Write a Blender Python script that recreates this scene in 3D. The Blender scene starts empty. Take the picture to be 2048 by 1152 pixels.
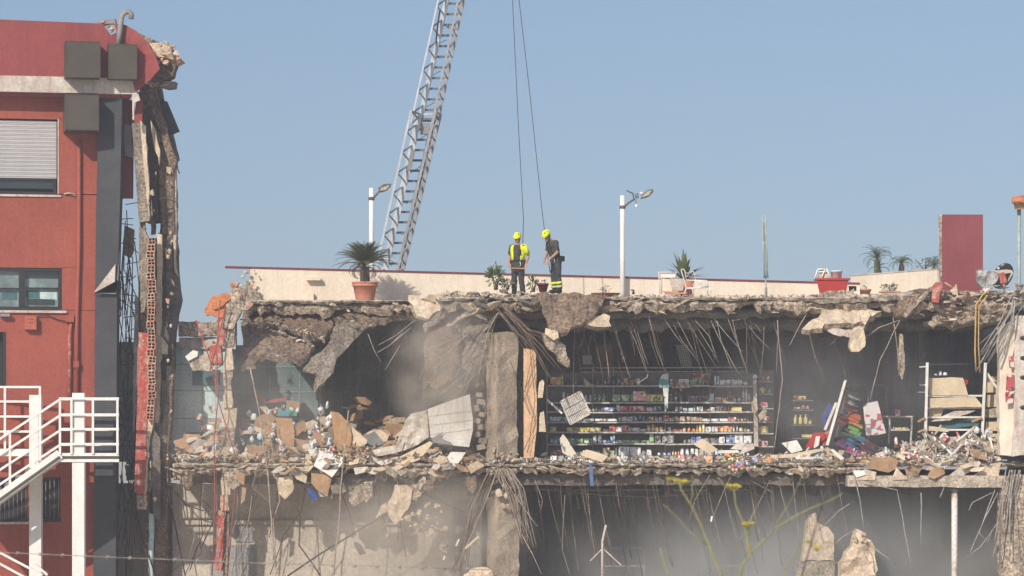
import bpy, bmesh, math, random
from mathutils import Vector, Matrix, Euler, noise
PI = math.pi
DUST, HAZE = True, 0.0011
random.seed(7)
SC = bpy.context.scene
COL = SC.collection

# ------------------------------------------------------------------ camera, sky, sun
D, S0, HZ, CZ = 90.0, 72.0, 850.0, 5.36      # camera distance, px per metre at y=0, horizon row, eye height
K = S0 * D
cd = bpy.data.cameras.new('camera'); cam = bpy.data.objects.new('camera', cd); COL.objects.link(cam)
cam.location = (0, -D, CZ); cam.rotation_euler = (PI / 2, 0, 0)
cd.sensor_width = 36; cd.lens = 36 * D / (2048 / S0)
cd.shift_y = (HZ - 576) / 2048
cd.clip_start = 0.5; cd.clip_end = 4000
cd.dof.use_dof = True; cd.dof.focus_distance = 91; cd.dof.aperture_fstop = 9
SC.camera = cam
SUN_EL, SUN_AZ = 31.0, 207.0
w = bpy.data.worlds.new("World"); SC.world = w; w.use_nodes = True
nt = w.node_tree; bg = nt.nodes['Background']; bg.inputs[1].default_value = 0.094
sky = nt.nodes.new('ShaderNodeTexSky'); sky.sky_type = 'NISHITA'; sky.sun_disc = False
sky.sun_elevation = math.radians(SUN_EL); sky.sun_rotation = math.radians(SUN_AZ)
sky.air_density = 1.0; sky.dust_density = 1.3; sky.ozone_density = 3.2
tc = nt.nodes.new('ShaderNodeTexCoord'); mp = nt.nodes.new('ShaderNodeMapping'); mp.inputs['Location'].default_value = (0, 0, 0.065); mp.inputs['Scale'].default_value = (1, 1, 0.6)
nt.links.new(tc.outputs['Generated'], mp.inputs['Vector']); nt.links.new(mp.outputs[0], sky.inputs[0])
hue = nt.nodes.new('ShaderNodeMix'); hue.data_type = 'RGBA'; hue.blend_type = 'MULTIPLY'; hue.inputs[0].default_value = 1.0; hue.inputs[7].default_value = (1.0, .955, 1.0, 1)
nt.links.new(sky.outputs[0], hue.inputs[6]); nt.links.new(hue.outputs[2], bg.inputs[0])
sl = bpy.data.lights.new('sun', 'SUN'); sl.energy = 3.8; sl.angle = math.radians(0.6); sl.color = (1, 0.92, 0.80)
so = bpy.data.objects.new('sun', sl); COL.objects.link(so)
_a, _e = math.radians(SUN_AZ), math.radians(SUN_EL)
dirv = -Vector((math.sin(_a) * math.cos(_e), math.cos(_a) * math.cos(_e), math.sin(_e)))
so.rotation_euler = dirv.to_track_quat('-Z', 'Y').to_euler(); so.location = (-40, -60, 60)
SC.view_settings.view_transform = 'Standard'; SC.view_settings.look = 'None'
SC.view_settings.exposure = 0.06; SC.view_settings.gamma = 1.0; SC.view_settings.use_curve_mapping = False
SC.cycles.volume_bounces = 2; SC.cycles.max_bounces = 8; SC.cycles.diffuse_bounces = 6; SC.cycles.volume_step_rate = 1.0; SC.cycles.volume_max_steps = 64

# ------------------------------------------------------------------ mapping from the survey grid to metres
def P(px, py, y=0.0):
    s = (D + y) / K
    return Vector(((px - 1024) * s, y, CZ - (py - HZ) * s))
def PZ(px, z, y):
    return Vector(((px - 1024) * (D + y) / K, y, z))
def T(ox, oy, s):
    return lambda pts: [((p[0] / s + ox, p[1] / s + oy) + tuple(p[2:])) for p in pts]
T1 = T(0, 0, 2); T2 = T(0, 576, 2); T3 = T(400, 440, 4); T4 = T(400, 728, 2.717); T5 = T(800, 440, 4)
T6 = T(800, 728, 2.717); T7 = T(1060, 620, 3.717); R2 = T(1600, 380, 3.839); R3 = T(1530, 640, 3.388)
R4 = T(1200, 880, 4); R5 = T(1600, 880, 4.234); R1 = T(1200, 360, 4); TP = T(960, 440, 7.2)

# ------------------------------------------------------------------ materials
MATS = {}
def mat(name, col, col2=None, scale=3.0, rough=0.85, bump=0.0, bscale=None, streak=0.0, streak_col=None, fine=0.12, metal=0.0, spec=0.3, trans=0.0, lo=0.38, hi=0.62):
    if name in MATS: return MATS[name]
    m = bpy.data.materials.new(name); m.use_nodes = True; n = m.node_tree; L = n.links; b = n.nodes['Principled BSDF']
    b.inputs['Roughness'].default_value = rough; b.inputs['Metallic'].default_value = metal
    b.inputs['Specular IOR Level'].default_value = spec
    geo = n.nodes.new('ShaderNodeNewGeometry'); pos = geo.outputs['Position']
    c = tuple(col) + (1,); c2 = tuple(col2 or [x * 0.8 for x in col]) + (1,)
    no = n.nodes.new('ShaderNodeTexNoise'); no.inputs['Scale'].default_value = scale; no.inputs['Detail'].default_value = 6; no.inputs['Roughness'].default_value = 0.62
    L.new(pos, no.inputs['Vector'])
    r = n.nodes.new('ShaderNodeMapRange'); r.inputs[1].default_value = lo; r.inputs[2].default_value = hi; L.new(no.outputs[0], r.inputs[0])
    mx = n.nodes.new('ShaderNodeMix'); mx.data_type = 'RGBA'; L.new(r.outputs[0], mx.inputs[0]); mx.inputs[6].default_value = c; mx.inputs[7].default_value = c2
    out = mx.outputs[2]
    if streak > 0:
        mpn = n.nodes.new('ShaderNodeMapping'); mpn.inputs['Scale'].default_value = (7, 7, 0.7); L.new(pos, mpn.inputs[0])
        n2 = n.nodes.new('ShaderNodeTexNoise'); n2.inputs['Scale'].default_value = 1.0; n2.inputs['Detail'].default_value = 5; L.new(mpn.outputs[0], n2.inputs['Vector'])
        r2 = n.nodes.new('ShaderNodeMapRange'); r2.inputs[1].default_value = 0.48; r2.inputs[2].default_value = 0.72; r2.inputs[4].default_value = streak; L.new(n2.outputs[0], r2.inputs[0])
        m2 = n.nodes.new('ShaderNodeMix'); m2.data_type = 'RGBA'; L.new(r2.outputs[0], m2.inputs[0]); L.new(out, m2.inputs[6]); m2.inputs[7].default_value = tuple(streak_col or [x * 0.5 for x in col]) + (1,)
        out = m2.outputs[2]
    if fine > 0:
        n3 = n.nodes.new('ShaderNodeTexNoise'); n3.inputs['Scale'].default_value = 15; n3.inputs['Detail'].default_value = 4; L.new(pos, n3.inputs['Vector'])
        r3 = n.nodes.new('ShaderNodeMapRange'); r3.inputs[1].default_value = 0.3; r3.inputs[2].default_value = 0.7; r3.inputs[3].default_value = 1 - fine * 2; r3.inputs[4].default_value = 1 + fine; L.new(n3.outputs[0], r3.inputs[0])
        m3 = n.nodes.new('ShaderNodeMix'); m3.data_type = 'RGBA'; m3.blend_type = 'MULTIPLY'; m3.inputs[0].default_value = 1.0; L.new(out, m3.inputs[6]); L.new(r3.outputs[0], m3.inputs[7])
        out = m3.outputs[2]
    L.new(out, b.inputs['Base Color'])
    if bump > 0:
        n4 = n.nodes.new('ShaderNodeTexNoise'); n4.inputs['Scale'].default_value = bscale or 9; n4.inputs['Detail'].default_value = 8; n4.inputs['Roughness'].default_value = 0.65; L.new(pos, n4.inputs['Vector'])
        bp = n.nodes.new('ShaderNodeBump'); bp.inputs['Strength'].default_value = 1.0; bp.inputs['Distance'].default_value = bump; L.new(n4.outputs[0], bp.inputs['Height']); L.new(bp.outputs[0], b.inputs['Normal'])
    MATS[name] = m; return m
def printed(name, col, col2, scale=14):
    """packaging: a ground colour with blocks of print"""
    if name in MATS: return MATS[name]
    m = bpy.data.materials.new(name); m.use_nodes = True; n = m.node_tree; L = n.links; b = n.nodes['Principled BSDF']; b.inputs['Roughness'].default_value = 0.5
    geo = n.nodes.new('ShaderNodeNewGeometry'); v = n.nodes.new('ShaderNodeTexVoronoi'); v.distance = 'CHEBYCHEV'; v.inputs['Scale'].default_value = scale; L.new(geo.outputs['Position'], v.inputs['Vector'])
    sep = n.nodes.new('ShaderNodeSeparateColor'); L.new(v.outputs['Color'], sep.inputs[0])
    cr = n.nodes.new('ShaderNodeValToRGB'); cr.color_ramp.interpolation = 'CONSTANT'; L.new(sep.outputs[0], cr.inputs[0])
    e = cr.color_ramp.elements; e[0].position = 0; e[0].color = tuple(col) + (1,); e[1].position = 0.6; e[1].color = tuple(col2) + (1,)
    x = e.new(0.82); x.color = tuple(c * 0.35 for c in col) + (1,)
    L.new(cr.outputs[0], b.inputs['Base Color']); MATS[name] = m; return m

M_conc = mat('grey_concrete', (0.36, 0.30, 0.235), (0.21, 0.178, 0.145), 1.6, 0.95, 0.03, 7, 0.6, (0.13, 0.11, 0.095), 0.32)
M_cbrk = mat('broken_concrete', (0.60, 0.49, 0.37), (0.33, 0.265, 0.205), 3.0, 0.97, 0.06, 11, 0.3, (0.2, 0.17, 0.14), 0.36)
M_soff = mat('brown_soffit', (0.285, 0.205, 0.145), (0.165, 0.118, 0.085), 1.5, 0.96, 0.04, 6, 0.75, (0.07, 0.055, 0.045), 0.36)  # brown concrete with darker vertical streaks
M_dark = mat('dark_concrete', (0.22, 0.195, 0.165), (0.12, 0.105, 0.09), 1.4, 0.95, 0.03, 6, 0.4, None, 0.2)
M_screed = mat('pale_screed', (0.62, 0.53, 0.42), (0.34, 0.28, 0.22), 3.5, 0.95, 0.04, 12, 0.25, None, 0.25)
M_cream = mat('cream_render', (0.80, 0.70, 0.57), (0.73, 0.63, 0.5), 0.8, 0.9, 0.006, 15, 0.28, (0.55, 0.46, 0.36), 0.05)
M_red = mat('red_render', (0.375, 0.094, 0.064), (0.31, 0.077, 0.054), 0.55, 0.88, 0.008, 16, 0.28, (0.38, 0.13, 0.09), 0.08)
M_maroon = mat('maroon_render', (0.31, 0.070, 0.066), (0.265, 0.058, 0.056), 0.8, 0.85, 0.006, 20, 0.2, (0.42, 0.12, 0.11), 0.07)
M_fmar = mat('faded_maroon', (0.25, 0.062, 0.07), (0.21, 0.053, 0.062), 0.8, 0.85, 0.006, 20, 0.25, (0.3, 0.1, 0.1), 0.07)
M_coping = mat('maroon_coping', (0.22, 0.05, 0.055), (0.16, 0.04, 0.045), 1.0, 0.6)
M_redplas = mat('torn_red_plaster', (0.45, 0.10, 0.08), (0.5, 0.3, 0.24), 4.0, 0.95, 0.03, 10, 0.4, (0.5, 0.36, 0.28), 0.2, lo=0.5, hi=0.6)
M_slate = mat('slate_cladding', (0.07, 0.072, 0.078), (0.05, 0.053, 0.06), 0.9, 0.75, 0.004, 20, 0.3, (0.06, 0.062, 0.07), 0.08)
M_bronze = mat('grey_metal_sheet', (0.09, 0.075, 0.058), (0.072, 0.061, 0.048), 1.2, 0.6, 0, None, 0.3, (0.09, 0.08, 0.07), 0.06)
M_white = mat('white_paint', (0.80, 0.79, 0.75), (0.72, 0.70, 0.66), 1.5, 0.6, 0.002, 20, 0.25, (0.55, 0.5, 0.43), 0.05)
M_wstain = mat('weathered_white_band', (0.66, 0.60, 0.52), (0.5, 0.42, 0.36), 1.6, 0.85, 0.006, 14, 0.55, (0.36, 0.22, 0.18), 0.1)
M_shut = mat('grey_shutter', (0.52, 0.50, 0.50), (0.47, 0.455, 0.455), 1.0, 0.6, 0, None, 0.2, (0.4, 0.38, 0.37), 0.03)
M_glass = mat('dark_glass', (0.028, 0.04, 0.04), (0.02, 0.03, 0.03), 1.0, 0.08, spec=0.8, fine=0)
M_glassg = mat('greenish_pane', (0.25, 0.33, 0.31), (0.12, 0.16, 0.16), 1.7, 0.15, spec=0.7, fine=0)
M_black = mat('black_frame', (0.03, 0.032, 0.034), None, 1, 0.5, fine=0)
M_iron = mat('rusty_rebar', (0.26, 0.175, 0.12), (0.15, 0.105, 0.08), 6, 0.9, fine=0.2)
M_irond = mat('dark_rebar', (0.10, 0.075, 0.06), (0.055, 0.045, 0.04), 6, 0.9, fine=0.2)
M_dusty = mat('dusty_wire', (0.44, 0.37, 0.295), (0.30, 0.25, 0.2), 6, 0.9, fine=0.15)
M_brick = mat('hollow_clay_brick', (0.55, 0.24, 0.15), (0.62, 0.47, 0.35), 7, 0.95, 0.01, 20, 0, None, 0.2)
M_bdark = mat('brick_cavity', (0.10, 0.04, 0.03), None, 5)
M_terra = mat('terracotta', (0.60, 0.25, 0.16), (0.52, 0.20, 0.13), 4, 0.8, 0.004, 20, 0.2, (0.6, 0.36, 0.27), 0.06)
M_tile = mat('orange_roof_tile', (0.62, 0.22, 0.09), (0.5, 0.2, 0.10), 5, 0.85, 0.01, 15, 0, None, 0.15)
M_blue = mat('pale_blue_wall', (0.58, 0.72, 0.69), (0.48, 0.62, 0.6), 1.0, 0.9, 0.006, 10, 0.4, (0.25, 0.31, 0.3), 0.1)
M_teal = mat('teal_board', (0.075, 0.165, 0.18), (0.06, 0.13, 0.145), 2, 0.7, fine=0.1)
M_inner = mat('dusty_inner_wall', (0.36, 0.35, 0.33), (0.27, 0.262, 0.25), 0.9, 0.95, 0.01, 6, 0.5, (0.1, 0.095, 0.09), 0.15)
M_tan = mat('tan_lower_wall', (0.53, 0.47, 0.395), (0.43, 0.38, 0.315), 0.9, 0.93, 0.01, 9, 0.4, (0.33, 0.27, 0.22), 0.12)
M_wood = mat('bare_wood', (0.52, 0.32, 0.165), (0.42, 0.245, 0.12), 5, 0.8, 0.004, 20, 0.6, (0.34, 0.19, 0.09), 0.1)
M_plank = mat('pinkish_timber', (0.68, 0.44, 0.27), (0.58, 0.36, 0.21), 4, 0.8, 0.004, 20, 0.4, (0.48, 0.29, 0.16), 0.1)
M_blue_shaded = mat('shaded_blue_wall', (0.17, 0.235, 0.235), (0.125, 0.175, 0.18), 1.2, 0.9, 0.008, 8, 0.5, (0.09, 0.12, 0.12), 0.15)  # pale blue wall again, darkened so its colour carries the bay's shade
M_card = mat('brown_cardboard', (0.42, 0.275, 0.16), (0.35, 0.22, 0.125), 3, 0.9, 0.01, 7, 0.3, (0.27, 0.165, 0.095), 0.1)
M_ply = mat('cream_board', (0.70, 0.58, 0.41), (0.62, 0.5, 0.35), 2, 0.85, 0.004, 10, 0.2, None, 0.06)
M_wboard = mat('white_board', (0.83, 0.80, 0.73), (0.70, 0.66, 0.58), 2, 0.7, 0.006, 7, 0.3, (0.5, 0.45, 0.37), 0.06)
M_plast = mat('fallen_plaster', (0.74, 0.60, 0.44), (0.55, 0.44, 0.32), 2.4, 0.95, 0.035, 10, 0.2, None, 0.15)
M_galv = mat('silver_alloy', (0.58, 0.60, 0.62), (0.48, 0.5, 0.52), 2, 0.42, metal=0.35, fine=0.06)
M_midal = mat('mid_alloy', (0.36, 0.375, 0.39), (0.28, 0.29, 0.305), 2, 0.45, metal=0.35, fine=0.1)
M_steel = mat('grey_steel', (0.28, 0.28, 0.275), (0.22, 0.22, 0.215), 2, 0.6, metal=0.2, fine=0.08)
M_lampg = mat('lamp_grey', (0.14, 0.135, 0.12), (0.1, 0.1, 0.09), 3, 0.6)
M_lens = mat('lamp_lens', (0.55, 0.47, 0.36), (0.42, 0.35, 0.27), 6, 0.4)
M_greenm = mat('green_grey_metal', (0.42, 0.50, 0.45), (0.3, 0.37, 0.34), 3, 0.6)
M_rope = mat('dark_rope', (0.10, 0.10, 0.105), None, 5)
M_rrope = mat('red_cable', (0.42, 0.09, 0.075), (0.3, 0.08, 0.07), 5, 0.7)
M_yel = mat('yellow_hose', (0.60, 0.38, 0.12), (0.45, 0.3, 0.12), 4, 0.7)
M_gstr = mat('grey_strand', (0.42, 0.39, 0.35), (0.3, 0.275, 0.25), 4, 0.9, fine=0.2)
M_shelf = mat('shop_shelf_steel', (0.62, 0.59, 0.54), (0.5, 0.47, 0.43), 3, 0.7, fine=0.15)
M_shb = mat('shelf_backing', (0.36, 0.34, 0.31), (0.27, 0.255, 0.235), 2, 0.9)
M_frond = mat('dull_green_frond', (0.18, 0.19, 0.085), (0.11, 0.13, 0.06), 5, 0.6, fine=0.2)
M_frondl = mat('light_green_leaf', (0.16, 0.20, 0.065), (0.10, 0.14, 0.055), 6, 0.6, fine=0.2)
M_fdead = mat('dead_frond', (0.15, 0.115, 0.075), (0.09, 0.07, 0.055), 6, 0.9)
M_trunk = mat('fibrous_trunk', (0.15, 0.125, 0.095), (0.09, 0.075, 0.06), 14, 0.95, 0.02, 30)
M_redtub = mat('red_plastic', (0.45, 0.045, 0.04), (0.40, 0.04, 0.038), 2, 0.5, fine=0.04)
M_soil = mat('dark_soil', (0.06, 0.045, 0.035), None, 20)
M_tarp = mat('clear_sheeting', (0.5, 0.49, 0.47), (0.36, 0.35, 0.33), 5, 0.35, 0.05, 6)
M_clothw = mat('dirty_white_cloth', (0.68, 0.62, 0.54), (0.5, 0.43, 0.35), 4, 0.95, 0.04, 8)
M_ground = mat('dry_ground', (0.54, 0.48, 0.39), (0.46, 0.41, 0.32), 0.4, 0.97, 0.03, 3)
M_stem = mat('fennel_stem', (0.30, 0.33, 0.13), (0.32, 0.26, 0.14), 8, 0.7, fine=0.15)
M_umb = mat('yellow_umbel', (0.78, 0.62, 0.05), (0.62, 0.5, 0.06), 30, 0.8)

# ------------------------------------------------------------------ mesh builder
class MB:
    def __init__(s): s.v = []; s.f = []; s.m = []; s.sm = []
    def add(s, v, f, m=0, sm=False):
        o = len(s.v); s.v += [Vector(p) for p in v]; s.f += [tuple(i + o for i in q) for q in f]; s.m += [m] * len(f); s.sm += [sm] * len(f); return s
    def box(s, c, d, R=None, m=0):
        c = Vector(c); vs = []
        for i in range(8):
            p = Vector(((i & 1) - .5, (i >> 1 & 1) - .5, (i >> 2) - .5)); p = Vector((p.x * d[0], p.y * d[1], p.z * d[2]))
            vs.append(c + (R @ p if R is not None else p))
        return s.add(vs, [(0, 2, 3, 1), (4, 5, 7, 6), (0, 1, 5, 4), (2, 6, 7, 3), (0, 4, 6, 2), (1, 3, 7, 5)], m)
    def bar(s, a, b, wd, h, up=(0, 0, 1), m=0):
        a, b = Vector(a), Vector(b); d = b - a; L = d.length
        if L < 1e-6: return s
        z = d.normalized(); u = Vector(up)
        if abs(z.dot(u)) > 0.98: u = Vector((0, 1, 0))
        x = z.cross(u).normalized(); yv = x.cross(z)
        R = Matrix((x, yv, z)).transposed()
        return s.box((a + b) / 2, (wd, h, L), R, m)
    def tube(s, pts, r, n=6, m=0, sm=True, cap=True):
        pts = [Vector(p) for p in pts]; k = len(pts); rs = r if isinstance(r, (list, tuple)) else [r] * k
        ref = None; vs = []
        for i, p in enumerate(pts):
            t = (pts[min(i + 1, k - 1)] - pts[max(i - 1, 0)]).normalized()
            if ref is None: ref = Vector((0, 1, 0)) if abs(t.y) < .8 else Vector((1, 0, 0))
            x = (ref - t * ref.dot(t)).normalized(); ref = x; yv = t.cross(x)
            for j in range(n):
                a = 2 * PI * j / n; vs.append(p + (x * math.cos(a) + yv * math.sin(a)) * rs[i])
        fs = [(i * n + j, i * n + (j + 1) % n, (i + 1) * n + (j + 1) % n, (i + 1) * n + j) for i in range(k - 1) for j in range(n)]
        if cap: fs += [tuple(range(n))[::-1], tuple(range((k - 1) * n, k * n))]
        return s.add(vs, fs, m, sm)
    def lathe(s, prof, c, n=20, m=0, sm=True):
        c = Vector(c); k = len(prof); vs = [c + Vector((r * math.cos(2 * PI * j / n), r * math.sin(2 * PI * j / n), z)) for r, z in prof for j in range(n)]
        fs = [(i * n + j, i * n + (j + 1) % n, (i + 1) * n + (j + 1) % n, (i + 1) * n + j) for i in range(k - 1) for j in range(n)]
        fs += [tuple(range(n))[::-1], tuple(range((k - 1) * n, k * n))]
        return s.add(vs, fs, m, sm)
    def loft(s, rings, n=12, m=0):
        """rings: (centre, radius across, radius deep, axis direction, across direction)"""
        vs = []
        for c, ra, rb, ax, ac in rings:
            ax = Vector(ax).normalized(); ac = Vector(ac); ac = (ac - ax * ac.dot(ax)).normalized(); dp = ax.cross(ac)
            for j in range(n):
                a = 2 * PI * j / n; vs.append(Vector(c) + ac * ra * math.cos(a) + dp * rb * math.sin(a))
        k = len(rings)
        fs = [(i * n + j, i * n + (j + 1) % n, (i + 1) * n + (j + 1) % n, (i + 1) * n + j) for i in range(k - 1) for j in range(n)]
        fs += [tuple(range(n))[::-1], tuple(range((k - 1) * n, k * n))]
        return s.add(vs, fs, m, True)
    def ell(s, c, r, nu=12, nv=8, m=0, R=None):
        c = Vector(c); vs = []
        for i in range(nv + 1):
            t = PI * i / nv
            for j in range(nu):
                p = Vector((r[0] * math.sin(t) * math.cos(2 * PI * j / nu), r[1] * math.sin(t) * math.sin(2 * PI * j / nu), r[2] * math.cos(t)))
                vs.append(c + (R @ p if R is not None else p))
        fs = [(i * nu + j, (i + 1) * nu + j, (i + 1) * nu + (j + 1) % nu, i * nu + (j + 1) % nu) for i in range(nv) for j in range(nu)]
        return s.add(vs, fs, m, True)
    def hull(s, c, r, n=13, rnd=random, m=0):
        b = bmesh.new()
        for _ in range(n):
            d = Vector((rnd.gauss(0, 1), rnd.gauss(0, 1), rnd.gauss(0, 1))).normalized() * rnd.uniform(.75, 1.1)
            b.verts.new(Vector(c) + Vector((d.x * r[0], d.y * r[1], d.z * r[2])))
        g = bmesh.ops.convex_hull(b, input=b.verts)
        for v in [v for v in b.verts if not v.link_faces]: b.verts.remove(v)
        b.verts.index_update(); s.add([v.co.copy() for v in b.verts], [tuple(v.index for v in f.verts) for f in b.faces], m); b.free(); return s
    def plate(s, pts, y=0.0, th=0.1, jag=0.04, seg=0.16, relief=0.02, m=0, m_edge=None, push=None, mx=.2):
        """a slab or board with a broken outline: pts are survey points (px, py[, depth])"""
        p3 = [P(p[0], p[1], p[2] if len(p) > 2 else (y(p[0], p[1]) if callable(y) else y)) for p in pts]
        loop = []
        for i, a in enumerate(p3):
            b = p3[(i + 1) % len(p3)]; L = (b - a).length; k = max(1, int(L / seg)) if jag > 0 else 1
            for j in range(k):
                q = a.lerp(b, j / k)
                if jag > 0: q = q + Vector((random.uniform(-jag, jag), 0, random.uniform(-jag, jag)))
                loop.append(q)
        nrm = Vector((0, 0, 0))
        for i, a in enumerate(loop):
            b = loop[(i + 1) % len(loop)]; nrm += a.cross(b)
        nrm.normalize()
        if nrm.y > 0: nrm = -nrm; loop.reverse()
        bk = (push or -nrm) * th
        bm = bmesh.new(); vf = [bm.verts.new(q) for q in loop]
        try: f = bm.faces.new(vf)
        except ValueError: bm.free(); return s
        if relief > 0:
            bmesh.ops.triangulate(bm, faces=[f])
            for _ in range(5):
                es = [e for e in bm.edges if e.calc_length() > mx * 1.5]
                if not es: break
                bmesh.ops.subdivide_edges(bm, edges=es, cuts=1); bmesh.ops.triangulate(bm, faces=bm.faces[:]); bmesh.ops.beautify_fill(bm, faces=bm.faces[:], edges=[e for e in bm.edges if len(e.link_faces) == 2])
            for v in bm.verts:
                v.co += nrm * relief * (noise.noise(v.co * 1.9) + noise.noise(v.co * 5.0) * .55 + noise.noise(v.co * 11) * .25) * 1.6
        bm.verts.index_update()
        bd = [e for e in bm.edges if len(e.link_faces) == 1]
        fr = [v.co.copy() for v in bm.verts]; n0 = len(fr)
        s.add(fr, [tuple(v.index for v in f.verts) for f in bm.faces], m)
        off = [c + bk + (Vector((random.uniform(-1, 1), 0, random.uniform(-1, 1))) * jag * .6 if jag > 0 else Vector()) for c in fr]
        base = len(s.v) - n0; o2 = len(s.v); s.v += off
        for f in bm.faces: s.f.append(tuple(v.index + o2 for v in reversed(f.verts))); s.m.append(m); s.sm.append(False)
        for e in bd:
            lf = e.link_loops[0]; a, b = lf.vert.index, lf.link_loop_next.vert.index
            s.f.append((b + base, a + base, a + o2, b + o2)); s.m.append(m if m_edge is None else m_edge); s.sm.append(False)
        bm.free(); return s
    def mesh(s, name, mats, org=Vector((0, 0, 0))):
        me = bpy.data.meshes.new(name); me.from_pydata([v - org for v in s.v], [], s.f)
        for m in (mats if isinstance(mats, (list, tuple)) else [mats]): me.materials.append(m)
        me.polygons.foreach_set('material_index', s.m); me.polygons.foreach_set('use_smooth', s.sm); me.update(); return me

WL = {}
def wl(o): return WL.get(o.name, Vector((0, 0, 0)))
def link(o, at, parent=None):
    COL.objects.link(o); o.location = at; WL[o.name] = Vector(at)
    if parent is not None: o.parent = parent; o.location = Vector(at) - wl(parent)
    return o
def tag(o, label=None, cat=None, group=None, kind=None):
    if label: o['label'] = label
    if cat: o['category'] = cat; o['kind'] = 'thing'
    if group: o['group'] = group
    if kind: o['kind'] = kind
    return o
def thing(name, label, cat, at, group=None):
    return tag(link(bpy.data.objects.new(name, None), Vector(at)), label, cat, group)
def put(mb, name, mats, parent=None, label=None, cat=None, group=None, kind=None):
    """links a builder's geometry (made in place) as one object with its origin at its own base"""
    lo = Vector([min(v[i] for v in mb.v) for i in range(3)]); hi = Vector([max(v[i] for v in mb.v) for i in range(3)])
    org = Vector(((lo.x + hi.x) / 2, (lo.y + hi.y) / 2, lo.z))
    return tag(link(bpy.data.objects.new(name, mb.mesh(name, mats, org)), org, parent), label, cat, group, kind)
def inst(me, name, at, rot=(0, 0, 0), scale=(1, 1, 1), parent=None, label=None, cat=None, group=None):
    o = bpy.data.objects.new(name, me); link(o, Vector(at), parent); o.rotation_euler = rot; o.scale = scale
    return tag(o, label, cat, group)
def sheet(pts, y, name, m, label, cat, th=0.03, group=None, jag=0.01, relief=0.01, parent=None, seg=.25, mx=.2):
    return put(MB().plate(pts, y, th, jag, seg, relief, mx=mx), name, m, parent, label, cat, group)

# ------------------------------------------------------------------ ground
g = MB(); ys = [-700, -110, -70, -62, -52, -40, 20, 700]; zs = [3.75, 3.75, 3.75, 3.2, 1.0, 0, 0, 0]
gv = []; gf = []
for i, (yy, zz) in enumerate(zip(ys, zs)):
    for j, xx in enumerate((-700, -60, -20, 20, 60, 700)): gv.append((xx, yy, zz))
for i in range(len(ys) - 1):
    for j in range(5): a = i * 6 + j; gf.append((a, a + 1, a + 7, a + 6))
g.add(gv, gf); put(g, 'ground', M_ground, kind='structure')
# ------------------------------------------------------------------ the gutted shop building
B = thing('shop_building', 'gutted two storey shop building with torn concrete floors and hanging rebar', 'building', (4, 5, 0))
def bp(mb, name, mats, label=None, parent=None, kind=None): return put(mb, name, mats, parent or B, label, kind=kind)
def interp(tab, x):
    for (a, va), (b, vb) in zip(tab, tab[1:]):
        if x <= b: return va + (vb - va) * max(0, (x - a)) / (b - a)
    return tab[-1][1]
def ledge(px0, px1, zt, zb, yf, yb, jt=.03, jb=.05, jy=.1, step=10, mb=None, m=0):
    mb = mb or MB(); n = int((px1 - px0) / step); vs = []; f = lambda q, x: q(x) if callable(q) else q
    run = 0
    for i in range(n + 1):
        px = px0 + (px1 - px0) * i / n + random.uniform(-.3, .3) * step * (0 < i < n)
        run = run * .75 + random.uniform(-1, 1) * .6
        y0 = f(yf, px) + jy * run; z1 = f(zt, px) + random.uniform(-jt, jt); z0 = f(zb, px) + random.uniform(-jb, jb) + jb * run
        x = (px - 1024) * D / K
        vs += [(x, y0 + random.uniform(0, jy), z1), (x, y0 - random.uniform(0, jy * .4), z1 * .6 + z0 * .4 + random.uniform(-jt, jt)), (x, y0 + random.uniform(0, jy), z0), (x, yb, z0), (x, yb, z1)]
    fs = []
    for i in range(n):
        for j in range(5):
            a, b = i * 5 + j, i * 5 + (j + 1) % 5; fs.append((a, b, b + 5, a + 5))
    fs += [(4, 3, 2, 1, 0), tuple(n * 5 + k for k in range(5))]
    return mb.add(vs, fs, m)
# roof
ZR = 8.90
mb = MB(); ledge(486, 880, ZR, ZR - .10, 1.6, 8.8, .01, .03, .12, 9, mb); ledge(870, 1862, lambda p: ZR + .02 + max(0, (p - 1650)) * .0009, ZR - .07, 0.05, 10.2, .012, .03, .10, 9, mb)
bp(mb, 'roof_screed', M_screed)
mb = MB(); ledge(1860, 2075, ZR + .16, ZR - .07, .3, 10.2, .05, .03, .15, 8, mb); ledge(486, 900, ZR - .104, ZR - .40, 1.75, 8.8, .01, .10, .12, 8, mb); ledge(880, 2070, ZR - .074, ZR - .30, .22, 10.2, .01, .10, .16, 8, mb)
bp(mb, 'roof_slab', M_cbrk)
mb = MB(); ledge(880, 2070, ZR - .304, ZR - .55, .7, 10.2, .01, .05, .1, 12, mb)
ledge(880, 2070, ZR - .554, ZR - .85, 1.3, 1.7, .01, .05, .05, 12, mb)
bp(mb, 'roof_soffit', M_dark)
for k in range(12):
    px = 1085 + k * 78; bp(MB().box((PZ(px, 0, 0).x, 5.8, ZR - .70), (.16, 8.0, .28)), 'ceiling_joist', M_dark)
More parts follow.
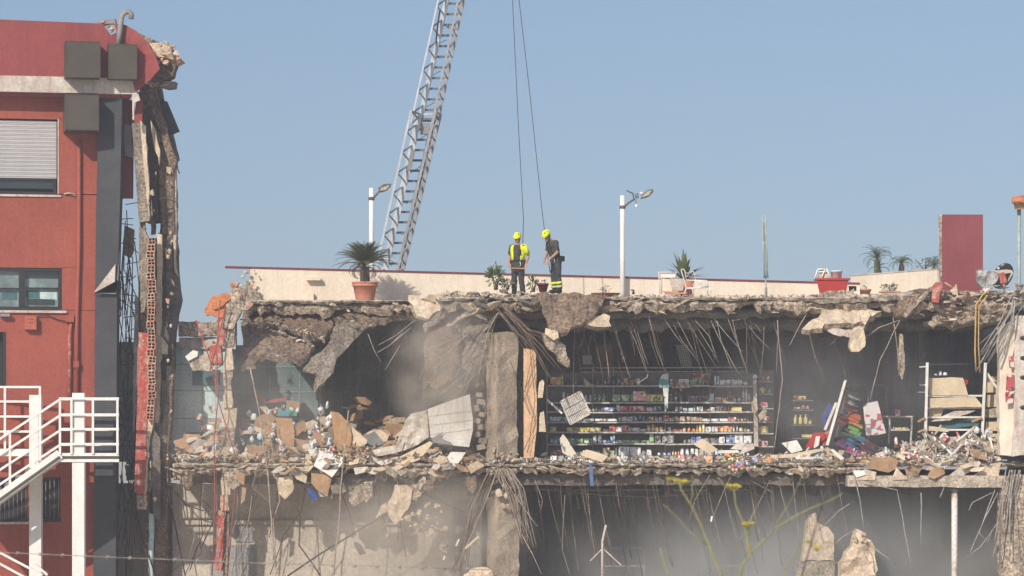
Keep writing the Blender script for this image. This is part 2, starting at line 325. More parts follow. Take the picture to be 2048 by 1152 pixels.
# lumps of torn slab clinging to the edge
PROTO = {}
def protos(key, m, n, flat=1.0, verts=14):
    rr = random.Random(hash(key) % 999 if isinstance(key, int) else sum(map(ord, key)))
    PROTO[key] = [MB().hull((0, 0, 0), (.5, .5, .5 * flat), verts, rr).mesh(key, m) for _ in range(n)]
protos('chunk', M_cbrk, 7); protos('pale_chunk', M_plast, 6, .8); protos('slab_flake', M_screed, 6, .4); protos('dark_chunk', M_dark, 4); protos('brick_chunk', M_brick, 5, .7)
def chunk(key, at, size, name, parent=None, label=None, cat=None, group=None, sq=(1, 1, 1)):
    s = size * random.uniform(.7, 1.3)
    return inst(random.choice(PROTO[key]), name, at, (random.uniform(-.5, .5), random.uniform(-.5, .5), random.uniform(0, 6.3)), (s * sq[0], s * sq[1], s * sq[2]), parent, label, cat, group)
for k in range(44):
    px = random.uniform(1180, 1860); key = random.choice(['chunk', 'slab_flake', 'slab_flake', 'pale_chunk'])
    chunk(key, P(px, random.choice([random.uniform(598, 612), random.uniform(608, 640), random.uniform(615, 640)]), random.uniform(.05, .45)), random.uniform(.16, .5), 'concrete_lump', B, sq=(1.6, .6, .3))
for k in range(16):
    px = random.uniform(486, 900); chunk(random.choice(['chunk', 'slab_flake', 'pale_chunk']), P(px, random.uniform(606, 622), random.uniform(1.45, 1.7)), random.uniform(.12, .3), 'concrete_lump', B, sq=(1.3, .7, .5))
# lit fragments under the right-hand roof edge
for poly, y in (([(1510, 1000), (1780, 905), (2044, 880), (2048, 940), (1900, 1000), (1600, 1050), (1480, 1040)], .25),
                ([(670, 1000), (780, 968), (860, 1000), (830, 1020), (690, 1020)], .3), ([(920, 1000), (1000, 955), (1080, 1000), (1100, 1020), (940, 1015)], .3),
                ([(1290, 1030), (1400, 1000), (1490, 1030), (1440, 1065), (1340, 1060)], .35), ([(40, 1050), (100, 1020), (210, 1052), (80, 1060)], .2), ([(400, 1040), (450, 1010), (510, 1040), (470, 1058)], .3)):
    bp(MB().plate(R1(poly), y, .22, .05, .12, .04), 'torn_slab_edge', M_cbrk)
# slabs folded down from the roof
def slab(tf, pts, y, name, m, th=.22, label=None, jag=.045, relief=.04, me=None):
    return bp(MB().plate(tf(pts), y, th, jag, .14, relief, 0, 1), name, [m, me or M_cbrk], label)
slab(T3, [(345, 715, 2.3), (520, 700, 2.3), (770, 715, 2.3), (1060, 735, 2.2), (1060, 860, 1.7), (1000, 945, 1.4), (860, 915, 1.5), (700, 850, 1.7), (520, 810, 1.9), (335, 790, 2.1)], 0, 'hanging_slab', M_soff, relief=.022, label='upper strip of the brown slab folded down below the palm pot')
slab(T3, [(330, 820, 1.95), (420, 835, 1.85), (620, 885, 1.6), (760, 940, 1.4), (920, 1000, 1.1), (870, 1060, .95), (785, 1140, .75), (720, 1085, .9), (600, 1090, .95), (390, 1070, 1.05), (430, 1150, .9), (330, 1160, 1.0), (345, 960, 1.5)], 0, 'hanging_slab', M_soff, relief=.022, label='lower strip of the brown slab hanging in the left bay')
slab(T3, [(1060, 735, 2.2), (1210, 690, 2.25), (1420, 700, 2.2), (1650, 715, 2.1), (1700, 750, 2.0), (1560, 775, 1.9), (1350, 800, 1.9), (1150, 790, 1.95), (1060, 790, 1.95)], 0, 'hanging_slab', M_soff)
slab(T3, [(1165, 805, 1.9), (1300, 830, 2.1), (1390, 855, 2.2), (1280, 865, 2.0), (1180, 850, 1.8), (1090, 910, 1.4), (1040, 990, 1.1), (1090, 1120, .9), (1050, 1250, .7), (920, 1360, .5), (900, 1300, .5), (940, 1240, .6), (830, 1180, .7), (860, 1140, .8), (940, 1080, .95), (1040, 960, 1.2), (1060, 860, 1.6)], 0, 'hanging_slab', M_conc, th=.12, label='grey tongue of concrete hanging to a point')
slab(T3, [(1660, 610, 1.2), (1700, 595, 1.25), (1780, 640, 1.2), (1850, 645, 1.1), (1900, 720, .9), (1840, 790, .75), (1740, 770, .8), (1720, 720, .9)], 0, 'torn_slab_edge', M_plast, th=.08, label='pale plaster flake on the torn roof edge')
slab(T5, [(250, 590, .9), (550, 580, .6), (470, 640, .6), (380, 680, .7), (300, 740, .9), (290, 660, .95), (170, 640, 1.1)], 0, 'torn_slab_edge', M_plast, th=.15)
for a, b, n in (((335, 800), (700, 850), 12), ((480, 850), (780, 950), 10), ((760, 940), (930, 1005), 10), ((780, 870), (1000, 950), 12), ((345, 715), (1050, 725), 16), ((390, 1070), (720, 1090), 6), ((1180, 800), (1390, 855), 7)):
    for k in range(n):
        t = k / n; q = T3([(a[0] + (b[0] - a[0]) * t + random.uniform(-14, 14), a[1] + (b[1] - a[1]) * t + random.uniform(-10, 10))])[0]
        chunk(random.choice(['slab_flake', 'pale_chunk', 'chunk']), P(q[0], q[1], interp([(600, 2.1), (660, 1.5), (700, 1.0)], q[1]) - .08), random.uniform(.08, .24), 'concrete_lump', B, sq=(1.4, .5, .5))
# draped slab left of the middle column: two ribs and a folded skin
slab(T5, [(540, 590, .3), (600, 600, .3), (560, 650, .35), (400, 740, .6), (270, 830, .8), (195, 895, .9), (180, 840, .95), (280, 760, .8), (420, 670, .55)], 0, 'slab_rib', M_conc, th=.3)
slab(T5, [(660, 690, .15), (640, 730, .15), (500, 790, .3), (380, 860, .5), (365, 840, .55), (440, 790, .4), (560, 710, .25)], 0, 'slab_rib', M_cbrk, th=.25)
slab(T5, [(620, 600, .7), (700, 640, .6), (755, 720, .6), (742, 860, .6), (690, 1000, .5), (640, 1190, .45), (590, 1130, .5), (560, 1240, .45), (500, 1180, .5), (520, 1010, .6), (490, 900, .7), (560, 740, .75)], 0, 'draped_slab', M_conc, th=.15, relief=.07, label='grey slab strip draped down nearest the bare pillar')
slab(T5, [(590, 700, .8), (500, 880, .8), (470, 1010, .7), (490, 1150, .6), (430, 1130, .55), (410, 1290, .45), (350, 1240, .5), (300, 1360, .4), (230, 1300, .45), (170, 1390, .4), (190, 1150, .65), (185, 1000, .85), (210, 910, 1.0), (420, 730, .95)], 0, 'draped_slab', M_soff, th=.15, relief=.07, label='brown slab strip draped down farther from the bare pillar')
for k in range(24):
    q = T5([random.choice([(random.uniform(190, 700), random.uniform(880, 1350)), (random.uniform(480, 760), random.uniform(640, 1150))])])[0]; chunk(random.choice(['chunk', 'slab_flake', 'dark_chunk']), P(q[0], q[1], .35), random.uniform(.06, .2), 'concrete_lump', B, sq=(1.2, .5, .6))
# right of the middle column
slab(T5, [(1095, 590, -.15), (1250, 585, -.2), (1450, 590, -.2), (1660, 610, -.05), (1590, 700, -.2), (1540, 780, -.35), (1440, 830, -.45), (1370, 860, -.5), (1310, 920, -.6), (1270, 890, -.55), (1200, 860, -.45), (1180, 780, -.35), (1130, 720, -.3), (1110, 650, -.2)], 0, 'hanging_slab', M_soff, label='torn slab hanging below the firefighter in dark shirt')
slab(T5, [(1550, 780, -.2), (1640, 740, -.1), (1670, 760, -.1), (1685, 845, -.2), (1570, 855, -.25), (1480, 830, -.25), (1540, 815, -.2)], 0, 'torn_slab_edge', M_plast, th=.3)
slab(T5, [(1160, 870, -.45), (1270, 885, -.5), (1265, 950, -.55), (1230, 965, -.55), (1150, 900, -.45)], 0, 'torn_slab_edge', M_plast, th=.25)
slab(T5, [(1150, 920, -.4), (1260, 960, -.3), (1310, 1010, -.2), (1365, 1160, -.1), (1340, 1190, -.1), (1250, 1100, -.2), (1180, 1000, -.35)], 0, 'torn_slab_edge', M_cbrk, th=.2)
# far right: big flap with a drooping corner, diagonal slab
slab(R2, [(0, 900, .2), (60, 885, .3), (330, 905, .3), (620, 925, .15), (540, 975, -.1), (490, 1020, -.25), (300, 1035, -.35), (190, 1020, -.4), (160, 1070, -.45), (60, 1085, -.5), (20, 1060, -.45), (40, 1030, -.35), (160, 960, 0), (150, 920, .1)], 0, 'hanging_slab', M_plast, th=.18, label='pale torn slab flap drooping at the right bay')
slab(R2, [(410, 1060, -.3), (495, 1040, -.25), (495, 1200, -.35), (455, 1245, -.4), (400, 1240, -.4), (370, 1100, -.35)], 0, 'hanging_slab', M_plast, th=.12)
slab(R2, [(160, 1040, -.2), (260, 1050, -.25), (400, 1080, -.3), (380, 1130, -.3), (300, 1130, -.3), (190, 1080, -.25)], 0, 'torn_slab_edge', M_wstain, th=.15)
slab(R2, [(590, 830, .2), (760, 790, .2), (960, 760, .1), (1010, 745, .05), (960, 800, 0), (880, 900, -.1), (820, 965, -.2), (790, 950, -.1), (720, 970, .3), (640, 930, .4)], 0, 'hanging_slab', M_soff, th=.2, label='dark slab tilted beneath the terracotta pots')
slab(R2, [(1010, 740, .0), (1025, 745, 0), (900, 900, -.15), (820, 965, -.25), (805, 955, -.25), (960, 780, -.05)], 0, 'slab_rib', M_cbrk, th=.12)
slab(R2, [(220, 800, .5), (440, 800, .5), (440, 830, .5), (230, 830, .5)], 0, 'torn_slab_edge', M_dark, th=.1, jag=.02)
slab(R2, [(110, 840, .0), (560, 830, .0), (690, 835, .1), (690, 850, .1), (450, 862, 0), (200, 870, 0), (100, 862, 0)], 0, 'torn_slab_edge', M_conc, th=.3, jag=.03)
slab(R2, [(960, 1030, .6), (1020, 940, .6), (1080, 900, .5), (1300, 880, .4), (1500, 900, .3), (1600, 960, .2), (1500, 1010, .2), (1200, 1040, .4), (1060, 1040, .5)], 0, 'torn_slab_edge', M_cbrk, th=.5, jag=.09, relief=.12, label='ragged layered roof edge below the maroon panel')
# walls inside
def wall(x0, x1, y, z0, z1, name, m, th=.25, label=None): return bp(MB().box(((x0 + x1) / 2, y + th / 2, (z0 + z1) / 2), (x1 - x0, th, z1 - z0)), name, m, label)
X = lambda px, y: (px - 1024) * (D + y) / K
wall(X(486, 7), X(636, 7), 7.0, 7.75, 8.5, 'back_wall', M_inner)
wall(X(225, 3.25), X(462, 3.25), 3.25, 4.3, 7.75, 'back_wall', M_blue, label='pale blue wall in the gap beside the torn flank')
wall(X(460, 7), X(636, 7), 7.0, 4.3, 7.75, 'back_wall', M_blue_shaded, label='pale blue back wall of the left bay, shade painted into its colour')
wall(X(636, 7), X(990, 9), 8.3, 4.3, 8.55, 'back_wall', M_inner)
wall(X(960, 9), X(2080, 9), 9.6, 4.3, 8.55, 'back_wall', M_inner)
bp(MB().box((X(636, 7), 7.9, 6.3), (.2, 1.6, 4.0)), 'side_wall', M_inner)
bp(MB().box((X(1552, 7), 7.4, 6.3), (.18, 4.2, 4.0)), 'side_wall', M_dark)
bp(MB().box((X(1835, 8), 8.2, 6.3), (.18, 2.6, 4.0)), 'side_wall', M_inner)
bp(MB().box((X(2075, 5), 5.2, 6.0), (.2, 10, 5)), 'side_wall', M_inner)
M_joint = mat('wall_joint_grey', (.3, .36, .35))
for z in (4.75, 5.55, 6.35, 7.1): bp(MB().box((X(548, 7), 6.985, z), (2.6, .03, .03)), 'wall_joint', M_joint); bp(MB().box((X(350, 3.25), 3.24, z), (3.2, .02, .03)), 'wall_joint', M_joint)
for px in (470, 540, 600): bp(MB().box((X(px, 7), 6.985, 6.0), (.03, .034, 3.3)), 'wall_joint', M_joint)
for px in (256, 300, 405): bp(MB().box((X(px, 3.25), 3.24, 6.0), (.03, .024, 3.3)), 'wall_joint', M_joint)
wall(X(480, 7), X(560, 7), 6.94, 4.5, 6.1, 'wall_panel', M_teal, .05); wall(X(372, 3.25), X(425, 3.25), 3.2, 4.45, 5.15, 'wall_panel', M_teal, .045); wall(X(385, 3.25), X(440, 3.25), 3.2, 6.5, 6.95, 'wall_panel', M_teal, .045)
mb = MB(); ledge(335, 452, lambda p: 8.30, lambda p: 7.92, 2.95, 3.6, .06, .02, .05, 9, mb); bp(mb, 'rear_beam', M_cbrk)
mb = MB(); ledge(335, 452, 7.88, 7.55, 3.12, 3.6, .02, .03, .03, 12, mb); bp(mb, 'rear_beam', M_wstain)
# first floor slab, its torn edge and beams
ZF = 4.30
mb = MB(); ledge(225, 345, ZF, ZF - .10, 3.2, 7, .015, .03, .05, 9, mb); ledge(345, 2070, ZF, ZF - .10, .0, 9.8, .015, .03, .10, 9, mb); bp(mb, 'floor_screed', M_screed)
mb = MB(); ledge(225, 345, ZF - .104, ZF - .5, 3.25, 7, .01, .04, .05, 9, mb); ledge(345, 1000, ZF - .104, lambda p: ZF - .36 - .09 * math.sin(p / 41) - .05 * math.sin(p / 17), .12, 9.8, .01, .10, .16, 7, mb); ledge(1000, 1720, ZF - .104, ZF - .3, .12, 9.8, .01, .08, .14, 8, mb); bp(mb, 'floor_slab', M_cbrk)
mb = MB(); ledge(600, 2070, ZF - .304, ZF - .62, .5, 9.8, .0, .02, .04, 18, mb); ledge(345, 960, ZF - .31, ZF - .62, 2.0, 2.3, .0, .03, .03, 18, mb)
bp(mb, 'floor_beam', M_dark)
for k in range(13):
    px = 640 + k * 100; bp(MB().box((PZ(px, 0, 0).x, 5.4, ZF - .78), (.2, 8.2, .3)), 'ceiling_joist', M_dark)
mb = MB(); ledge(1694, 2010, ZF - .34, ZF - .66, -.14, .5, .01, .02, .015, 40, mb); bp(mb, 'edge_beam', M_screed, 'beige edge beam at the right end')
for k in range(70):
    px = random.uniform(345, 1720); chunk(random.choice(['chunk', 'slab_flake', 'slab_flake', 'pale_chunk']), P(px, random.uniform(926, 948), random.uniform(-.12, .2)), random.uniform(.12, .36), 'concrete_lump', B, sq=(1.6, .6, .3))
# ground floor walls
wall(X(232, 3.4), X(352, 3.4), 3.4, 0, ZF - .62, 'lower_wall', M_tan)
wall(X(345, 2.3), X(962, 2.3), 2.3, 0, ZF - .62, 'lower_wall', M_tan, label='beige ground floor wall with jagged patches of sun')
bp(MB().box((X(600, 2.2), 2.24, (CZ - 195 / 70.3)), (6.6, .1, .12)), 'wall_band', M_tan)
for a, b, t, q in ((420, 512, 1090, 1200), (470, 505, 1040, 1084), (905, 960, 1000, 1180)):
    p0, p1 = P(a, t, 2.25), P(b, q, 2.25); bp(MB().box(((p0.x + p1.x) / 2, 2.285, (p0.z + p1.z) / 2), (p1.x - p0.x, .05, p0.z - p1.z)), 'blocked_opening', M_inner)
wall(X(962, 8), X(2080, 8), 9.0, 0, ZF - .3, 'lower_wall', M_inner)
bp(MB().box((X(1000, 5), 5.9, 1.9), (.25, 6.6, 3.8)), 'lower_wall', M_inner)
bp(MB().box((X(1635, 3), 3.3, 1.9), (.9, .6, 3.8)), 'lower_pillar', M_inner)
bp(MB().box((X(1800, 7), 7.2, 1.9), (.7, .6, 3.8)), 'lower_pillar', M_inner)
bp(MB().tube([PZ(1040, 3.52, 3.0), PZ(1640, 3.50, 3.2)], .05, 8), 'ceiling_pipe', M_steel); bp(MB().tube([PZ(1030, 3.6, 2.6), PZ(1200, 3.36, 2.6), PZ(1300, 3.30, 2.6), PZ(1420, 3.42, 2.6), PZ(1560, 3.62, 2.6)], .016, 5), 'sagging_cable', M_dusty)
bp(MB().box((X(1420, 8), 8.95, 1.6), (1.6, .08, 3.2)), 'back_doorway', M_dark)
# middle columns
def column(cx, y, a, b, th, z0, z1, name, m, label, top=.05):
    R = Matrix.Rotation(th, 3, 'Z'); mbx = MB(); n = 14; vs = []
    for i in range(n + 1):
        z = z0 + (z1 - z0) * i / n
        for sx, sy in ((-1, -1), (0, -1), (1, -1), (1, 1), (-1, 1), (-1, 0)):
            p = R @ Vector((sx * a / 2, sy * b / 2, 0)); j = .035
            vs.append(Vector((cx + p.x + random.uniform(-j, j), y + p.y + random.uniform(-j, j), z + (random.uniform(-top, top) if i in (0, n) else 0))))
    fs = [(i * 6 + j, i * 6 + (j + 1) % 6, (i + 1) * 6 + (j + 1) % 6, (i + 1) * 6 + j) for i in range(n) for j in range(6)] + [tuple(range(6))[::-1], tuple(range(n * 6, n * 6 + 6))]
    return bp(mbx.add(vs, fs), name, m, label)
M_colm = mat('column_concrete', (0.50, 0.41, 0.31), (0.36, 0.295, 0.225), 1.4, .95, .02, 8, .45, (.22, .18, .15), .15)
column(X(1003, .5), .55, .66, .62, .55, ZF, 7.95, 'pillar', M_colm, 'bare concrete pillar between the two open bays')
column(X(1006, .5), .5, .70, .60, .5, 0, 3.35, 'lower_pillar', M_colm, 'lower concrete pillar with a shattered head', .15)
for k in range(26): chunk(random.choice(['chunk', 'chunk', 'pale_chunk']), P(random.uniform(985, 1035), random.uniform(950, 1020), random.uniform(-.05, .4)), random.uniform(.12, .3), 'concrete_lump', B, sq=(.8, .8, 1.2))
for k in range(16): chunk(random.choice(['chunk', 'slab_flake', 'dark_chunk']), P(random.choice([random.uniform(966, 976), random.uniform(990, 1002), random.uniform(1030, 1040)]), random.uniform(640, 900), .2), random.uniform(.06, .17), 'concrete_lump', B, sq=(.6, .6, 1.3))
for k in range(14): chunk('chunk', P(random.uniform(975, 1035), random.uniform(898, 925), random.uniform(-.1, .2)), random.uniform(.12, .28), 'concrete_lump', B)
for k in range(16): chunk(random.choice(['chunk', 'dark_chunk', 'pale_chunk']), P(random.uniform(930, 1075), random.uniform(600, 640), random.uniform(-.1, .4)), random.uniform(.2, .42), 'concrete_lump', B, sq=(1.4, .8, .5))
# toothed brick edge left of the middle column
mbrk = MB().box((0, 0, 0), (.2, .2, .17)).mesh('brick', M_colm)
for k in range(9): inst(mbrk, 'brick', P(958 + (k % 2) * 5 + random.uniform(-5, 4), 790 + k * 13, .55), (random.uniform(-.2, .2), random.uniform(-.25, .25), random.uniform(-.4, .4)), (random.uniform(.7, 1.2), 1, random.uniform(.7, 1.1)), B)
bp(MB().plate([(1047, 696), (1072, 700), (1074, 860), (1067, 916), (1048, 916), (1054, 800)], .12, .12, .012, .3, .012), 'timber_post', M_plank, 'warm timber plank standing right of the bare pillar')
bp(MB().box((X(1043, 1), 1.2, 6.0), (.24, .6, 3.4)), 'door_post', M_dark)
bp(MB().plate(T6([(755, 100), (775, 85), (788, 100), (775, 180), (745, 182)]), .1, .1, .02, .2), 'plaster_flake', M_plast); bp(MB().plate(T6([(760, 262), (785, 255), (790, 365), (755, 370), (755, 300)]), .12, .1, .02, .2), 'plaster_flake', M_plast)
# right-hand pillar
bp(MB().plate([(1999, 655), (2030, 640), (2032, 820), (2022, 912), (1999, 912)], -.3, .5, .03, .2, .02), 'pillar', M_cream, 'cream pillar face at the far right of the shop')
bp(MB().plate([(2032, 630), (2110, 625), (2110, 912), (2024, 912), (2034, 800)], -.45, .6, .03, .2, .02), 'pillar', M_wstain)
bp(MB().plate([(2003, 958), (2042, 950), (2100, 960), (2100, 1260), (1998, 1260), (2002, 1100)], -.3, .7, .05, .2, .06), 'lower_pillar', M_cbrk, 'pale battered lower pillar at the right edge')
for py in (676, 716, 755, 815): bp(MB().ell(P(2046, py, -.46), (.085, .03, .06), 10, 6), 'pillar_hole', M_black)
bp(MB().box((X(2112, 5) + 2.2, 5.0, 4.3), (4.4, 9.4, 8.6)), 'end_wall', M_cream)
# torn sliver between the red building and the left bay
S = thing('wall_sliver', 'thin torn upright of broken wall draped with red cables', 'broken wall', P(455, 1236, .5))
def sp(tf, pts, y, name, m, th=.3, jag=.035, label=None): return put(MB().plate(tf(pts), y, th, jag, .12, .03), name, m, S, label)
sp(T2, [(940, -10), (985, 10), (975, 70), (935, 165), (888, 160), (900, 80)], .3, 'leaning_slab', M_cbrk, .3)
sp(T2, [(872, 130), (900, 40), (945, -10), (935, 40), (905, 90), (890, 230), (870, 220)], .4, 'plaster_skin', M_redplas, .2)
for i, q in enumerate([(893, 160, 935, 240), (897, 240, 930, 330), (893, 330, 925, 410), (898, 410, 932, 480), (890, 480, 940, 560), (888, 560, 938, 640), (893, 640, 926, 690), (885, 705, 928, 770), (888, 770, 918, 830), (880, 830, 912, 892)]):
    x0, y0, x1, y1 = q; j = lambda: random.uniform(-6, 6)
    sp(T2, [(x0 + j(), y0), (x1 + j(), y0), (x1 + j(), y1 - 3), (x0 + j(), y1 - 3)], .5 + random.uniform(-.08, .08), 'brick', random.choice([M_cbrk, M_plast, M_brick]), .3, .03)
sp(T2, [(872, 890), (901, 890), (890, 1130), (862, 1130)], .5, 'plaster_skin', M_redplas, .3, .012); sp(T2, [(902, 890), (918, 900), (908, 1160), (892, 1160)], .6, 'wall_core', M_conc, .3, .012)
for k in range(12): chunk(random.choice(['chunk', 'pale_chunk', 'brick_chunk']), P(*T2([(random.uniform(925, 1010), random.uniform(-35, 90))])[0], .35), random.uniform(.12, .3), 'wall_lump', S)
for tf, pts in ((T2, [(815, 100), (838, 45), (905, 20), (935, 25), (905, 105), (890, 118), (845, 108)]), (T2, [(838, 60), (880, 35), (920, 28), (915, 50), (860, 90)])):
    put(MB().plate(tf(pts), .35 if pts[0][0] < 820 else .25, .3, .04, .1, .05), 'tile_bed', M_tile, S)
# beige masonry fragment hanging inside the left gap
F = thing('masonry_fragment', 'sloping masonry fragment with a red block inside the left gap', 'rubble', P(410, 745, 2))
put(MB().plate(T2([(748, 290), (880, 232), (892, 300), (850, 330), (770, 335)]), 2.0, .5, .04, .15, .05), 'beige_block', M_screed, F); put(MB().plate(T2([(838, 232), (885, 225), (890, 300), (840, 300)]), 1.9, .4, .02, .2, .03), 'red_block', M_redplas, F)
put(MB().plate(T2([(740, 275), (770, 250), (795, 250), (790, 272), (755, 290)]), 1.9, .3, .03, .15, .03), 'white_block', M_wboard, F)

# parapet with coping on the roof terrace
W = thing('parapet_wall', 'cream terrace parapet with maroon coping behind the potted palm', 'wall', P(1000, 600, 7))
def ya(px):                                   # depth of the parapet face along its line
    a, b = P(500, 535, 3.4), P(1640, 565, 5.8); f = lambda t: a.x + (b.x - a.x) * t - (px - 1024) * (D + a.y + (b.y - a.y) * t) / K
    lo, hi = -.1, 1.3
    for _ in range(40):
        md = (lo + hi) / 2
        if f(md) > 0: hi = md
        else: lo = md
    return a.y + (b.y - a.y) * lo
ZP = 9.88; xa, xb = P(500, 0, 3.4), P(1720, 0, ya(1720)); dv = Vector((xb.x - xa.x, xb.y - xa.y, 0)).normalized(); nv = Vector((dv.y, -dv.x, 0))
Rw = Matrix((dv, -nv, Vector((0, 0, 1)))).transposed()
Lw = (Vector((xb.x, xb.y, 0)) - Vector((xa.x, xa.y, 0))).length; c0 = (Vector((xa.x, xa.y, 0)) + Vector((xb.x, xb.y, 0))) / 2
zl, zr = P(500, 535, 3.4).z, P(1720, 567.2, ya(1720)).z
def prism(l0, l1, o0, o1, za, zb, ta, tb):
    e = lambda l, o, z: Vector((xa.x, xa.y, z)) + dv * l + nv * o
    return MB().add([e(l, o, z) for l, z0, z1 in ((l0, za, ta), (l1, zb, tb)) for o in (o0, o1) for z in (z0, z1)], [(0, 1, 3, 2), (4, 6, 7, 5), (0, 4, 5, 1), (2, 3, 7, 6), (1, 5, 7, 3), (0, 2, 6, 4)])
put(prism(0, Lw, -.24, 0, 8.4, 8.4, zl - .03, zr - .03), 'wall_face', M_cream, W)
c1 = c0 - dv * .35
put(prism(-.7, Lw, -.28, .02, zl - .017, zr - .028, zl + .04, zr + .03), 'coping', M_coping, W)
def on_par(px, py, out): y = ya(px); p = P(px, py, y); return p + nv * out
mb = MB(); a, b = on_par(611, 555, 0), on_par(640, 555, 0)
mb.add([a, b, a + nv * .22, b + nv * .22, a + Vector((0, 0, -.04)), b + Vector((0, 0, -.04)), a + nv * .22 + Vector((0, 0, -.09)), b + nv * .22 + Vector((0, 0, -.09))], [(0, 1, 3, 2), (4, 6, 7, 5), (2, 3, 7, 6), (0, 2, 6, 4), (1, 5, 7, 3), (0, 4, 5, 1)]); put(mb, 'vent_hood', M_cream, W)
put(MB().box(on_par(621, 594, .08), (.16, .16, .24), Rw), 'vent_block', M_cream, W)
for k in range(22):
    chunk(random.choice(['pale_chunk', 'chunk', 'pale_chunk']), P(random.uniform(486, 520) - random.random() ** 2 * 8, random.uniform(536, 600) , 3.2), random.uniform(.07, .18), 'broken_end', W)
put(MB().plate([(494, 560), (520, 590), (523, 606), (486, 608), (488, 575)], 3.1, .15, .03, .12, .02), 'broken_end', M_cbrk, W)
W2 = thing('parapet_wall', 'low cream parapet rising towards the maroon panel', 'wall', P(1800, 600, 5))
a, b = P(1708, 548, 7.0), P(1882, 535, 3.0); d2 = Vector((b.x - a.x, b.y - a.y, 0)); L2 = d2.length; d2.normalize(); n2 = Vector((d2.y, -d2.x, 0)); R2w = Matrix((d2, -n2, Vector((0, 0, 1)))).transposed()
put(MB().box(((a.x + b.x) / 2, (a.y + b.y) / 2, 9.1), (L2, .24, 1.45), R2w), 'wall_face', M_cream, W2)
put(MB().box(((a.x + b.x) / 2, (a.y + b.y) / 2, 9.835), (L2 + .04, .28, .03), R2w), 'coping', M_wstain, W2)
# ------------------------------------------------------------------ the red building
TH = math.radians(12); RB = 3.5; YF = -3.0 + RB; FE = Vector((math.cos(TH), math.sin(TH), 0)); FN = Vector((math.sin(TH), -math.cos(TH), 0)); FO = Vector(((0 - 1024) * (D + YF) / K, YF, 0))
P_shop = P
def P(px, py, y=0.0): return P_shop(px, py, y + RB)
FR = Matrix((FE, -FN, Vector((0, 0, 1)))).transposed()
def fu(px, out=0):
    o = FO + FN * out; q = (px - 1024) / K; return (q * (D + o.y) - o.x) / (FE.x - q * FE.y)
def fp(px, py, out=0):
    p = FO + FN * out + FE * fu(px, out); p.z = CZ - (py - HZ) * (D + p.y) / K; return p
def fbox(mb, px0, py0, px1, py1, o0, o1, m=0):
    u0, u1 = fu(px0, o1), fu(px1, o1); pm = fp((px0 + px1) / 2, 0, o1); s = (D + pm.y) / K; z0, z1 = CZ - (py1 - HZ) * s, CZ - (py0 - HZ) * s
    c = FO + FE * (u0 + u1) / 2 + FN * (o0 + o1) / 2; c.z = (z0 + z1) / 2
    return mb.box(c, (u1 - u0, o1 - o0, z1 - z0), FR, m)
A = thing('red_building', 'red rendered building with slate corner pilaster and torn right flank', 'building', (FO.x + 1, FO.y + 2, 0))
def ap(mb, name, mats, parent=None, label=None): return put(mb, name, mats, parent or A, label)
def fb(px0, py0, px1, py1, o0, o1, name, m, parent=None, label=None): return ap(fbox(MB(), px0, py0, px1, py1, o0, o1), name, m, parent, label)
XL = -150
# wall with real openings: pieces round the windows
wm = MB()
for q in ((XL, 160, 195, 237), (115, 237, 195, 388), (XL, 388, 195, 535), (124, 535, 195, 620), (XL, 620, 195, 664), (11, 664, 195, 776), (XL, 776, 195, 955), (56, 955, 84, 1044), (121, 955, 195, 1044), (XL, 1044, 195, 1240)):
    fbox(wm, *q, -.35, 0)
ap(wm, 'wall', M_red); fb(-640, 160, XL - .3, 1240, -.35, 0, 'wall', M_red); fb(-640, 33, XL - .3, 151.6, .2, .55, 'roof_parapet', M_maroon); fb(-640, 152, XL - .3, 184, -.3, .62, 'cornice_band', M_wstain); fb(-640, 158, XL - .3, 1240, -3.5, -.55, 'building_core', M_dark)
fb(XL, 155, 235, 1240, -3.5, -.55, 'building_core', M_dark)
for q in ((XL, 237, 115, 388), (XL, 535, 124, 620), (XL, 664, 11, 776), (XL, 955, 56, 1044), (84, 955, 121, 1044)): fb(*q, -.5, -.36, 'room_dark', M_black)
# parapet, band, cornice
pm = MB(); n = 14; pv = []
ap(MB().add([fp(XL, 33, .55), fp(205, 47, .55), fp(222, 70, .55), fp(235, 64, .55), fp(262, 76, .55), fp(270, 160, .55), fp(XL, 158, .55)] + [fp(XL, 33, .2), fp(205, 47, .2), fp(222, 70, .2), fp(235, 64, .2), fp(262, 76, .2), fp(270, 160, .2), fp(XL, 158, .2)],
   [(0, 6, 5, 4, 3, 2, 1)] + [(i, (i + 1) % 7, (i + 1) % 7 + 7, i + 7) for i in range(7)] + [(7, 8, 9, 10, 11, 12, 13)]), 'roof_parapet', M_maroon)
fb(XL, 152, 268, 184, -.3, .62, 'cornice_band', M_wstain, label='stained pale cornice band')
fb(XL, 184.4, 262, 192, -.3, .45, 'soffit_band', M_maroon)
for k in range(9): chunk(random.choice(['pale_chunk', 'brick_chunk']), fp(random.uniform(200, 232), random.uniform(44, 76), .4), random.uniform(.08, .2), 'broken_brick', A)
ap(MB().plate([(193, 41), (228, 38), (231, 46), (205, 50)], -2.3, .35, .02, .15, .02), 'flashing', M_steel)
# curled vent pipe
pp = [fp(x, y, .75) for x, y in ((237, 88), (240, 60), (243, 36), (246, 28), (252, 24), (259, 24), (263, 29), (262, 38))]
ap(MB().tube(pp, .075, 10), 'vent_pipe', mat('pipe_grey', (.30, .30, .28), (.24, .24, .22), 2, .6))
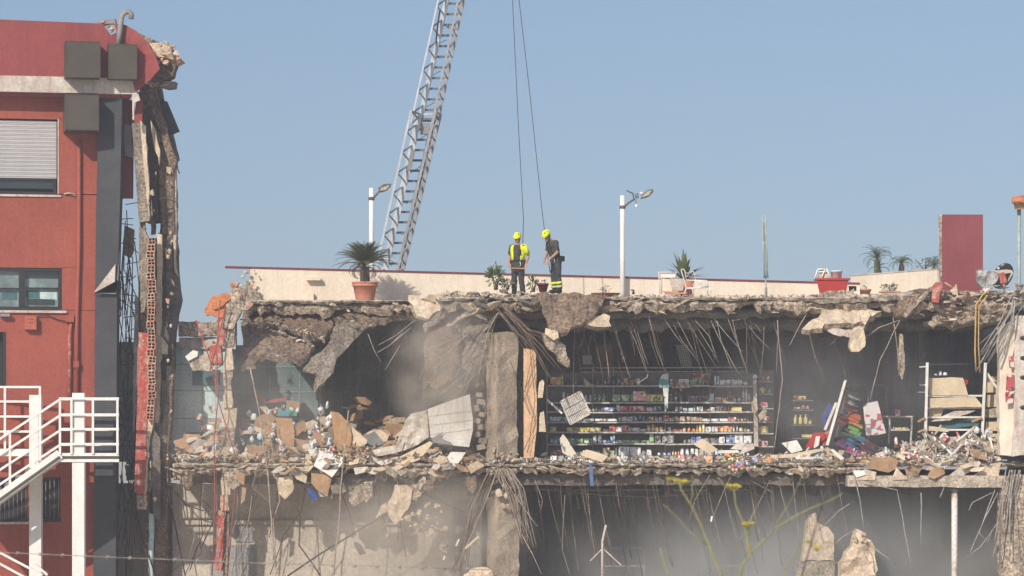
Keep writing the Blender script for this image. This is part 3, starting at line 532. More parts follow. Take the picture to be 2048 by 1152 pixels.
# metal boxes
def mbox(q, name, o1, dx=0, lb=None):
    px0, py0, px1, py1 = q; mm = fbox(MB(), px0, py0, px1, py1, .0 if dx == 0 else .5, o1); return ap(mm, name, M_bronze, label=lb)
mbox((131, 82, 201, 155), 'metal_box', 1.15, 1, 'upper grey metal box over the cornice')
mbox((217, 88, 274, 158), 'metal_box', 1.05, 1, 'upper grey metal box beneath the bent vent pipe')
mbox((131, 189, 198, 260), 'metal_box', 1.0, 0, 'lower grey metal box under the cornice')
for q, o in (((131, 82, 201, 155), 1.152), ((217, 88, 274, 158), 1.052), ((131, 189, 198, 260), 1.002)):
    mm = MB(); x0, y0, x1, y1 = q
    for e in ((x0, y0, x1, y0 + 2), (x0, y1 - 2, x1, y1), (x0, y0, x0 + 2, y1), (x1 - 2, y0, x1, y1)): fbox(mm, *e, o - .01, o + .006)
    ap(mm, 'box_seam', M_bronze)
# shutter: slats
for k in range(15): 
    y0 = 240 + k * 7.7; mm = MB(); fbox(mm, XL, y0, 113, y0 + 4.2, -.14, -.085); fbox(mm, XL, y0 + 4.2, 113, y0 + 7.1, -.14, -.10); ap(mm, 'slat', M_shut)
fr = ap(fbox(fbox(fbox(MB(), XL, 355, 113, 359, -.2, -.1), 106, 359, 112, 386, -.2, -.1), XL, 382, 113, 388, -.2, -.08), 'window_frame', M_black)
fb(XL, 359, 106, 376, -.22, -.18, 'pane', M_glass, fr); fb(XL, 388, 122, 392, -.1, .05, 'sill', M_wstain)
fb(115.4, 237, 117.5, 388, -.1, .012, 'reveal_trim', M_wstain)
# middle window
fr = ap(fbox(fbox(fbox(fbox(fbox(fbox(MB(), XL, 535, 124, 541, -.2, -.03), XL, 613, 124, 620, -.2, -.03), 117, 541, 124, 613, -.2, -.03), 38, 541, 50, 613, -.18, -.04), XL, 575, 38, 577, -.18, -.06), 50, 575, 117, 577, -.18, -.06), 'window_frame', M_black)
for q in ((XL, 541, 38, 575), (XL, 577, 38, 613)): fb(*q, -.21, -.19, 'pane', M_glassg, fr)
for i, q in enumerate(((50, 541, 117, 557), (50, 557.4, 117, 575), (50, 577, 117, 613))): fb(*q, -.21, -.19, 'pane', [M_glass, M_glassg, M_glassg][i], fr)
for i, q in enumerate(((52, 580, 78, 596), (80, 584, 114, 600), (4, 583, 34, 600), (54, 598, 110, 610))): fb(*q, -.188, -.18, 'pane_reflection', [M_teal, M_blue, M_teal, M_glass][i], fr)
fb(XL, 620.4, 133, 625, -.1, .08, 'sill', M_wstain)
# door opening, barred lower windows
fr = fb(6, 664, 11, 776, -.3, .02, 'door_frame', M_black)
for a, b, n in ((XL, 56, 18), (84, 121, 4)):
    fr = fb(a, 955, b, 958, -.2, .01, 'grille_rail', M_black); fb(a, 1038, b, 1041, -.2, .01, 'grille_rail', M_black)
    for k in range(n):
        x = b - 4 - k * 8.5; ap(MB().tube([fp(x, 957, -.05), fp(x, 1040, -.05)], .012, 5), 'grille_bar', M_steel)
fb(XL, 1044.4, 60, 1049, -.1, .1, 'sill', M_wstain)
# pipes, box, conduit
ap(MB().tube([fp(158, 280, .08), fp(158, 500, .08), fp(154, 640, .08), fp(154, 790, .08)], .055, 8), 'drain_pipe', M_red)
ap(MB().tube([fp(142, 648, .07), fp(140, 660, .07), fp(139, 800, .07)], .05, 8), 'drain_pipe', M_redplas)
fb(132, 630, 148, 644, 0, .16, 'junction_box', M_red); fb(147, 722, 158, 735, 0, .16, 'junction_box', M_red)
fb(50, 632, 73, 659, 0, .2, 'alarm_box', mat('alarm_red', (.55, .16, .10), None, 1, .5), label='small red alarm box')
fb(54, 638, 68, 640, .2, .206, 'alarm_slot', M_maroon); fb(54, 644, 68, 646, .2, .206, 'alarm_slot', M_maroon)
ap(MB().tube([fp(73, 633, .05), fp(95, 631, .06), fp(118, 640, .06), fp(134, 643, .06)], .014, 5), 'cable', M_black)
ap(MB().tube([fp(128, 388, .05), fp(137, 386, .1), fp(148, 388, .1), fp(153, 393, .08)], .02, 5), 'loose_wire', M_wstain)
fb(0, 627, 20, 633, 0, .2, 'lamp_fitting', M_steel)
# slate pilaster at the corner
def quad(pts, th, name, m, y, label=None, jag=.0, parent=None, relief=0): return ap(MB().plate(pts, y, th, jag, .2, relief), name, m, parent, label)
quad([(198, 190), (244, 192), (240, 400), (234, 590), (231, 1240), (186, 1240), (190, 590), (192, 420)], .6, 'corner_pilaster', M_slate, -2.75, 'dark slate corner pilaster')
quad([(188, 586), (232, 586), (240, 500), (236, 560), (231, 588)], .05, 'pilaster_sill', M_steel, -2.9)
quad([(188, 584), (231, 528), (229, 586)], .03, 'painted_sun_patch', M_wstain, -2.82)  # pale triangle painting the sunlight that falls low on the pilaster
quad([(244, 200), (266, 200), (264, 396), (242, 396)], .3, 'return_wall', M_maroon, -1.9); quad([(245, 245), (262, 250), (266, 318), (250, 310)], .1, 'torn_panel', M_steel, -2.1, jag=.02)
# torn maroon sheet and masonry at the top corner
quad(T1([(455, 95), (500, 100), (545, 125), (590, 170), (625, 225), (637, 275), (600, 318), (545, 370), (530, 330), (560, 250), (570, 205), (550, 180), (480, 175)]), .12, 'torn_parapet_sheet', M_maroon, -2.9, 'torn maroon parapet sheet curling off the corner', .012, relief=.03)
quad(T1([(525, 340), (545, 350), (560, 400), (540, 410), (535, 480), (528, 480), (530, 400)]), .1, 'torn_edge', M_wstain, -2.85, jag=.015)
for pts, y, m in (([(600, 165), (690, 180), (715, 240), (730, 248), (700, 262), (650, 240), (620, 215)], -2.0, M_brick), ([(600, 170), (650, 175), (690, 190), (680, 230), (630, 225)], -2.25, M_plast), ([(625, 235), (705, 255), (690, 300), (660, 322), (610, 330), (632, 280)], -2.1, M_soff), ([(655, 325), (695, 328), (698, 350), (640, 340)], -2.0, M_conc)):
    quad(T1(pts), .7, 'torn_masonry', m, y, None, .04, relief=.06)
for k in range(22): chunk(random.choice(['brick_chunk', 'pale_chunk', 'brick_chunk']), P(*T1([(random.uniform(600, 715), 165 + random.uniform(0, 90))])[0], -2.3), random.uniform(.1, .24), 'broken_brick', A)
# torn flank: upright strips of concrete, brick and mesh
strips = [([(528, 490), (566, 490), (580, 640), (600, 880), (556, 892), (545, 700)], -2.3, M_conc, .25), ([(545, 400), (568, 400), (566, 490), (530, 490)], -2.2, M_maroon, .25),
    ([(556, 900), (596, 945), (590, 1150), (580, 1250), (560, 1250)], -2.2, M_conc, .3), ([(562, 480), (580, 500), (600, 860), (596, 885), (582, 720), (570, 600)], -2.35, M_plast, .2),
    ([(545, 370), (620, 345), (640, 420), (690, 600), (705, 640), (690, 700), (650, 560), (610, 440), (560, 400)], -1.6, M_soff, .5), ([(600, 480), (620, 520), (640, 600), (640, 660), (620, 600)], -1.9, M_plast, .2),
    ([(580, 430), (605, 440), (630, 640), (625, 720), (632, 880), (612, 885), (605, 700), (585, 560)], -1.7, M_irond, .3), ([(632, 560), (690, 640), (690, 800), (695, 930), (650, 940), (640, 760)], -1.5, M_soff, .4),
    ([(640, 660), (660, 660), (664, 940), (690, 1000), (712, 1100), (720, 1200), (690, 1370), (690, 1500), (640, 1500), (650, 1100)], -1.3, M_dark, .6), ([(690, 620), (702, 640), (705, 900), (702, 1080), (712, 1110), (700, 1090), (688, 900)], -1.4, M_plast, .3),
    ([(664, 665), (686, 672), (680, 700), (664, 690)], -1.6, M_plast, .2), ([(500, 905), (538, 920), (535, 1000), (520, 1030), (495, 1020)], -1.9, M_soff, .15),
    ([(630, 935), (648, 940), (640, 1250), (642, 1400), (634, 1690), (620, 1690), (625, 1300)], -2.1, M_plast, .3), ([(540, 1180), (552, 1200), (553, 1440), (540, 1700), (535, 1760), (530, 1700)], -2.3, M_black, .3),
    ([(556, 1330), (596, 1330), (598, 1560), (580, 1640), (582, 1830), (575, 1980), (540, 1965), (546, 1850), (552, 1640), (548, 1500)], -2.35, M_redplas, .2), ([(598, 1540), (612, 1690), (598, 1760), (585, 1980), (575, 1985), (585, 1700)], -2.3, M_plast, .25),
    ([(612, 1690), (650, 1690), (690, 1500), (685, 1660), (672, 1800), (668, 2300), (620, 2300), (630, 1900)], -1.9, M_soff, .4), ([(600, 1690), (640, 1750), (640, 2080), (615, 2070)], -2.2, M_dark, .3), ([(545, 1980), (580, 1985), (595, 2010), (585, 2040), (548, 2040)], -2.2, M_cbrk, .3),
    ([(690, 1370), (695, 1420), (690, 1700), (684, 1760), (680, 1500)], -1.5, M_soff, .3), ([(596, 2050), (616, 2060), (612, 2310), (596, 2310)], -1.8, M_blue, .2)]
for pts, y, m, th in strips: quad(T1(pts), th, 'torn_strip', m, y, None, .022, relief=.02)
quad(T1([(640, 405), (668, 405), (718, 525), (680, 542)]), .12, 'hanging_panel', M_slate, -1.2, 'small slate panel hanging off the torn flank')
# the dark flank behind the strips, with two holes to the sky
for pts in ([(560, 340), (640, 330), (700, 600), (708, 640), (660, 655), (630, 640), (612, 650), (600, 560), (560, 480)], [(540, 480), (600, 560), (606, 650), (600, 740), (620, 745), (640, 640), (700, 650), (706, 760), (704, 880), (640, 880), (600, 890), (560, 880)], [(640, 870), (704, 880), (708, 1000), (690, 1500), (560, 1900), (556, 950), (600, 955), (640, 950)]):
    quad(T1(pts), .5, 'flank_core', M_soff, -.9, None, .03, relief=.05)
quad(T1([(560, 130), (640, 170), (700, 260), (660, 330), (600, 345), (560, 300)]), .6, 'flank_core', M_cbrk, -1.9, None, .03, relief=.06)
oul = [(170, 288), (240, 300), (320, 346), (560, 351), (680, 344), (1000, 334), (1160, 332)]; oil = [(170, 275), (440, 284), (600, 281), (1000, 292), (1160, 296)]
for k in range(58):
    t = random.random() ** .8; y0 = random.uniform(180, 1080); L = random.uniform(40, 190); wd = random.uniform(2.5, 7); pts = []
    for yy in (y0, y0 + L * .5, y0 + L): a, b = interp(oil, yy), interp(oul, yy); pts.append((a + (b - a) * t, yy))
    m = random.choice([M_plast, M_cbrk, M_cbrk, M_dark, M_soff, M_brick, M_irond, M_plast]); dp = random.uniform(-1.5, -1.05)
    quad([(x - wd, y) for x, y in pts] + [(x + wd, y) for x, y in reversed(pts)], .12, 'torn_strip', m, dp, None, .02, relief=.02)
# hollow bricks exposed one above the other
hb = MB()
hb.box((0, .1, 0), (.235, .02, .2)); hb.box((0, 0, .09), (.235, .2, .02)); hb.box((0, 0, -.09), (.235, .2, .02))
for x in (-.108, 0, .108): hb.box((x, 0, 0), (.02, .2, .16))
hb.box((0, 0, 0), (.195, .196, .018)); hme = hb.mesh('hollow_brick', M_brick); dk = MB().box((0, .085, 0), (.2, .01, .16)).mesh('brick_cavity', M_bdark)
for k in range(26):
    px = 303 + (k > 12) * 1 - (k * .05) + random.uniform(-2, 2); py = 482 + k * 14.0
    o = inst(hme, 'hollow_brick', P(px, py, -2.45), (random.uniform(-.08, .08), random.uniform(-.1, .1), random.uniform(-.2, .2)), (random.uniform(.8, 1), 1, .95), A)
    c = bpy.data.objects.new('brick_cavity', dk); COL.objects.link(c); c.parent = o
# flank mesh of dark rods behind
for k in range(34):
    x0 = random.uniform(236, 272); y0 = random.uniform(400, 1000); ap(MB().tube([P(x0, y0, -1.9), P(x0 + random.uniform(-14, 18), y0 + random.uniform(40, 110), -1.9), P(x0 + random.uniform(-20, 24), y0 + random.uniform(110, 230), -1.85)], .014, 4), 'rebar', M_irond)
for k in range(22):
    x0 = random.uniform(238, 268); y0 = 410 + k * 22; ap(MB().tube([P(x0 - 10, y0 + random.uniform(-14, 14), -1.92), P(x0 + 22, y0 + random.uniform(-14, 14), -1.88)], .012, 4), 'rebar', M_irond)
for pts in ([(268, 1000), (285, 1080), (315, 1160)], [(240, 950), (262, 1040), (250, 1180)], [(300, 860), (330, 950), (352, 1060), (372, 1160)], [(262, 600), (300, 640), (345, 700)], [(352, 312), (356, 340), (359, 347)], [(250, 930), (290, 1100), (300, 1180)], [(336, 900), (345, 1000), (338, 1100)], [(285, 900), (262, 990), (244, 1090)], [(330, 960), (372, 1010), (408, 1022)], [(300, 400), (330, 396), (352, 404)], [(300, 600), (318, 660), (324, 760)]):
    ap(MB().tube([P(a, b, -1.9) for a, b in pts], .018, 5), 'rebar', M_irond)
for k in range(70): chunk(random.choice(['chunk', 'pale_chunk', 'brick_chunk', 'dark_chunk']), P(random.choice([random.uniform(285, 322), random.uniform(334, 345)]), random.uniform(330, 1000), -2.35 if k % 2 else -1.7), random.uniform(.08, .2), 'broken_brick', A, sq=(.7, .7, 1.3))

P = P_shop
# ------------------------------------------------------------------ white outside stair
ST = thing('outside_stair', 'white steel outside stair with railings in front of the red building', 'stair', P(120, 1236, -5))
def tp(mb, name, m=None, parent=None): return put(mb, name, m or M_white, parent or ST)
YS = -1.8
def sbar(a, b, y, wd, h, name, m=None, y2=None): return tp(MB().bar(P(a[0], a[1], y), P(b[0], b[1], y if y2 is None else y2), wd, h, (0, 1, 0)), name, m)
sbar((158, 786), (158, 1250), YS - .1, .33, .33, 'post'); sbar((72, 790), (72, 1250), YS + 1.4, .33, .33, 'post')
tp(MB().add([P(118, 906, YS - .3), P(238, 906, YS - .3), P(238, 906, YS + 1.6), P(118, 906, YS + 1.6), P(118, 924, YS - .3), P(238, 924, YS - .3), P(238, 924, YS + 1.6), P(118, 924, YS + 1.6)], [(0, 1, 2, 3), (7, 6, 5, 4), (0, 4, 5, 1), (1, 5, 6, 2), (2, 6, 7, 3), (3, 7, 4, 0)]), 'landing')
fl = tp(MB().add([P(118, 912, YS - .306), P(238, 912, YS - .306), P(238, 918, YS - .306), P(118, 918, YS - .306)], [(0, 3, 2, 1)]), 'landing_web', M_bronze)
for y in (YS - .32, YS + 1.6):
    off = 0 if y < YS else 5
    sbar((120, 908 + off), (-40, 1022 + off), y, .26, .07, 'stringer')
    if y < YS: sbar((120, 914), (-40, 1028), y - .04, .08, .02, 'stringer_web', M_bronze)
    for py in (797, 829, 858, 888): sbar((120, py + off * .3), (238, py + off * .3), y, .06, .075, 'rail')
    for px in (120, 143, 186, 235): sbar((px, 795), (px, 908), y, .06, .06, 'baluster')
    for py in (799, 831, 861, 890): sbar((120, py), (-60, py + 118), y, .06, .085, 'handrail' if py == 799 else 'rail')
for px in (75, 20, -30): sbar((px, 830 + (75 - px) * .66 - 0), (px, 940 + (75 - px) * .66), YS - .32, .06, .06, 'baluster')
for k in range(9):
    px = 112 - k * 20; py = 910 + (120 - px) * .712 - 7; c = P(px, py, YS + .64); tp(MB().box(c, (.30, 1.75, .045)), 'step'); 
    tp(MB().box(c + Vector((-.15, 0, -.09)), (.02, 1.75, .12)), 'riser')
for py in (774, 803, 833, 863): sbar((-60, py), (80, py), YS + 1.7, .06, .07, 'rail')
for px in (80, 10): sbar((px, 772), (px, 905), YS + 1.7, .06, .06, 'baluster')
sbar((-40, 905), (82, 905), YS + 1.7, .2, .1, 'landing_edge')
for a, b in (((-10, 1100), (85, 1150)), ((-10, 1122), (60, 1160)), ((70, 1128), (95, 1150)), ((-10, 1148), (30, 1170))): sbar(a, b, YS + .2, .06, .08, 'lower_rail')
# ------------------------------------------------------------------ reinforcement hanging from the torn floors
def rod(pts, y, r, m, name='rebar', parent=None, y1=None):
    q = [P(a, b, y + random.uniform(-.03, .03)) for a, b in pts]; k2 = [q[0]]
    for a, b in zip(q, q[1:]):
        n = max(1, int((b - a).length / .35))
        for i in range(1, n + 1): k2.append(a.lerp(b, i / n) + (Vector((random.uniform(-1, 1), random.uniform(-1, 1), 0)) * .016 if i < n else Vector()))
    q = k2; r *= .78
    return put(MB().tube(q, r, 5), name, m, parent or B)
def T7p(a): return T7([a])[0]
for a, b, c in (((310, 120), (350, 290), (380, 450)), ((460, 110), (500, 300), (545, 520)), ((548, 160), (565, 300), (590, 510)), ((600, 60), (660, 260), (745, 505)), ((610, 50), (690, 320), (730, 480)), ((725, 20), (810, 250), (875, 480)),
    ((770, 50), (840, 300), (880, 410)), ((720, 100), (780, 220), (860, 450)), ((845, 40), (910, 260), (970, 440)), ((875, 20), (950, 280), (1005, 470)), ((915, 40), (960, 240), (1000, 400)), ((1000, 70), (1090, 200), (1140, 260)),
    ((1040, 50), (1130, 230), (1250, 385)), ((1085, 60), (1180, 240), (1240, 350)), ((1145, 50), (1260, 230), (1395, 440)), ((1185, 40), (1300, 220), (1400, 390)), ((1230, 80), (1330, 190), (1390, 360)), ((1370, 70), (1460, 180), (1580, 310)),
    ((1390, 80), (1420, 230), (1500, 440)), ((1470, 60), (1510, 170), (1560, 290)), ((1565, 50), (1690, 120), (1720, 180)), ((1580, 60), (1690, 200), (1815, 320)), ((1345, 80), (1410, 220), (1555, 480)), ((1610, 120), (1612, 300), (1610, 470)), ((1740, 120), (1735, 280), (1715, 480)), ((1830, 150), (1845, 200), (1830, 480))):
    rod([T7p(a), T7p(b), T7p(c)], random.uniform(.35, 1.1), random.uniform(.009, .0165), random.choice([M_dusty, M_dusty, M_iron]))
rod(T7([(875, 480), (872, 500), (800, 545)]), .5, .02, M_dusty); rod(T7([(400, 150), (400, 230), (360, 290)]), .8, .01, M_dusty); rod(T7([(455, 190), (430, 330)]), .8, .01, M_dusty)
for k in range(22):
    x0 = random.uniform(1130, 1700); L = random.uniform(40, 130); rod([(x0, 638), (x0 + L * .12, 638 + L * .5), (x0 + L * random.uniform(.15, .4), 638 + L)], random.uniform(.4, 1.2), random.uniform(.006, .011), random.choice([M_dusty, M_iron]))
# upper fan beside the pillar
for k in range(19):
    t = k / 18; x0 = 996 + t * 22 + random.uniform(-4, 4); x1 = 1062 + t * 66 + random.uniform(-10, 10); y1_ = 700 + random.uniform(-30, 60)
    rod([(x0, 618 + random.uniform(-8, 8)), (x0 * .55 + x1 * .45 + random.uniform(-5, 3), 662 + random.uniform(-6, 6)), (x1, y1_)], random.uniform(-.15, .25), random.choice([.008, .011, .015, .021]), random.choice([M_dusty, M_iron, M_iron, M_irond]))
for k in range(8):
    x1 = 980 - k * 15 + random.uniform(-6, 6); rod([(996 + random.uniform(-6, 6), 625), (985 - k * 5, 660 + k * 2), (x1, 725 + random.uniform(-25, 75))], random.uniform(-.1, .2), random.uniform(.01, .018), random.choice([M_irond, M_iron, M_dusty]))
for pts in ([(980, 640), (905, 690), (855, 720), (838, 760)], [(960, 648), (900, 700), (872, 735), (868, 770)], [(940, 660), (880, 690), (850, 700)], [(990, 700), (940, 740), (880, 790)], [(985, 715), (900, 800)], [(975, 690), (945, 745), (925, 795)], [(822, 655), (780, 690), (755, 705)], [(806, 665), (775, 695)], [(830, 640), (790, 672), (757, 690)], [(736, 668), (748, 700), (762, 725)], [(712, 660), (716, 675)], [(800, 690), (770, 740)]):
    rod(pts, .4, .013, M_dusty)
for pts in ([(1020, 720), (1045, 790), (1060, 830)], [(1075, 720), (1045, 790), (1025, 830)], [(1060, 690), (1070, 800), (1055, 905)], [(1065, 712), (1050, 780), (1072, 850), (1048, 900)]): rod(pts, -.02, .01, M_irond)
# lower fans
for k in range(22):
    t = k / 21; x0 = 985 + random.uniform(-8, 12); rod([(x0, 936), (x0 - 26 - t * 22, 1020 + random.uniform(-14, 14)), (898 + t * 36 + random.uniform(-6, 8), 1150 - random.uniform(0, 70) * t)], random.uniform(-.1, .25), random.choice([.008, .012, .018]), random.choice([M_iron, M_irond, M_dusty]))
for k in range(24):
    t = k / 23; x0 = 1000 + random.uniform(-6, 26); rod([(x0, 938), (x0 + 14 + t * 18, 985 + random.uniform(-10, 10)), (1038 + t * 34 + random.uniform(-8, 8), 1040 + random.uniform(0, 60))], random.uniform(-.15, .1), random.choice([.008, .012, .018]), random.choice([M_dusty, M_dusty, M_iron]))
rod([(1040, 1060), (1066, 1110), (1083, 1148)], -.1, .018, M_dusty)
# rods hanging over the open ground floor
for k in range(74):
    x0 = 1048 + k * 8.6 + random.uniform(-10, 10); L = random.uniform(50, 215) * (1.1 if 1100 < x0 < 1540 else .75); dx = L * random.uniform(.1, .26)
    rod([(x0, 940), (x0 + dx * .4, 940 + L * .45), (x0 + dx, 940 + L)], random.uniform(.2, 1.2), random.uniform(.006, .013), random.choice([M_iron, M_iron, M_dusty, M_irond]))
for pts, r in (([(1420, 950), (1390, 1000), (1378, 1040)], .012), ([(1468, 940), (1440, 1000), (1428, 1030)], .012), ([(1070, 960), (1085, 1000), (1082, 1020)], .012), ([(1130, 990), (1125, 1100), (1140, 1150)], .011), ([(1540, 960), (1500, 1040), (1470, 1100)], .01), ([(1500, 960), (1545, 985), (1550, 1000)], .01)): rod(pts, .3, r, M_dusty)
for pts, m, r, y in (([(535, 832), (548, 920), (560, 1000), (546, 1040), (552, 1135)], M_dusty, .022, .1), ([(500, 735), (520, 830), (536, 950), (548, 1120)], M_dusty, .028, -.1), ([(697, 820), (686, 920), (680, 1010), (668, 1150)], M_dusty, .025, -.1), ([(610, 975), (600, 1030), (598, 1090), (640, 1150)], M_irond, .026, .2), ([(604, 1020), (568, 1070), (540, 1150)], M_irond, .015, .2), ([(672, 960), (700, 1030), (712, 1072)], M_irond, .015, .2),
    ([(575, 1152), (640, 1108), (735, 1050), (850, 988), (930, 1025)], M_irond, .032, .3), ([(688, 990), (720, 955), (745, 935)], M_irond, .012, .1), ([(740, 940), (720, 990), (700, 1020)], M_dusty, .01, .1), ([(760, 940), (735, 1000)], M_dusty, .01, .1), ([(430, 700), (434, 900), (432, 1060)], M_dusty, .01, .7), ([(860, 935), (850, 1000), (838, 1060)], M_iron, .01, .2), ([(545, 950), (560, 990)], M_irond, .012, .2), ([(400, 1000), (405, 1070), (380, 1140)], M_irond, .02, .3), ([(412, 1005), (410, 1060), (370, 1150)], M_irond, .014, .3), ([(345, 1140), (400, 1110), (415, 1060)], M_irond, .012, .3)): rod(pts, y, r, m, 'hanging_cable')
for k in range(18):
    x0 = random.uniform(360, 965); L = random.uniform(60, 210); rod([(x0, 938), (x0 + random.uniform(-12, 12), 938 + L * .5), (x0 + random.uniform(-34, 34), 938 + L)], random.uniform(-.1, .6), random.uniform(.008, .018), random.choice([M_irond, M_dusty, M_irond]), 'hanging_cable')
for k in range(16):
    x0 = random.uniform(350, 950); y0 = random.uniform(938, 975); a, h = random.uniform(6, 16), random.uniform(16, 46); put(MB().plate([(x0 - a, y0), (x0 + a * .8, y0 - 4), (x0 + a, y0 + h * .6), (x0 + random.uniform(-6, 6), y0 + h), (x0 - a * .9, y0 + h * .7)], random.uniform(-.1, .2), .08, .03, .12, .03), 'torn_flap', random.choice([M_cbrk, M_soff, M_conc, M_plast]), B)
# strands at the right-hand end
for k in range(15):
    x0 = 2036 + random.uniform(-22, 14); x1 = 1948 + random.uniform(0, 62); rod([(x0, 590 + random.uniform(0, 22)), ((x0 + x1) / 2 + random.uniform(-2, 14), 650 + random.uniform(-8, 8)), (x1, 705 + random.uniform(-20, 42))], random.uniform(-.75, -.4), random.choice([.008, .012, .02, .03]), random.choice([M_gstr, M_gstr, M_dusty]))
for k in range(8):
    x0 = 2022 + random.uniform(-16, 20); rod([(x0, 940), (x0 - random.uniform(0, 18), 1000), (x0 - random.uniform(-4, 24), 1040 + random.uniform(0, 90))], random.uniform(-.6, -.35), random.uniform(.014, .026), random.choice([M_gstr, M_dusty]))
for pts in ([(1996, 985), (1968, 1040), (1958, 1065), (1975, 1085), (1985, 1060)], [(1990, 980), (1964, 1050), (1942, 1100), (1934, 1112), (1960, 1095), (1995, 1045)], [(2000, 1060), (1984, 1118)], [(1985, 985), (1945, 1005), (1938, 1020)], [(1705, 940), (1720, 1000), (1729, 1062)], [(1725, 965), (1794, 980), (1825, 1145)], [(1842, 985), (1842, 1090)], [(1888, 975), (1880, 995)]): rod(pts, -.2, .02, M_gstr)
for pts in ([(1700, 700), (1758, 655), (1800, 640)], [(1786, 635), (1795, 700), (1798, 750)], [(1660, 690), (1690, 660), (1715, 648)], [(1580, 690), (1600, 650), (1612, 630)], [(1800, 640), (1760, 720), (1740, 800)], [(1555, 640), (1565, 760), (1548, 900)]): rod(pts, .2, .018, M_dusty)
put(MB().plate([(1799, 668), (1806, 668), (1810, 735), (1804, 760), (1796, 740)], .1, .1, .01, .1, .01), 'broken_lintel', M_cbrk, B)
# cables
for i, (pts, lb) in enumerate((([(392, 640), (420, 720), (437, 790), (428, 880), (430, 1000), (424, 1150)], 'red cable hanging leftmost across the gap beside the torn wall upright'), ([(440, 600), (433, 700), (436, 800), (470, 910), (472, 960), (455, 1150)], 'red cable crossing the torn wall upright and hanging to the ground'), ([(452, 610), (436, 680), (420, 740)], 'short red cable slung from the orange tile bed'))):
    put(MB().tube([P(a, b, .05) for a, b in pts], .018, 6), 'hanging_cable', M_rrope, None, lb, 'cable', 'red cables hanging from the torn wall')
put(MB().tube([P(a, b, -.6) for a, b in ((1985, 575), (1965, 590), (1952, 610), (1950, 700), (1952, 740))], .024, 6), 'yellow_hose', M_yel, None, 'yellow hose hanging outermost beside the right-hand strands', 'hose', 'yellow hoses at the right end')
put(MB().tube([P(a, b, -.6) for a, b in ((1975, 590), (1958, 612), (1957, 690), (1960, 745))], .02, 6), 'yellow_hose', M_yel, None, 'yellow hose looped just inside the outermost one', 'hose', 'yellow hoses at the right end')
put(MB().tube([P(1014, -320, 1.2), P(1025, 0, 1.2), P(1036, 235, 1.2), P(1047, 440, 1.25), P(1045, 505, 1.2)], .012, 6), 'hoist_rope', M_rope, None, 'dark rope running down to the firefighter in the yellow vest', 'rope', 'ropes from above the frame')
put(MB().tube([P(1012, -320, 1.2), P(1038, 0, 1.2), P(1060, 190, 1.2), P(1085, 430, 1.2), P(1100, 545, 1.0)], .012, 6), 'hoist_rope', M_rope, None, 'dark rope running down to the firefighter in the dark shirt', 'rope', 'ropes from above the frame')

# ------------------------------------------------------------------ things on the roof terrace
# potted cycad
py0 = 2.25; PB = P(730, 601.5, py0); PB.z = ZR
C = thing('potted_palm', 'large bushy sago palm in a terracotta pot before the parapet', 'potted plant', PB)
put(MB().lathe([(.25, 0), (.27, .06), (.335, .40), (.365, .40), (.37, .455), (.355, .46), (.36, .485), (.375, .49), (.38, .53), (.33, .535), (.32, .47), (0.02, .46)], PB, 28), 'pot', M_terra, C)
put(MB().lathe([(.33, .46), (.05, .47)], PB, 16), 'soil', M_soil, C)
put(MB().lathe([(.12, .44), (.14, .6), (.13, .8), (.12, .92), (.05, .98)], PB, 12), 'trunk', M_trunk, C)
def frond(L, droop, nl, lw, ll, up=.5, rnd=random):
    mb = MB(); pts = []; a = math.radians(rnd.uniform(50, 70)) * up * 2
    p = Vector((0, 0, 0)); ang = a; n = 9
    for i in range(n + 1):
        pts.append(p.copy()); p = p + Vector((math.cos(ang), 0, math.sin(ang))) * L / n; ang -= droop / n * (1 + i * .12)
    mb.tube(pts, [.012 * (1 - .7 * i / n) for i in range(n + 1)], 4)
    for i in range(nl):
        t = .1 + .9 * i / nl; k = t * n; j = min(int(k), n - 1); q = pts[j].lerp(pts[j + 1], k - j); d = (pts[j + 1] - pts[j]).normalized()
        for sgn in (-1, 1):
            l = ll * (math.sin(PI * min(1, .15 + t * .9)) * .8 + .2) * rnd.uniform(.85, 1.1); sd = Vector((0, sgn, 0)); nv_ = d.cross(Vector((0, 1, 0)))
            e = q + (d * .55 + sd * .8 - nv_ * .0 + Vector((0, 0, .12 if sgn else 0))).normalized() * l
            mb.add([q - d * lw, q + d * lw, e + d * lw * .2, e - d * lw * .2], [(0, 1, 2, 3)])
    return mb
rr = random.Random(3)
FM = [frond(rr.uniform(.95, 1.1), rr.uniform(.5, .95), 30, .012, .2, .5, rr).mesh('frond', M_frond) for _ in range(5)]
FMD = [frond(rr.uniform(.62, .78), rr.uniform(2.2, 3.0), 22, .012, .13, .4, rr).mesh('frond', M_fdead) for _ in range(3)]
for k in range(84):
    t = k / 84; inst(rr.choice(FM), 'frond', PB + Vector((0, 0, .92 + .06 * (1 - t))), (rr.uniform(-.25, .25), .62 - t * 1.28 + rr.uniform(-.12, .12) - .62 + .35, k * 2.4), (1,) * 3 if t > .3 else (.85,) * 3, C) if False else inst(rr.choice(FM), 'frond', PB + Vector((0, 0, .99)), (rr.uniform(-.2, .2), -.62 + t * 1.22 + rr.uniform(-.1, .1), k * 2.399), ((.78 + .22 * t),) * 3, C)
for a in (2.6, 2.95, 3.3, 3.7, -.35, .1, -.8, 4.4, 5.0): inst(rr.choice(FMD), 'frond', PB + Vector((0, 0, .88)), (rr.uniform(-.2, .2), rr.uniform(.0, .3), a), (1,) * 3, C, 'brown dead frond drooping')
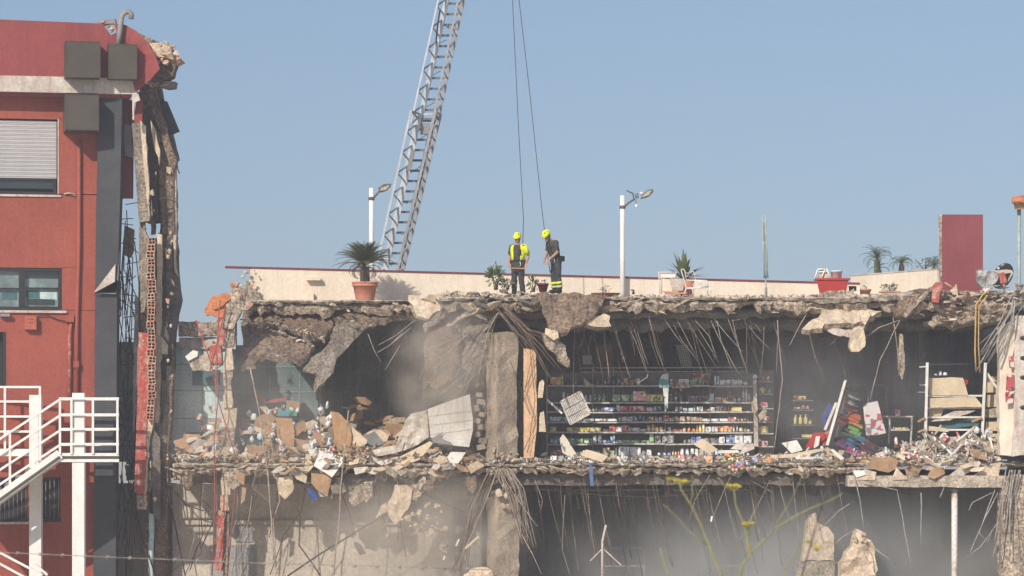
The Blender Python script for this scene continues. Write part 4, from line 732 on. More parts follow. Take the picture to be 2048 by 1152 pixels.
# lamps
def lamp(px, ptop, y, band, armpts, head, label, broken):
    L = thing('lamp_post', label, 'lamp post', PZ(px, 8.3, y), 'lamp posts on the terrace')
    p = P(px, ptop, y); put(MB().tube([(p.x, y, 8.3), (p.x, y, p.z)], .072, 12), 'pole', M_white, L)
    b = P(px, band, y); put(MB().tube([b - Vector((0, 0, .045)), b + Vector((0, 0, .045))], .09, 12), 'clamp', M_lampg, L)
    put(MB().tube([P(a, c, y) for a, c in armpts], .028, 8), 'arm', M_lampg, L)
    h = put(MB().plate(head, y, .34, 0, .2, 0, push=Vector((0, 1, 0))), 'lamp_head', M_lampg, L)
    return L, h
L1, h1 = lamp(743, 376, 4.6, 397, [(746, 397), (754, 388), (760, 381)], [(756, 376), (768, 368), (782, 367), (780, 372), (772, 380), (760, 384)], 'lamp post with intact hood rising behind the sago palm', False)
put(MB().plate([(762, 376), (779, 370), (778, 373), (771, 380), (760, 382)], 4.58, .019, 0, 1, 0), 'lens', M_lens, h1)
L2, h2 = lamp(1245, 391, 4.7, 414, [(1248, 414), (1258, 405), (1270, 398)], [(1284, 390), (1295, 380), (1306, 378), (1307, 383), (1298, 392), (1282, 397)], 'lamp post with broken head and dangling bulb by the red bowl planter', True)
put(MB().plate([(1285, 391), (1296, 382), (1304, 381), (1298, 390), (1284, 395)], 4.67, .029, .003, .1, 0), 'lens', M_lens, h2)
for q in ([(1265, 385), (1268, 399)], [(1270, 387), (1273, 397)], [(1275, 386), (1276, 396)], [(1253, 381), (1266, 387)]): put(MB().tube([P(a, b, 4.7) for a, b in q], .02, 5), 'broken_bracket', M_lampg, L2)
put(MB().box(P(1282, 386, 4.7), (.08, .2, .05)), 'ballast', M_white, L2); put(MB().tube([P(1272, 399, 4.7), P(1272, 408, 4.7)], .012, 5), 'flex', M_lampg, L2); put(MB().ell(P(1273, 412, 4.7), (.045, .045, .06), 10, 8), 'bulb', M_white, L2)
# aerial ladder
YL = 18.0
LD = thing('aerial_ladder', 'silver fire brigade aerial ladder raised behind the terrace parapet', 'ladder', P(780, 900, YL))
def lx(a, b, t): return (a[0] + (b[0] - a[0]) * t, a[1] + (b[1] - a[1]) * t)
def ladder(lb, lt, rb, rt, shl, shr, yb, yh, nr, name, rail, rm):
    P0 = lambda q: P(q[0], q[1], yb); PH = lambda q, sh: P(q[0] + sh[0], q[1] + sh[1], yb - yh)
    up = (0, 1, 0)
    put(MB().bar(P0(lb), P0(lt), rail * 1.75, rail * 1.25, up), 'rail', M_galv, LD); put(MB().bar(P0(rb), P0(rt), rail * 1.2, rail * 1.25, up), 'rail', M_midal, LD)
    put(MB().bar(PH(lb, shl), PH(lt, shl), rail * .6, rail * .6, up), 'handrail', M_galv, LD); put(MB().bar(PH(rb, shr), PH(rt, shr), rail * .7, rail * .6, up), 'handrail', M_midal, LD)
    rung = None
    for k in range(nr):
        t = (k + .5) / nr; a, b = P0(lx(lb, lt, t)), P0(lx(rb, rt, t))
        put(MB().bar(a, b, .075, .055, up), 'rung', rm, LD)
        t2 = (k + 1.0) / nr; t3 = min(1, (k + 2.0) / nr)
        if k % 2 == 0:
            for (q0, q1, sh) in ((lb, lt, shl), (rb, rt, shr)):
                put(MB().bar(P0(lx(q0, q1, t)), PH(lx(q0, q1, t2), sh), .05, .05, up), 'brace', M_galv, LD); put(MB().bar(PH(lx(q0, q1, t2), sh), P0(lx(q0, q1, t3)), .05, .05, up), 'brace', M_midal, LD)
M_rung = mat('rung_grey', (.16, .17, .185), (.12, .13, .145), 3, .5, metal=.3)
ladder((752, 620), (839, 228), (786, 620), (880, 228), (-17, -6), (-9, -6), YL, .75, 19, 'main', .12, M_rung)
ladder((838, 252), (918, -110), (873, 252), (950, -110), (-16, -6), (-9, -6), YL + .12, .6, 17, 'fly', .10, M_rung)
put(MB().bar(P(838, 229, YL), P(881, 229, YL), .07, .09, (0, 1, 0)), 'cross_head', M_galv, LD); put(MB().bar(P(822, 250, YL - .75), P(838, 232, YL), .05, .06, (0, 1, 0)), 'brace', M_galv, LD)
put(MB().box(P(850, 258, YL + .1), (.3, .3, .35)), 'pulley_box', M_steel, LD); put(MB().box(P(822, 320, YL - .5), (.12, .3, .7), Matrix.Rotation(.22, 3, 'Y')), 'hydraulic_box', M_steel, LD)
put(MB().bar(P(893, 52, YL + .1), P(916, 58, YL + .1), .1, .12, (0, 1, 0)), 'cross_head', M_steel, LD); put(MB().tube([P(880, 20, YL - .5), P(876, 45, YL - .5), P(872, 85, YL - .4)], .03, 6), 'hose', M_black, LD)
put(MB().bar(P(862, 260, YL + .2), P(785, 590, YL + .2), .13, .1, (0, 1, 0)), 'inner_rail', M_steel, LD); put(MB().bar(P(872, 230, YL + .2), P(800, 560, YL + .2), .08, .08, (0, 1, 0)), 'inner_rail', M_steel, LD)
for k in range(7): put(MB().bar(P(803 - k * 2 + k * 11, 470 - k * 62, YL + .3), P(826 + k * 11, 452 - k * 62, YL + .3), .02, .02, (0, 1, 0)), 'tie_rod', M_steel, LD)
# plants in pots along the terrace
def leafy(mb, c, n, r, ll, lw, rnd, up=.5):
    for _ in range(n):
        d = Vector((rnd.gauss(0, 1), rnd.gauss(0, 1), rnd.gauss(up, .8))).normalized(); s = c + Vector((d.x * r[0], d.y * r[1], d.z * r[2])) * rnd.uniform(.2, 1)
        t = (d + Vector((rnd.uniform(-.6, .6), rnd.uniform(-.6, .6), rnd.uniform(-.4, .5)))).normalized(); sd = t.cross(Vector((rnd.uniform(-1, 1), rnd.uniform(-1, 1), rnd.uniform(-1, 1)))).normalized() * lw
        mb.add([s, s + t * ll * .5 + sd, s + t * ll, s + t * ll * .5 - sd], [(0, 1, 2, 3)])
    return mb
def potted(px, py, y, name, label, hgt, wid, n, ll, lw, pot=None, lm=None, stems=5, lean=(0, 0), pm=None, base=None):
    b = P(px, py, y); b.z = base if base is not None else b.z
    o = thing(name, label, 'potted plant', b); rnd = random.Random(px)
    ph = 0
    if pot == 'round': put(MB().lathe([(.10, 0), (.15, .2), (.165, .2), (.165, .24), (.13, .24)], b, 16), 'pot', pm or M_terra, o); ph = .22
    if pot == 'trough': put(MB().add([b + Vector((x * (.22 if z == 0 else .27), yy * .1, z)) for z in (0, .16) for x in (-1, 1) for yy in (-1, 1)], [(0, 1, 3, 2), (4, 6, 7, 5), (0, 4, 5, 1), (2, 3, 7, 6), (0, 2, 6, 4), (1, 5, 7, 3)]), 'pot', pm or M_terra, o); put(MB().box(b + Vector((0, 0, .165)), (.58, .24, .03)), 'pot_rim', pm or M_terra, o); ph = .16
    if pot == 'bowl': put(MB().lathe([(.12, 0), (.28, .08), (.40, .16), (.42, .2), (.38, .2), (.25, .14)], b, 20), 'pot', pm or M_redplas, o); ph = .17
    top = b + Vector((lean[0], lean[1], hgt)); mb = MB()
    for k in range(stems):
        e = top + Vector((rnd.uniform(-.5, .5) * wid, rnd.uniform(-.4, .4) * wid, rnd.uniform(-.3, .1) * hgt)); mb.tube([b + Vector((rnd.uniform(-.05, .05), 0, ph * .8)), b.lerp(e, .5) + Vector((rnd.uniform(-.05, .05), 0, .05)), e], [.014, .01, .006], 5)
    put(mb, 'stem', M_trunk, o)
    lf = MB(); leafy(lf, b + Vector((lean[0] * .8, lean[1] * .8, ph + (hgt - ph) * .6)), n, (wid * .5, wid * .4, (hgt - ph) * .5), ll, lw, rnd); put(lf, 'foliage', lm or M_frondl, o)
    return o
potted(992, 580, .35, 'leafy_plant', 'bushy light green plant left of the firefighter in the yellow vest', .62, .42, 150, .16, .03, None, M_frondl, 7, (-.03, 0))
potted(1012, 582, .5, 'leafy_plant', 'sprawling dark stemmed plant behind the yellow-vested firefighter', .3, .5, 60, .12, .02, None, M_frond, 8, (.05, 0))
potted(1066, 584, .9, 'leafy_plant', 'sparse green plant between the two firefighters', .4, .3, 60, .14, .025, None, M_frondl, 7)
potted(1086, 584, .8, 'potted_plant', 'small plant in a dark red pot beside the dark-shirted firefighter', .3, .14, 10, .08, .015, 'round', M_fdead, 3, pm=mat('dark_red_pot', (.16, .02, .03), None, 2, .6))
potted(1211, 592, 2.4, 'bowl_planter', 'wide dark red bowl planter with a sparse dry plant', .40, .28, 34, .07, .012, 'bowl', M_fdead, 6, base=ZR + .02, pm=mat('bowl_red', (.23, .055, .045), (.14, .045, .04), 8, .8))
potted(1731, 582, .6, 'potted_plant', 'terracotta pot with one thin stick-like stem', .42, .1, 8, .07, .012, 'round', M_frond, 3, base=ZR + .02)
potted(1779, 580, .6, 'trough_planter', 'long terracotta trough with a low bushy plant', .34, .5, 80, .1, .016, 'trough', M_frond, 8, base=ZR + .02)
PL = thing('agave_plant', 'broad leaved agave behind the white wrought-iron bench', 'plant', PZ(1375, ZR, 2.9)); mb = MB(); rnd = random.Random(5)
for k in range(26):
    a = k * 2.4; el = rnd.uniform(.25, 1.35); L = rnd.uniform(.7, 1.0); d = Vector((math.cos(a) * math.cos(el), math.sin(a) * math.cos(el) * .6, math.sin(el))); s = d.cross(Vector((0, 0, 1))).normalized() * .075; b = PZ(1368, ZR + .62, 2.9); m1 = b + d * L * .5 + Vector((0, 0, .03)); e = b + d * L - Vector((0, 0, .12 * math.cos(el)))
    q = MB().add([b - s * .6, b + s * .6, m1 + s, e, m1 - s], [(0, 1, 2, 4), (2, 3, 4)]); put(q, 'leaf', M_frondl if k % 3 else M_frond, PL)
put(MB().lathe([(.2, -.1), (.24, .6), (.22, .6)], PZ(1372, ZR, 2.9), 14), 'pot', M_terra, PL)
# palms beyond the low parapet
def palmtop(px, py, y, size, n, label, m):
    c = P(px, py, y); b = Vector((c.x, y, 6.5)); o = thing('palm_tree', label, 'palm tree', b, 'palms beyond the low parapet'); put(MB().tube([b, (c.x, y, c.z - .1), c], [.12, .09, .06], 8), 'trunk', M_trunk, o); r = random.Random(px)
    FMs = [frond(size * 1.08, r.uniform(.9, 2.3), 14, .010, .28 * size, .5, r).mesh('frond', m) for _ in range(3)]
    for k in range(n): inst(r.choice(FMs), 'frond', c, (r.uniform(-.3, .3), -.6 + 1.3 * k / n + r.uniform(-.15, .15), k * 2.4), (1,) * 3, o)
M_pgreen = mat('grey_green_palm', (.15, .185, .11), (.09, .12, .075), 5, .7)
palmtop(1754, 517, 10, .62, 15, 'tallest palm beyond the low parapet, above the stick plant', M_pgreen)
palmtop(1803, 528, 10.5, .48, 14, 'short palm above the terracotta trough', M_frondl)
palmtop(1758, 538, 9.5, .4, 10, 'small light palm tucked under the tallest palm', M_frondl)
palmtop(1868, 535, 11, .5, 13, 'palm half hidden by the maroon panel', M_pgreen)
potted(1850, 540, 8, 'leafy_plant', 'low sparse plant on the parapet left of the maroon panel', .3, .7, 50, .12, .02, None, M_frond, 6)
# white terrace furniture
def tubes(name, label, cat, segs, y, r, m, at, extra=None):
    o = thing(name, label, cat, at)
    for nm, pts in segs: put(MB().tube([P(a[0], a[1], y + (a[2] if len(a) > 2 else 0)) for a in pts], r, 6), nm, m, o)
    return o
q = lambda *p: [tuple(list(T(1200, 360, 4)([(a[0], a[1])])[0]) + list(a[2:])) for a in p]
tr = tubes('serving_trolley', 'cream serving trolley with a railed top beside the wrought-iron bench', 'trolley', [('rail', q((468, 738), (608, 738))), ('rail', q((468, 738, .5), (608, 738, .5))), ('upright', q((470, 735), (478, 915))), ('upright', q((608, 735), (600, 790))), ('upright', q((470, 735, .5), (478, 915, .5))), ('upright', q((490, 770), (490, 915))), ('leg', q((570, 880), (570, 920)))], 2.2, .015, M_cream, P(1335, 592, 2.2))
put(MB().plate(q((480, 752), (606, 752), (604, 780), (480, 784)), 2.25, .5, 0, 1, 0), 'top_tray', M_white, tr); put(MB().plate(q((488, 788), (576, 795), (580, 892), (490, 892)), 2.22, .4, 0, 1, 0), 'front_panel', M_cream, tr)
put(MB().plate(q((560, 788), (676, 788), (664, 886), (584, 886)), 2.0, .35, .004, .3, 0), 'planter_box', M_wstain, tr); put(MB().plate(q((520, 896), (700, 896), (690, 912), (524, 912)), 1.9, .3, 0, 1, 0), 'base_board', M_terra, tr)
sc = lambda cx, cy, r, a0, a1: [(cx + r * math.cos(a0 + (a1 - a0) * i / 8), cy + r * math.sin(a0 + (a1 - a0) * i / 8)) for i in range(9)]
tubes('iron_bench', 'ornate white wrought-iron chair with curled arms beside the trolley', 'garden chair', [('back_post', q((672, 900), (690, 860), (668, 780), (652, 735), (650, 718), (668, 712), (680, 730), (690, 800))), ('back_post', q((745, 800, .4), (735, 750, .4), (728, 735, .4), (740, 728, .4), (752, 740, .4), (766, 800, .4))), ('back_rail', q((690, 770), (740, 770, .4))), ('back_rail', q((695, 745), (735, 745, .4))), ('seat_rail', q((685, 870), (870, 860))), ('seat_rail', q((690, 862, .4), (870, 850, .4))), ('seat_slat', q((700, 866, .2), (866, 856, .2))), ('arm', q((690, 800), (860, 808), (864, 850))), ('arm', q((740, 800, .4), (860, 804, .4))), ('leg', q((690, 870), (672, 918))), ('leg', q((740, 868), (745, 900), (735, 920))), ('leg', q((870, 858), (885, 880), (890, 905))), ('leg', q((862, 858, .4), (862, 918, .4))), ('scroll', q(*sc(790, 840, 22, 0, 6))), ('scroll', q(*sc(832, 832, 18, 1, 7))), ('scroll', q(*sc(760, 838, 16, 0, 6)))], 1.7, .014, M_wboard, P(1390, 592, 1.7))
tubes('iron_hoop', 'small curled wire hoop on the terrace left of the trolley', 'ornament', [('hoop', q((396, 915), (394, 885), (402, 862), (416, 862), (424, 880), (416, 890)))], 1.8, .008, M_white, P(1302, 592, 1.8))
tubes('iron_ornament', 'little black iron bird ornament right of the lamp post', 'ornament', [('leg', q((262, 915), (262, 890))), ('leg', q((274, 912), (270, 890))), ('body', q((248, 882), (262, 880), (276, 886)))], 1.8, .022, M_black, P(1266, 592, 1.8))
gm = tubes('lattice_mast', 'thin green-grey lattice mast standing on the terrace edge', 'mast', [('upright', [(1524, 430), (1529, 555)]), ('upright', [(1531, 430), (1535, 555)]), ('leg', [(1531, 552), (1532, 575), (1532, 592)])], .8, .022, M_greenm, P(1532, 592, .8))
put(MB().bar(P(1528, 446, .82), P(1532.5, 552, .82), .045, .03), 'web', M_steel, gm)
for k in range(7): put(MB().bar(P(1523.5 + k * .8, 432 + k * 18, .8), P(1532 + k * .7, 432 + k * 18, .8), .025, .025), 'rung', M_greenm, gm)
put(MB().box(P(1532, 553, .8), (.14, .1, .08)), 'clamp', M_teal, gm); put(MB().tube([P(1532, 575, .8), P(1532, 594, .8)], .035, 8), 'foot', M_steel, gm)
RT = thing('red_tub', 'tapered red plastic planter tub holding a chair and bucket', 'planter', P(1664, 586, .5))
def taper(px0, px1, px2, px3, t, b, y0, y1, m):
    return MB().add([P(px0, t, y0), P(px1, t, y0), P(px1, t, y1), P(px0, t, y1), P(px2, b, y0 + .08), P(px3, b, y0 + .08), P(px3, b, y1 - .08), P(px2, b, y1 - .08)], [(0, 1, 2, 3), (7, 6, 5, 4), (0, 4, 5, 1), (1, 5, 6, 2), (2, 6, 7, 3), (3, 7, 4, 0)], m)
put(taper(1633, 1697, 1639, 1692, 560, 586, .2, .9, 0), 'tub', M_redtub, RT); put(MB().bar(P(1630, 559, .55), P(1698, 559, .55), .05, .78, (0, 1, 0)), 'rim', M_redtub, RT)
tubes('folding_stool', 'white folding stool lying in the red tub', 'stool', [('leg', q((1715, 795), (1742, 715))), ('leg', q((1742, 715), (1800, 712))), ('leg', q((1812, 708), (1845, 790))), ('leg', q((1800, 712), (1770, 790))), ('seat_bar', q((1750, 735), (1815, 735)))], .5, .022, M_white, P(1644, 557, .5))
put(MB().plate(q((1752, 718), (1810, 714), (1838, 780), (1750, 790)), .55, .08, .005, .2, .01), 'folded_cloth', M_clothw, None, 'crumpled off-white cloth bundled in the red tub', 'cloth')
bb = P(1673, 558, .6); put(MB().lathe([(.13, 0), (.16, .2), (.172, .2), (.172, .23), (.15, .23), (.14, .05)], bb, 20), 'bucket', M_white, None, 'white bucket standing in the red tub', 'bucket')
put(taper(1697, 1713, 1698, 1713, 572, 582, .5, .8, 0), 'dark_trough', M_slate, None, 'small dark grey trough between the red tub and the stick plant', 'trough')
# maroon panel
MP = thing('maroon_panel', 'tall upright maroon wall slab with a broken pale left edge', 'wall', P(1923, 584, 2.0))
put(MB().plate([(1884, 429), (1966, 429), (1966, 584), (1884, 584)], 2.0, .22, 0, 1, 0), 'panel_face', M_fmar, MP); put(MB().plate([(1879, 429), (1883.6, 429), (1883.6, 584), (1882, 560), (1880, 500)], 2.02, .2, .012, .15, .01), 'broken_edge', M_cbrk, MP)
# dish, sheeting, rubble at the far right
DH = thing('satellite_dish', 'black satellite dish leaning behind the rubble at the right', 'satellite dish', P(2005, 590, 2.5))
R_ = Matrix.Rotation(.5, 3, 'X') @ Matrix.Rotation(.35, 3, 'Y'); mb = MB(); mb.ell(P(2005, 552, 2.5), (.29, .10, .42), 20, 14, 0, R_); put(mb, 'dish', mat('dish_black', (.02, .022, .028), None, 2, .25, spec=.7, fine=0), DH); put(MB().tube([P(1996, 556, 2.2), P(1997, 538, 2.1)], .02, 6), 'feed_arm', M_steel, DH); put(MB().ell(P(1997, 537, 2.05), (.04, .06, .04), 8, 6), 'feed_horn', M_white, DH); put(MB().tube([P(2008, 560, 2.55), P(2008, 600, 2.6)], .03, 6), 'mast', M_steel, DH)
put(MB().plate(R2([(1360, 620), (1400, 595), (1440, 625), (1530, 640), (1520, 690), (1470, 730), (1400, 740), (1370, 710)]), .6, .35, .02, .08, .14), 'plastic_sheeting', M_tarp, None, 'crumpled clear plastic sheeting beside the maroon panel', 'plastic sheet')
put(MB().plate(R2([(1530, 640), (1570, 625), (1590, 715), (1545, 720)]), .5, .15, .01, .2, .01), 'red_board', M_redplas, None, 'small red board stuck in the rubble under the black dish', 'board')
put(MB().plate(R2([(1440, 620), (1630, 612), (1640, 640), (1600, 700), (1620, 640), (1540, 640)]), .62, .2, .02, .15, .05), 'pale_board', M_wstain, None, 'pale broken board lying in front of the black dish', 'board')
put(MB().plate(R2([(1405, 755), (1465, 750), (1480, 785), (1405, 788)]), .2, .2, .015, .2, .02), 'pale_block', M_wboard, None, 'pale block at the foot of the maroon panel', 'block')
put(MB().plate(R2([(1010, 860), (1020, 750), (1050, 715), (1100, 710), (1075, 790), (1060, 870)]), -.1, .3, .03, .12, .06), 'red_plaster_piece', M_redplas, None, 'curved red plaster piece left of the maroon panel', 'rubble')
put(MB().plate(R2([(1155, 770), (1205, 720), (1215, 810), (1180, 800)]), .0, .15, .02, .12, .02), 'plaster_piece', M_plast, None, 'pointed cream plaster shard in front of the maroon panel', 'rubble')
put(MB().tube([P(*R2([(1110, 710)])[0], .1), P(*R2([(1190, 760)])[0], .1)], .03, 6), 'timber_stick', M_wood, None, 'short stick leaning on the rubble by the maroon panel', 'stick')
RW = {'slab_flake': 'thin pale screed flake', 'chunk': 'grey broken concrete lump', 'pale_chunk': 'tan plaster lump', 'brick_chunk': 'reddish brick lump'}
for k in range(130):
    px = random.uniform(1880, 2060); pyr = random.uniform(580, 640) if px < 1990 else random.uniform(570, 625)
    key = random.choice(['slab_flake', 'chunk', 'pale_chunk', 'slab_flake', 'brick_chunk' if random.random() < .5 else 'chunk'])
    chunk(key, P(px, pyr, random.uniform(-.1, .35)), random.uniform(.12, .34), 'rubble_piece', None, f"{RW[key]} heaped {'below the maroon panel' if px < 1962 else 'below the black dish'}", 'rubble', f"{RW[key]} pieces {'below the panel' if px < 1962 else 'below the dish'}", (1.5, .8, .38))
for k in range(70):
    px = random.uniform(880, 1100) if k < 46 else random.uniform(1100, 1700)
    chunk(random.choice(['slab_flake', 'chunk', 'slab_flake']), P(px, random.uniform(584, 597) if k < 46 else random.uniform(589, 595), random.uniform(.05, .8)), random.uniform(.08, .28) if k < 46 else random.uniform(.06, .13), 'rubble_piece', None, 'grey concrete fragment lying along the terrace edge', 'rubble', 'fragments along the terrace edge', (1.4, .8, .45))
# pavilion corner, far right
PV = thing('garden_pavilion', 'tiled pavilion corner on a thin green post at the right edge', 'pavilion', PZ(2060, 8.0, 10))
put(MB().tube([PZ(2038, 8.0, 10), P(2038, 418, 10)], .06, 8), 'post', M_greenm, PV)
put(MB().add([P(2026, 404, 9.6), P(2170, 396, 9.6), P(2170, 396, 14), P(2026, 404, 14), P(2030, 419, 9.7), P(2170, 419, 9.7), P(2170, 419, 14), P(2030, 419, 14)], [(0, 3, 2, 1), (4, 5, 6, 7), (0, 1, 5, 4), (1, 2, 6, 5), (2, 3, 7, 6), (3, 0, 4, 7)]), 'eave', M_wood, PV)
tl = MB().tube([(0, 0, 0), (.22, 0, .03), (.42, 0, .06)], [.07, .075, .08], 8).mesh('roof_tile', M_tile)
for k in range(24): inst(tl, 'roof_tile', P(2024 + (k % 8) * 18, 403 - (k // 8) * 2.2 - (k % 8) * .5, 9.5 + (k // 8) * .16), (0, 0, random.uniform(-.06, .06)), (1,) * 3, PV)
# ------------------------------------------------------------------ the two firefighters
M_skin = mat('skin', (.45, .25, .17), (.40, .21, .14), 8, .6, fine=.04)
M_hiviz = mat('fluorescent_yellow', (.78, .88, .03), (.70, .80, .03), 6, .8, fine=.05)
M_tee = mat('dark_grey_shirt', (.075, .07, .066), (.055, .052, .05), 7, .95, .012, 14)
M_trou = mat('charcoal_trousers', (.06, .062, .068), (.042, .044, .05), 6, .95, .015, 11)
M_boot = mat('black_boot', (.02, .02, .02), None, 5, .6)
M_refl = mat('reflective_tape', (.62, .66, .34), (.5, .55, .3), 9, .5)
M_hair = mat('dark_hair', (.03, .022, .016), None, 9, .8)
def remesh(o, vox, sm=6):
    m = o.modifiers.new('skin', 'REMESH'); m.mode = 'VOXEL'; m.voxel_size = vox; m.use_smooth_shade = True
    s = o.modifiers.new('smooth', 'SMOOTH'); s.factor = .5; s.iterations = sm; return o
FTX = bpy.data.textures.new('cloth_fold', 'CLOUDS'); FTX.noise_scale = .10; FTX.noise_depth = 2
def folds(o):
    m = o.modifiers.new('folds', 'DISPLACE'); m.texture = FTX; m.strength = .05; m.mid_level = .5; m.texture_coords = 'GLOBAL'
def person(base, phi, label, arms, head_fwd, head_tilt, lean, vest, bands, stance):
    R = Matrix.Rotation(phi, 3, 'Z'); o = thing('person', label, 'firefighter', base, 'firefighters on the roof edge')
    G = lambda p: base + R @ Vector(p); XA = R @ Vector((1, 0, 0)); ZA = Vector((0, 0, 1))
    def tor(z, ra, rb, dy=0, g=0): 
        k = max(0, (z - .92)) / .6; return (G((0, lean * k + dy, z)), ra + g, rb + g, ZA, XA)
    rings = [(.86, .165, .115), (.95, .168, .12), (1.05, .155, .115), (1.18, .165, .125), (1.31, .185, .13), (1.40, .19, .115), (1.455, .15, .09), (1.49, .08, .07)]
    hc = Vector((0, lean - head_fwd, 1.655 - head_fwd * .35)); sh = [Vector((sx * .195, lean * .85, 1.415)) for sx in (-1, 1)]
    body = MB(); body.loft([tor(*q, g=-.012) for q in rings], 14)
    body.loft([(G((0, lean * .95 - .0, 1.46)), .06, .062, ZA, XA), (G((0, lean - head_fwd * .4, 1.53)), .056, .058, ZA, XA), (G(hc + Vector((0, .02, -.05))), .058, .065, ZA, XA)], 12)
    H = R @ Matrix.Rotation(head_tilt, 3, 'X')
    body.ell(G(hc), (.076, .096, .12), 14, 10, 0, H); HP = lambda p: G(hc) + H @ Vector(p)
    body.ell(HP((0, -.05, -.06)), (.052, .05, .058), 10, 8, 0, H); body.ell(HP((0, -.098, -.012)), (.014, .02, .026), 8, 6, 0, H)
    for s_ in (-1, 1): body.ell(HP((s_ * .078, .01, -.01)), (.012, .02, .032), 8, 6, 0, H)
    body.ell(HP((0, -.092, -.058)), (.024, .01, .008), 8, 5, 0, H)
    legs = []
    for s_, (kx, ky, ax, ay) in zip((-1, 1), stance):
        hp, kn, an = Vector((s_ * .09, 0, .90)), Vector((kx, ky, .49)), Vector((ax, ay, .09)); legs.append((hp, kn, an))
        body.tube([G(hp), G(hp.lerp(kn, .5)), G(kn), G(kn.lerp(an, .35)), G(an)], [.085, .074, .054, .055, .038], 10)
        body.ell(G(an + Vector((0, -.07, -.045))), (.042, .12, .035), 10, 6, 0, R)
    for s_, (el, wr, fd) in zip((0, 1), arms):
        el, wr, fd = Vector(el), Vector(wr), Vector(fd).normalized(); body.tube([G(sh[s_]), G(sh[s_].lerp(el, .5)), G(el), G(el.lerp(wr, .35)), G(wr)], [.056, .05, .042, .041, .028], 10)
        side = fd.cross(Vector((0, 0, 1)) if abs(fd.z) < .8 else Vector((0, 1, 0))).normalized(); nrm = side.cross(fd)
        body.loft([(G(wr), .026, .018, R @ fd, R @ side), (G(wr + fd * .05), .040, .016, R @ fd, R @ side), (G(wr + fd * .09), .040, .014, R @ fd, R @ side)], 10)
        for i, ln in enumerate((.062, .074, .070, .052)):
            b = wr + fd * .085 + side * (.029 - i * .0195); cu = -nrm * (.012 + .004 * i); body.tube([G(b), G(b + fd * ln * .5 + cu * .6), G(b + fd * ln * .85 + cu * 2.2)], [.0095, .009, .007], 6)
        b = wr + fd * .03 + side * .03; body.tube([G(b), G(b + fd * .03 + side * .028), G(b + fd * .058 + side * .03 - nrm * .012)], [.012, .0105, .008], 6)
    remesh(put(body, 'body', M_skin, o), .0085, 4)
    put(MB().ell(HP((0, .018, .03)), (.082, .094, .1), 12, 8, 0, H), 'hair', M_hair, o)
    for s_ in (-1, 1): put(MB().ell(HP((s_ * .03, -.088, .012)), (.012, .008, .008), 6, 5, 0, H), 'eye', M_hair, o)
    t = MB()
    for hp, kn, an in legs: t.tube([G(hp + Vector((0, 0, .02))), G(hp.lerp(kn, .5)), G(kn), G(kn.lerp(an, .5)), G(an + Vector((0, 0, .03)))], [.115, .098, .083, .083, .076], 12)
    t.loft([tor(.80, .14, .12, g=.01), tor(.88, .172, .128, g=.012), tor(.98, .168, .122, g=.012), tor(1.05, .16, .118, g=.008)], 14)
    folds(remesh(put(t, 'trousers', M_trou, o), .014, 3))
    for hp, kn, an in legs:
        put(MB().ell(G(an + Vector((0, -.06, -.035))), (.055, .145, .06), 12, 8, 0, R).tube([G(an + Vector((0, 0, -.02))), G(an + Vector((0, 0, .1)))], .06, 10), 'boot', M_boot, o)
        if bands:
            for tt, hh in ((.40, .032), (.66, .03)):
                c = kn.lerp(an, tt); c2 = kn.lerp(an, tt + hh * 5); put(MB().tube([G(c), G(c2)], .093, 14), 'reflective_band', M_hiviz if tt < .5 else M_refl, o)
    s = MB(); s.loft([tor(*q, g=.012) for q in [(1.0, .165, .122)] + rings[2:7]] + [(G((0, lean * .95, 1.475)), .085, .08, ZA, XA)], 16)
    for s_, (el, wr, fd) in zip((0, 1), arms):
        e2 = sh[s_].lerp(Vector(el), .78); s.tube([G(sh[s_] + Vector((-.06 * (1 if s_ else -1), 0, .01))), G(sh[s_]), G(sh[s_].lerp(e2, .5)), G(e2)], [.07, .078, .073, .07], 12)
    folds(remesh(put(s, 'shirt', M_tee, o), .014, 3))
    put(MB().loft([tor(1.0, .19, .145), tor(1.05, .185, .142)], 18), 'belt', M_boot, o); bt = bpy.data.objects[[c.name for c in o.children if c.name.startswith('belt')][0]]
    for px_, py_ in ((.2, .02), (-.2, .0), (.17, .1)): put(MB().box(G((px_, py_, .97)), (.07, .11, .15), R), 'belt_pouch', M_boot, bt)
    put(MB().tube([G((.12, -.14, 1.0)), G((.15, -.15, .90)), G((.12, -.14, .84))], .014, 6), 'karabiner', M_galv, bt)
    if vest:
        v = MB(); n = 18; zs = [(1.03, .185, .145), (1.18, .19, .15), (1.31, .208, .155), (1.40, .21, .138), (1.455, .165, .11)]; vs = []
        for z, ra, rb in zs:
            for j in range(n + 1):
                a = math.radians(-52) + math.radians(300) * j / n; k = (z - .92) / .6; vs.append(G((ra * math.cos(a), lean * k + rb * math.sin(a), z)))
        fs = [(i * (n + 1) + j, i * (n + 1) + j + 1, (i + 1) * (n + 1) + j + 1, (i + 1) * (n + 1) + j) for i in range(4) for j in range(n)]
        v.add(vs, fs, 0, True); vo = put(v, 'vest', M_hiviz, o); sd = vo.modifiers.new('thick', 'SOLIDIFY'); sd.thickness = .018; sd.offset = 1
        e2 = sh[1].lerp(Vector(arms[1][0]), .8); put(MB().tube([G(sh[1] + Vector((-.05, 0, .015))), G(sh[1]), G(sh[1].lerp(e2, .5)), G(e2)], [.075, .088, .082, .08], 12), 'sleeve', M_hiviz, o)
        put(MB().box(G((.115, -.165, 1.26)), (.085, .03, .15), R), 'chest_pocket', M_boot, vo)
        put(MB().loft([tor(1.075, .205, .168), tor(1.115, .205, .168)], 18), 'vest_tape', M_refl, o) if False else None
    else:
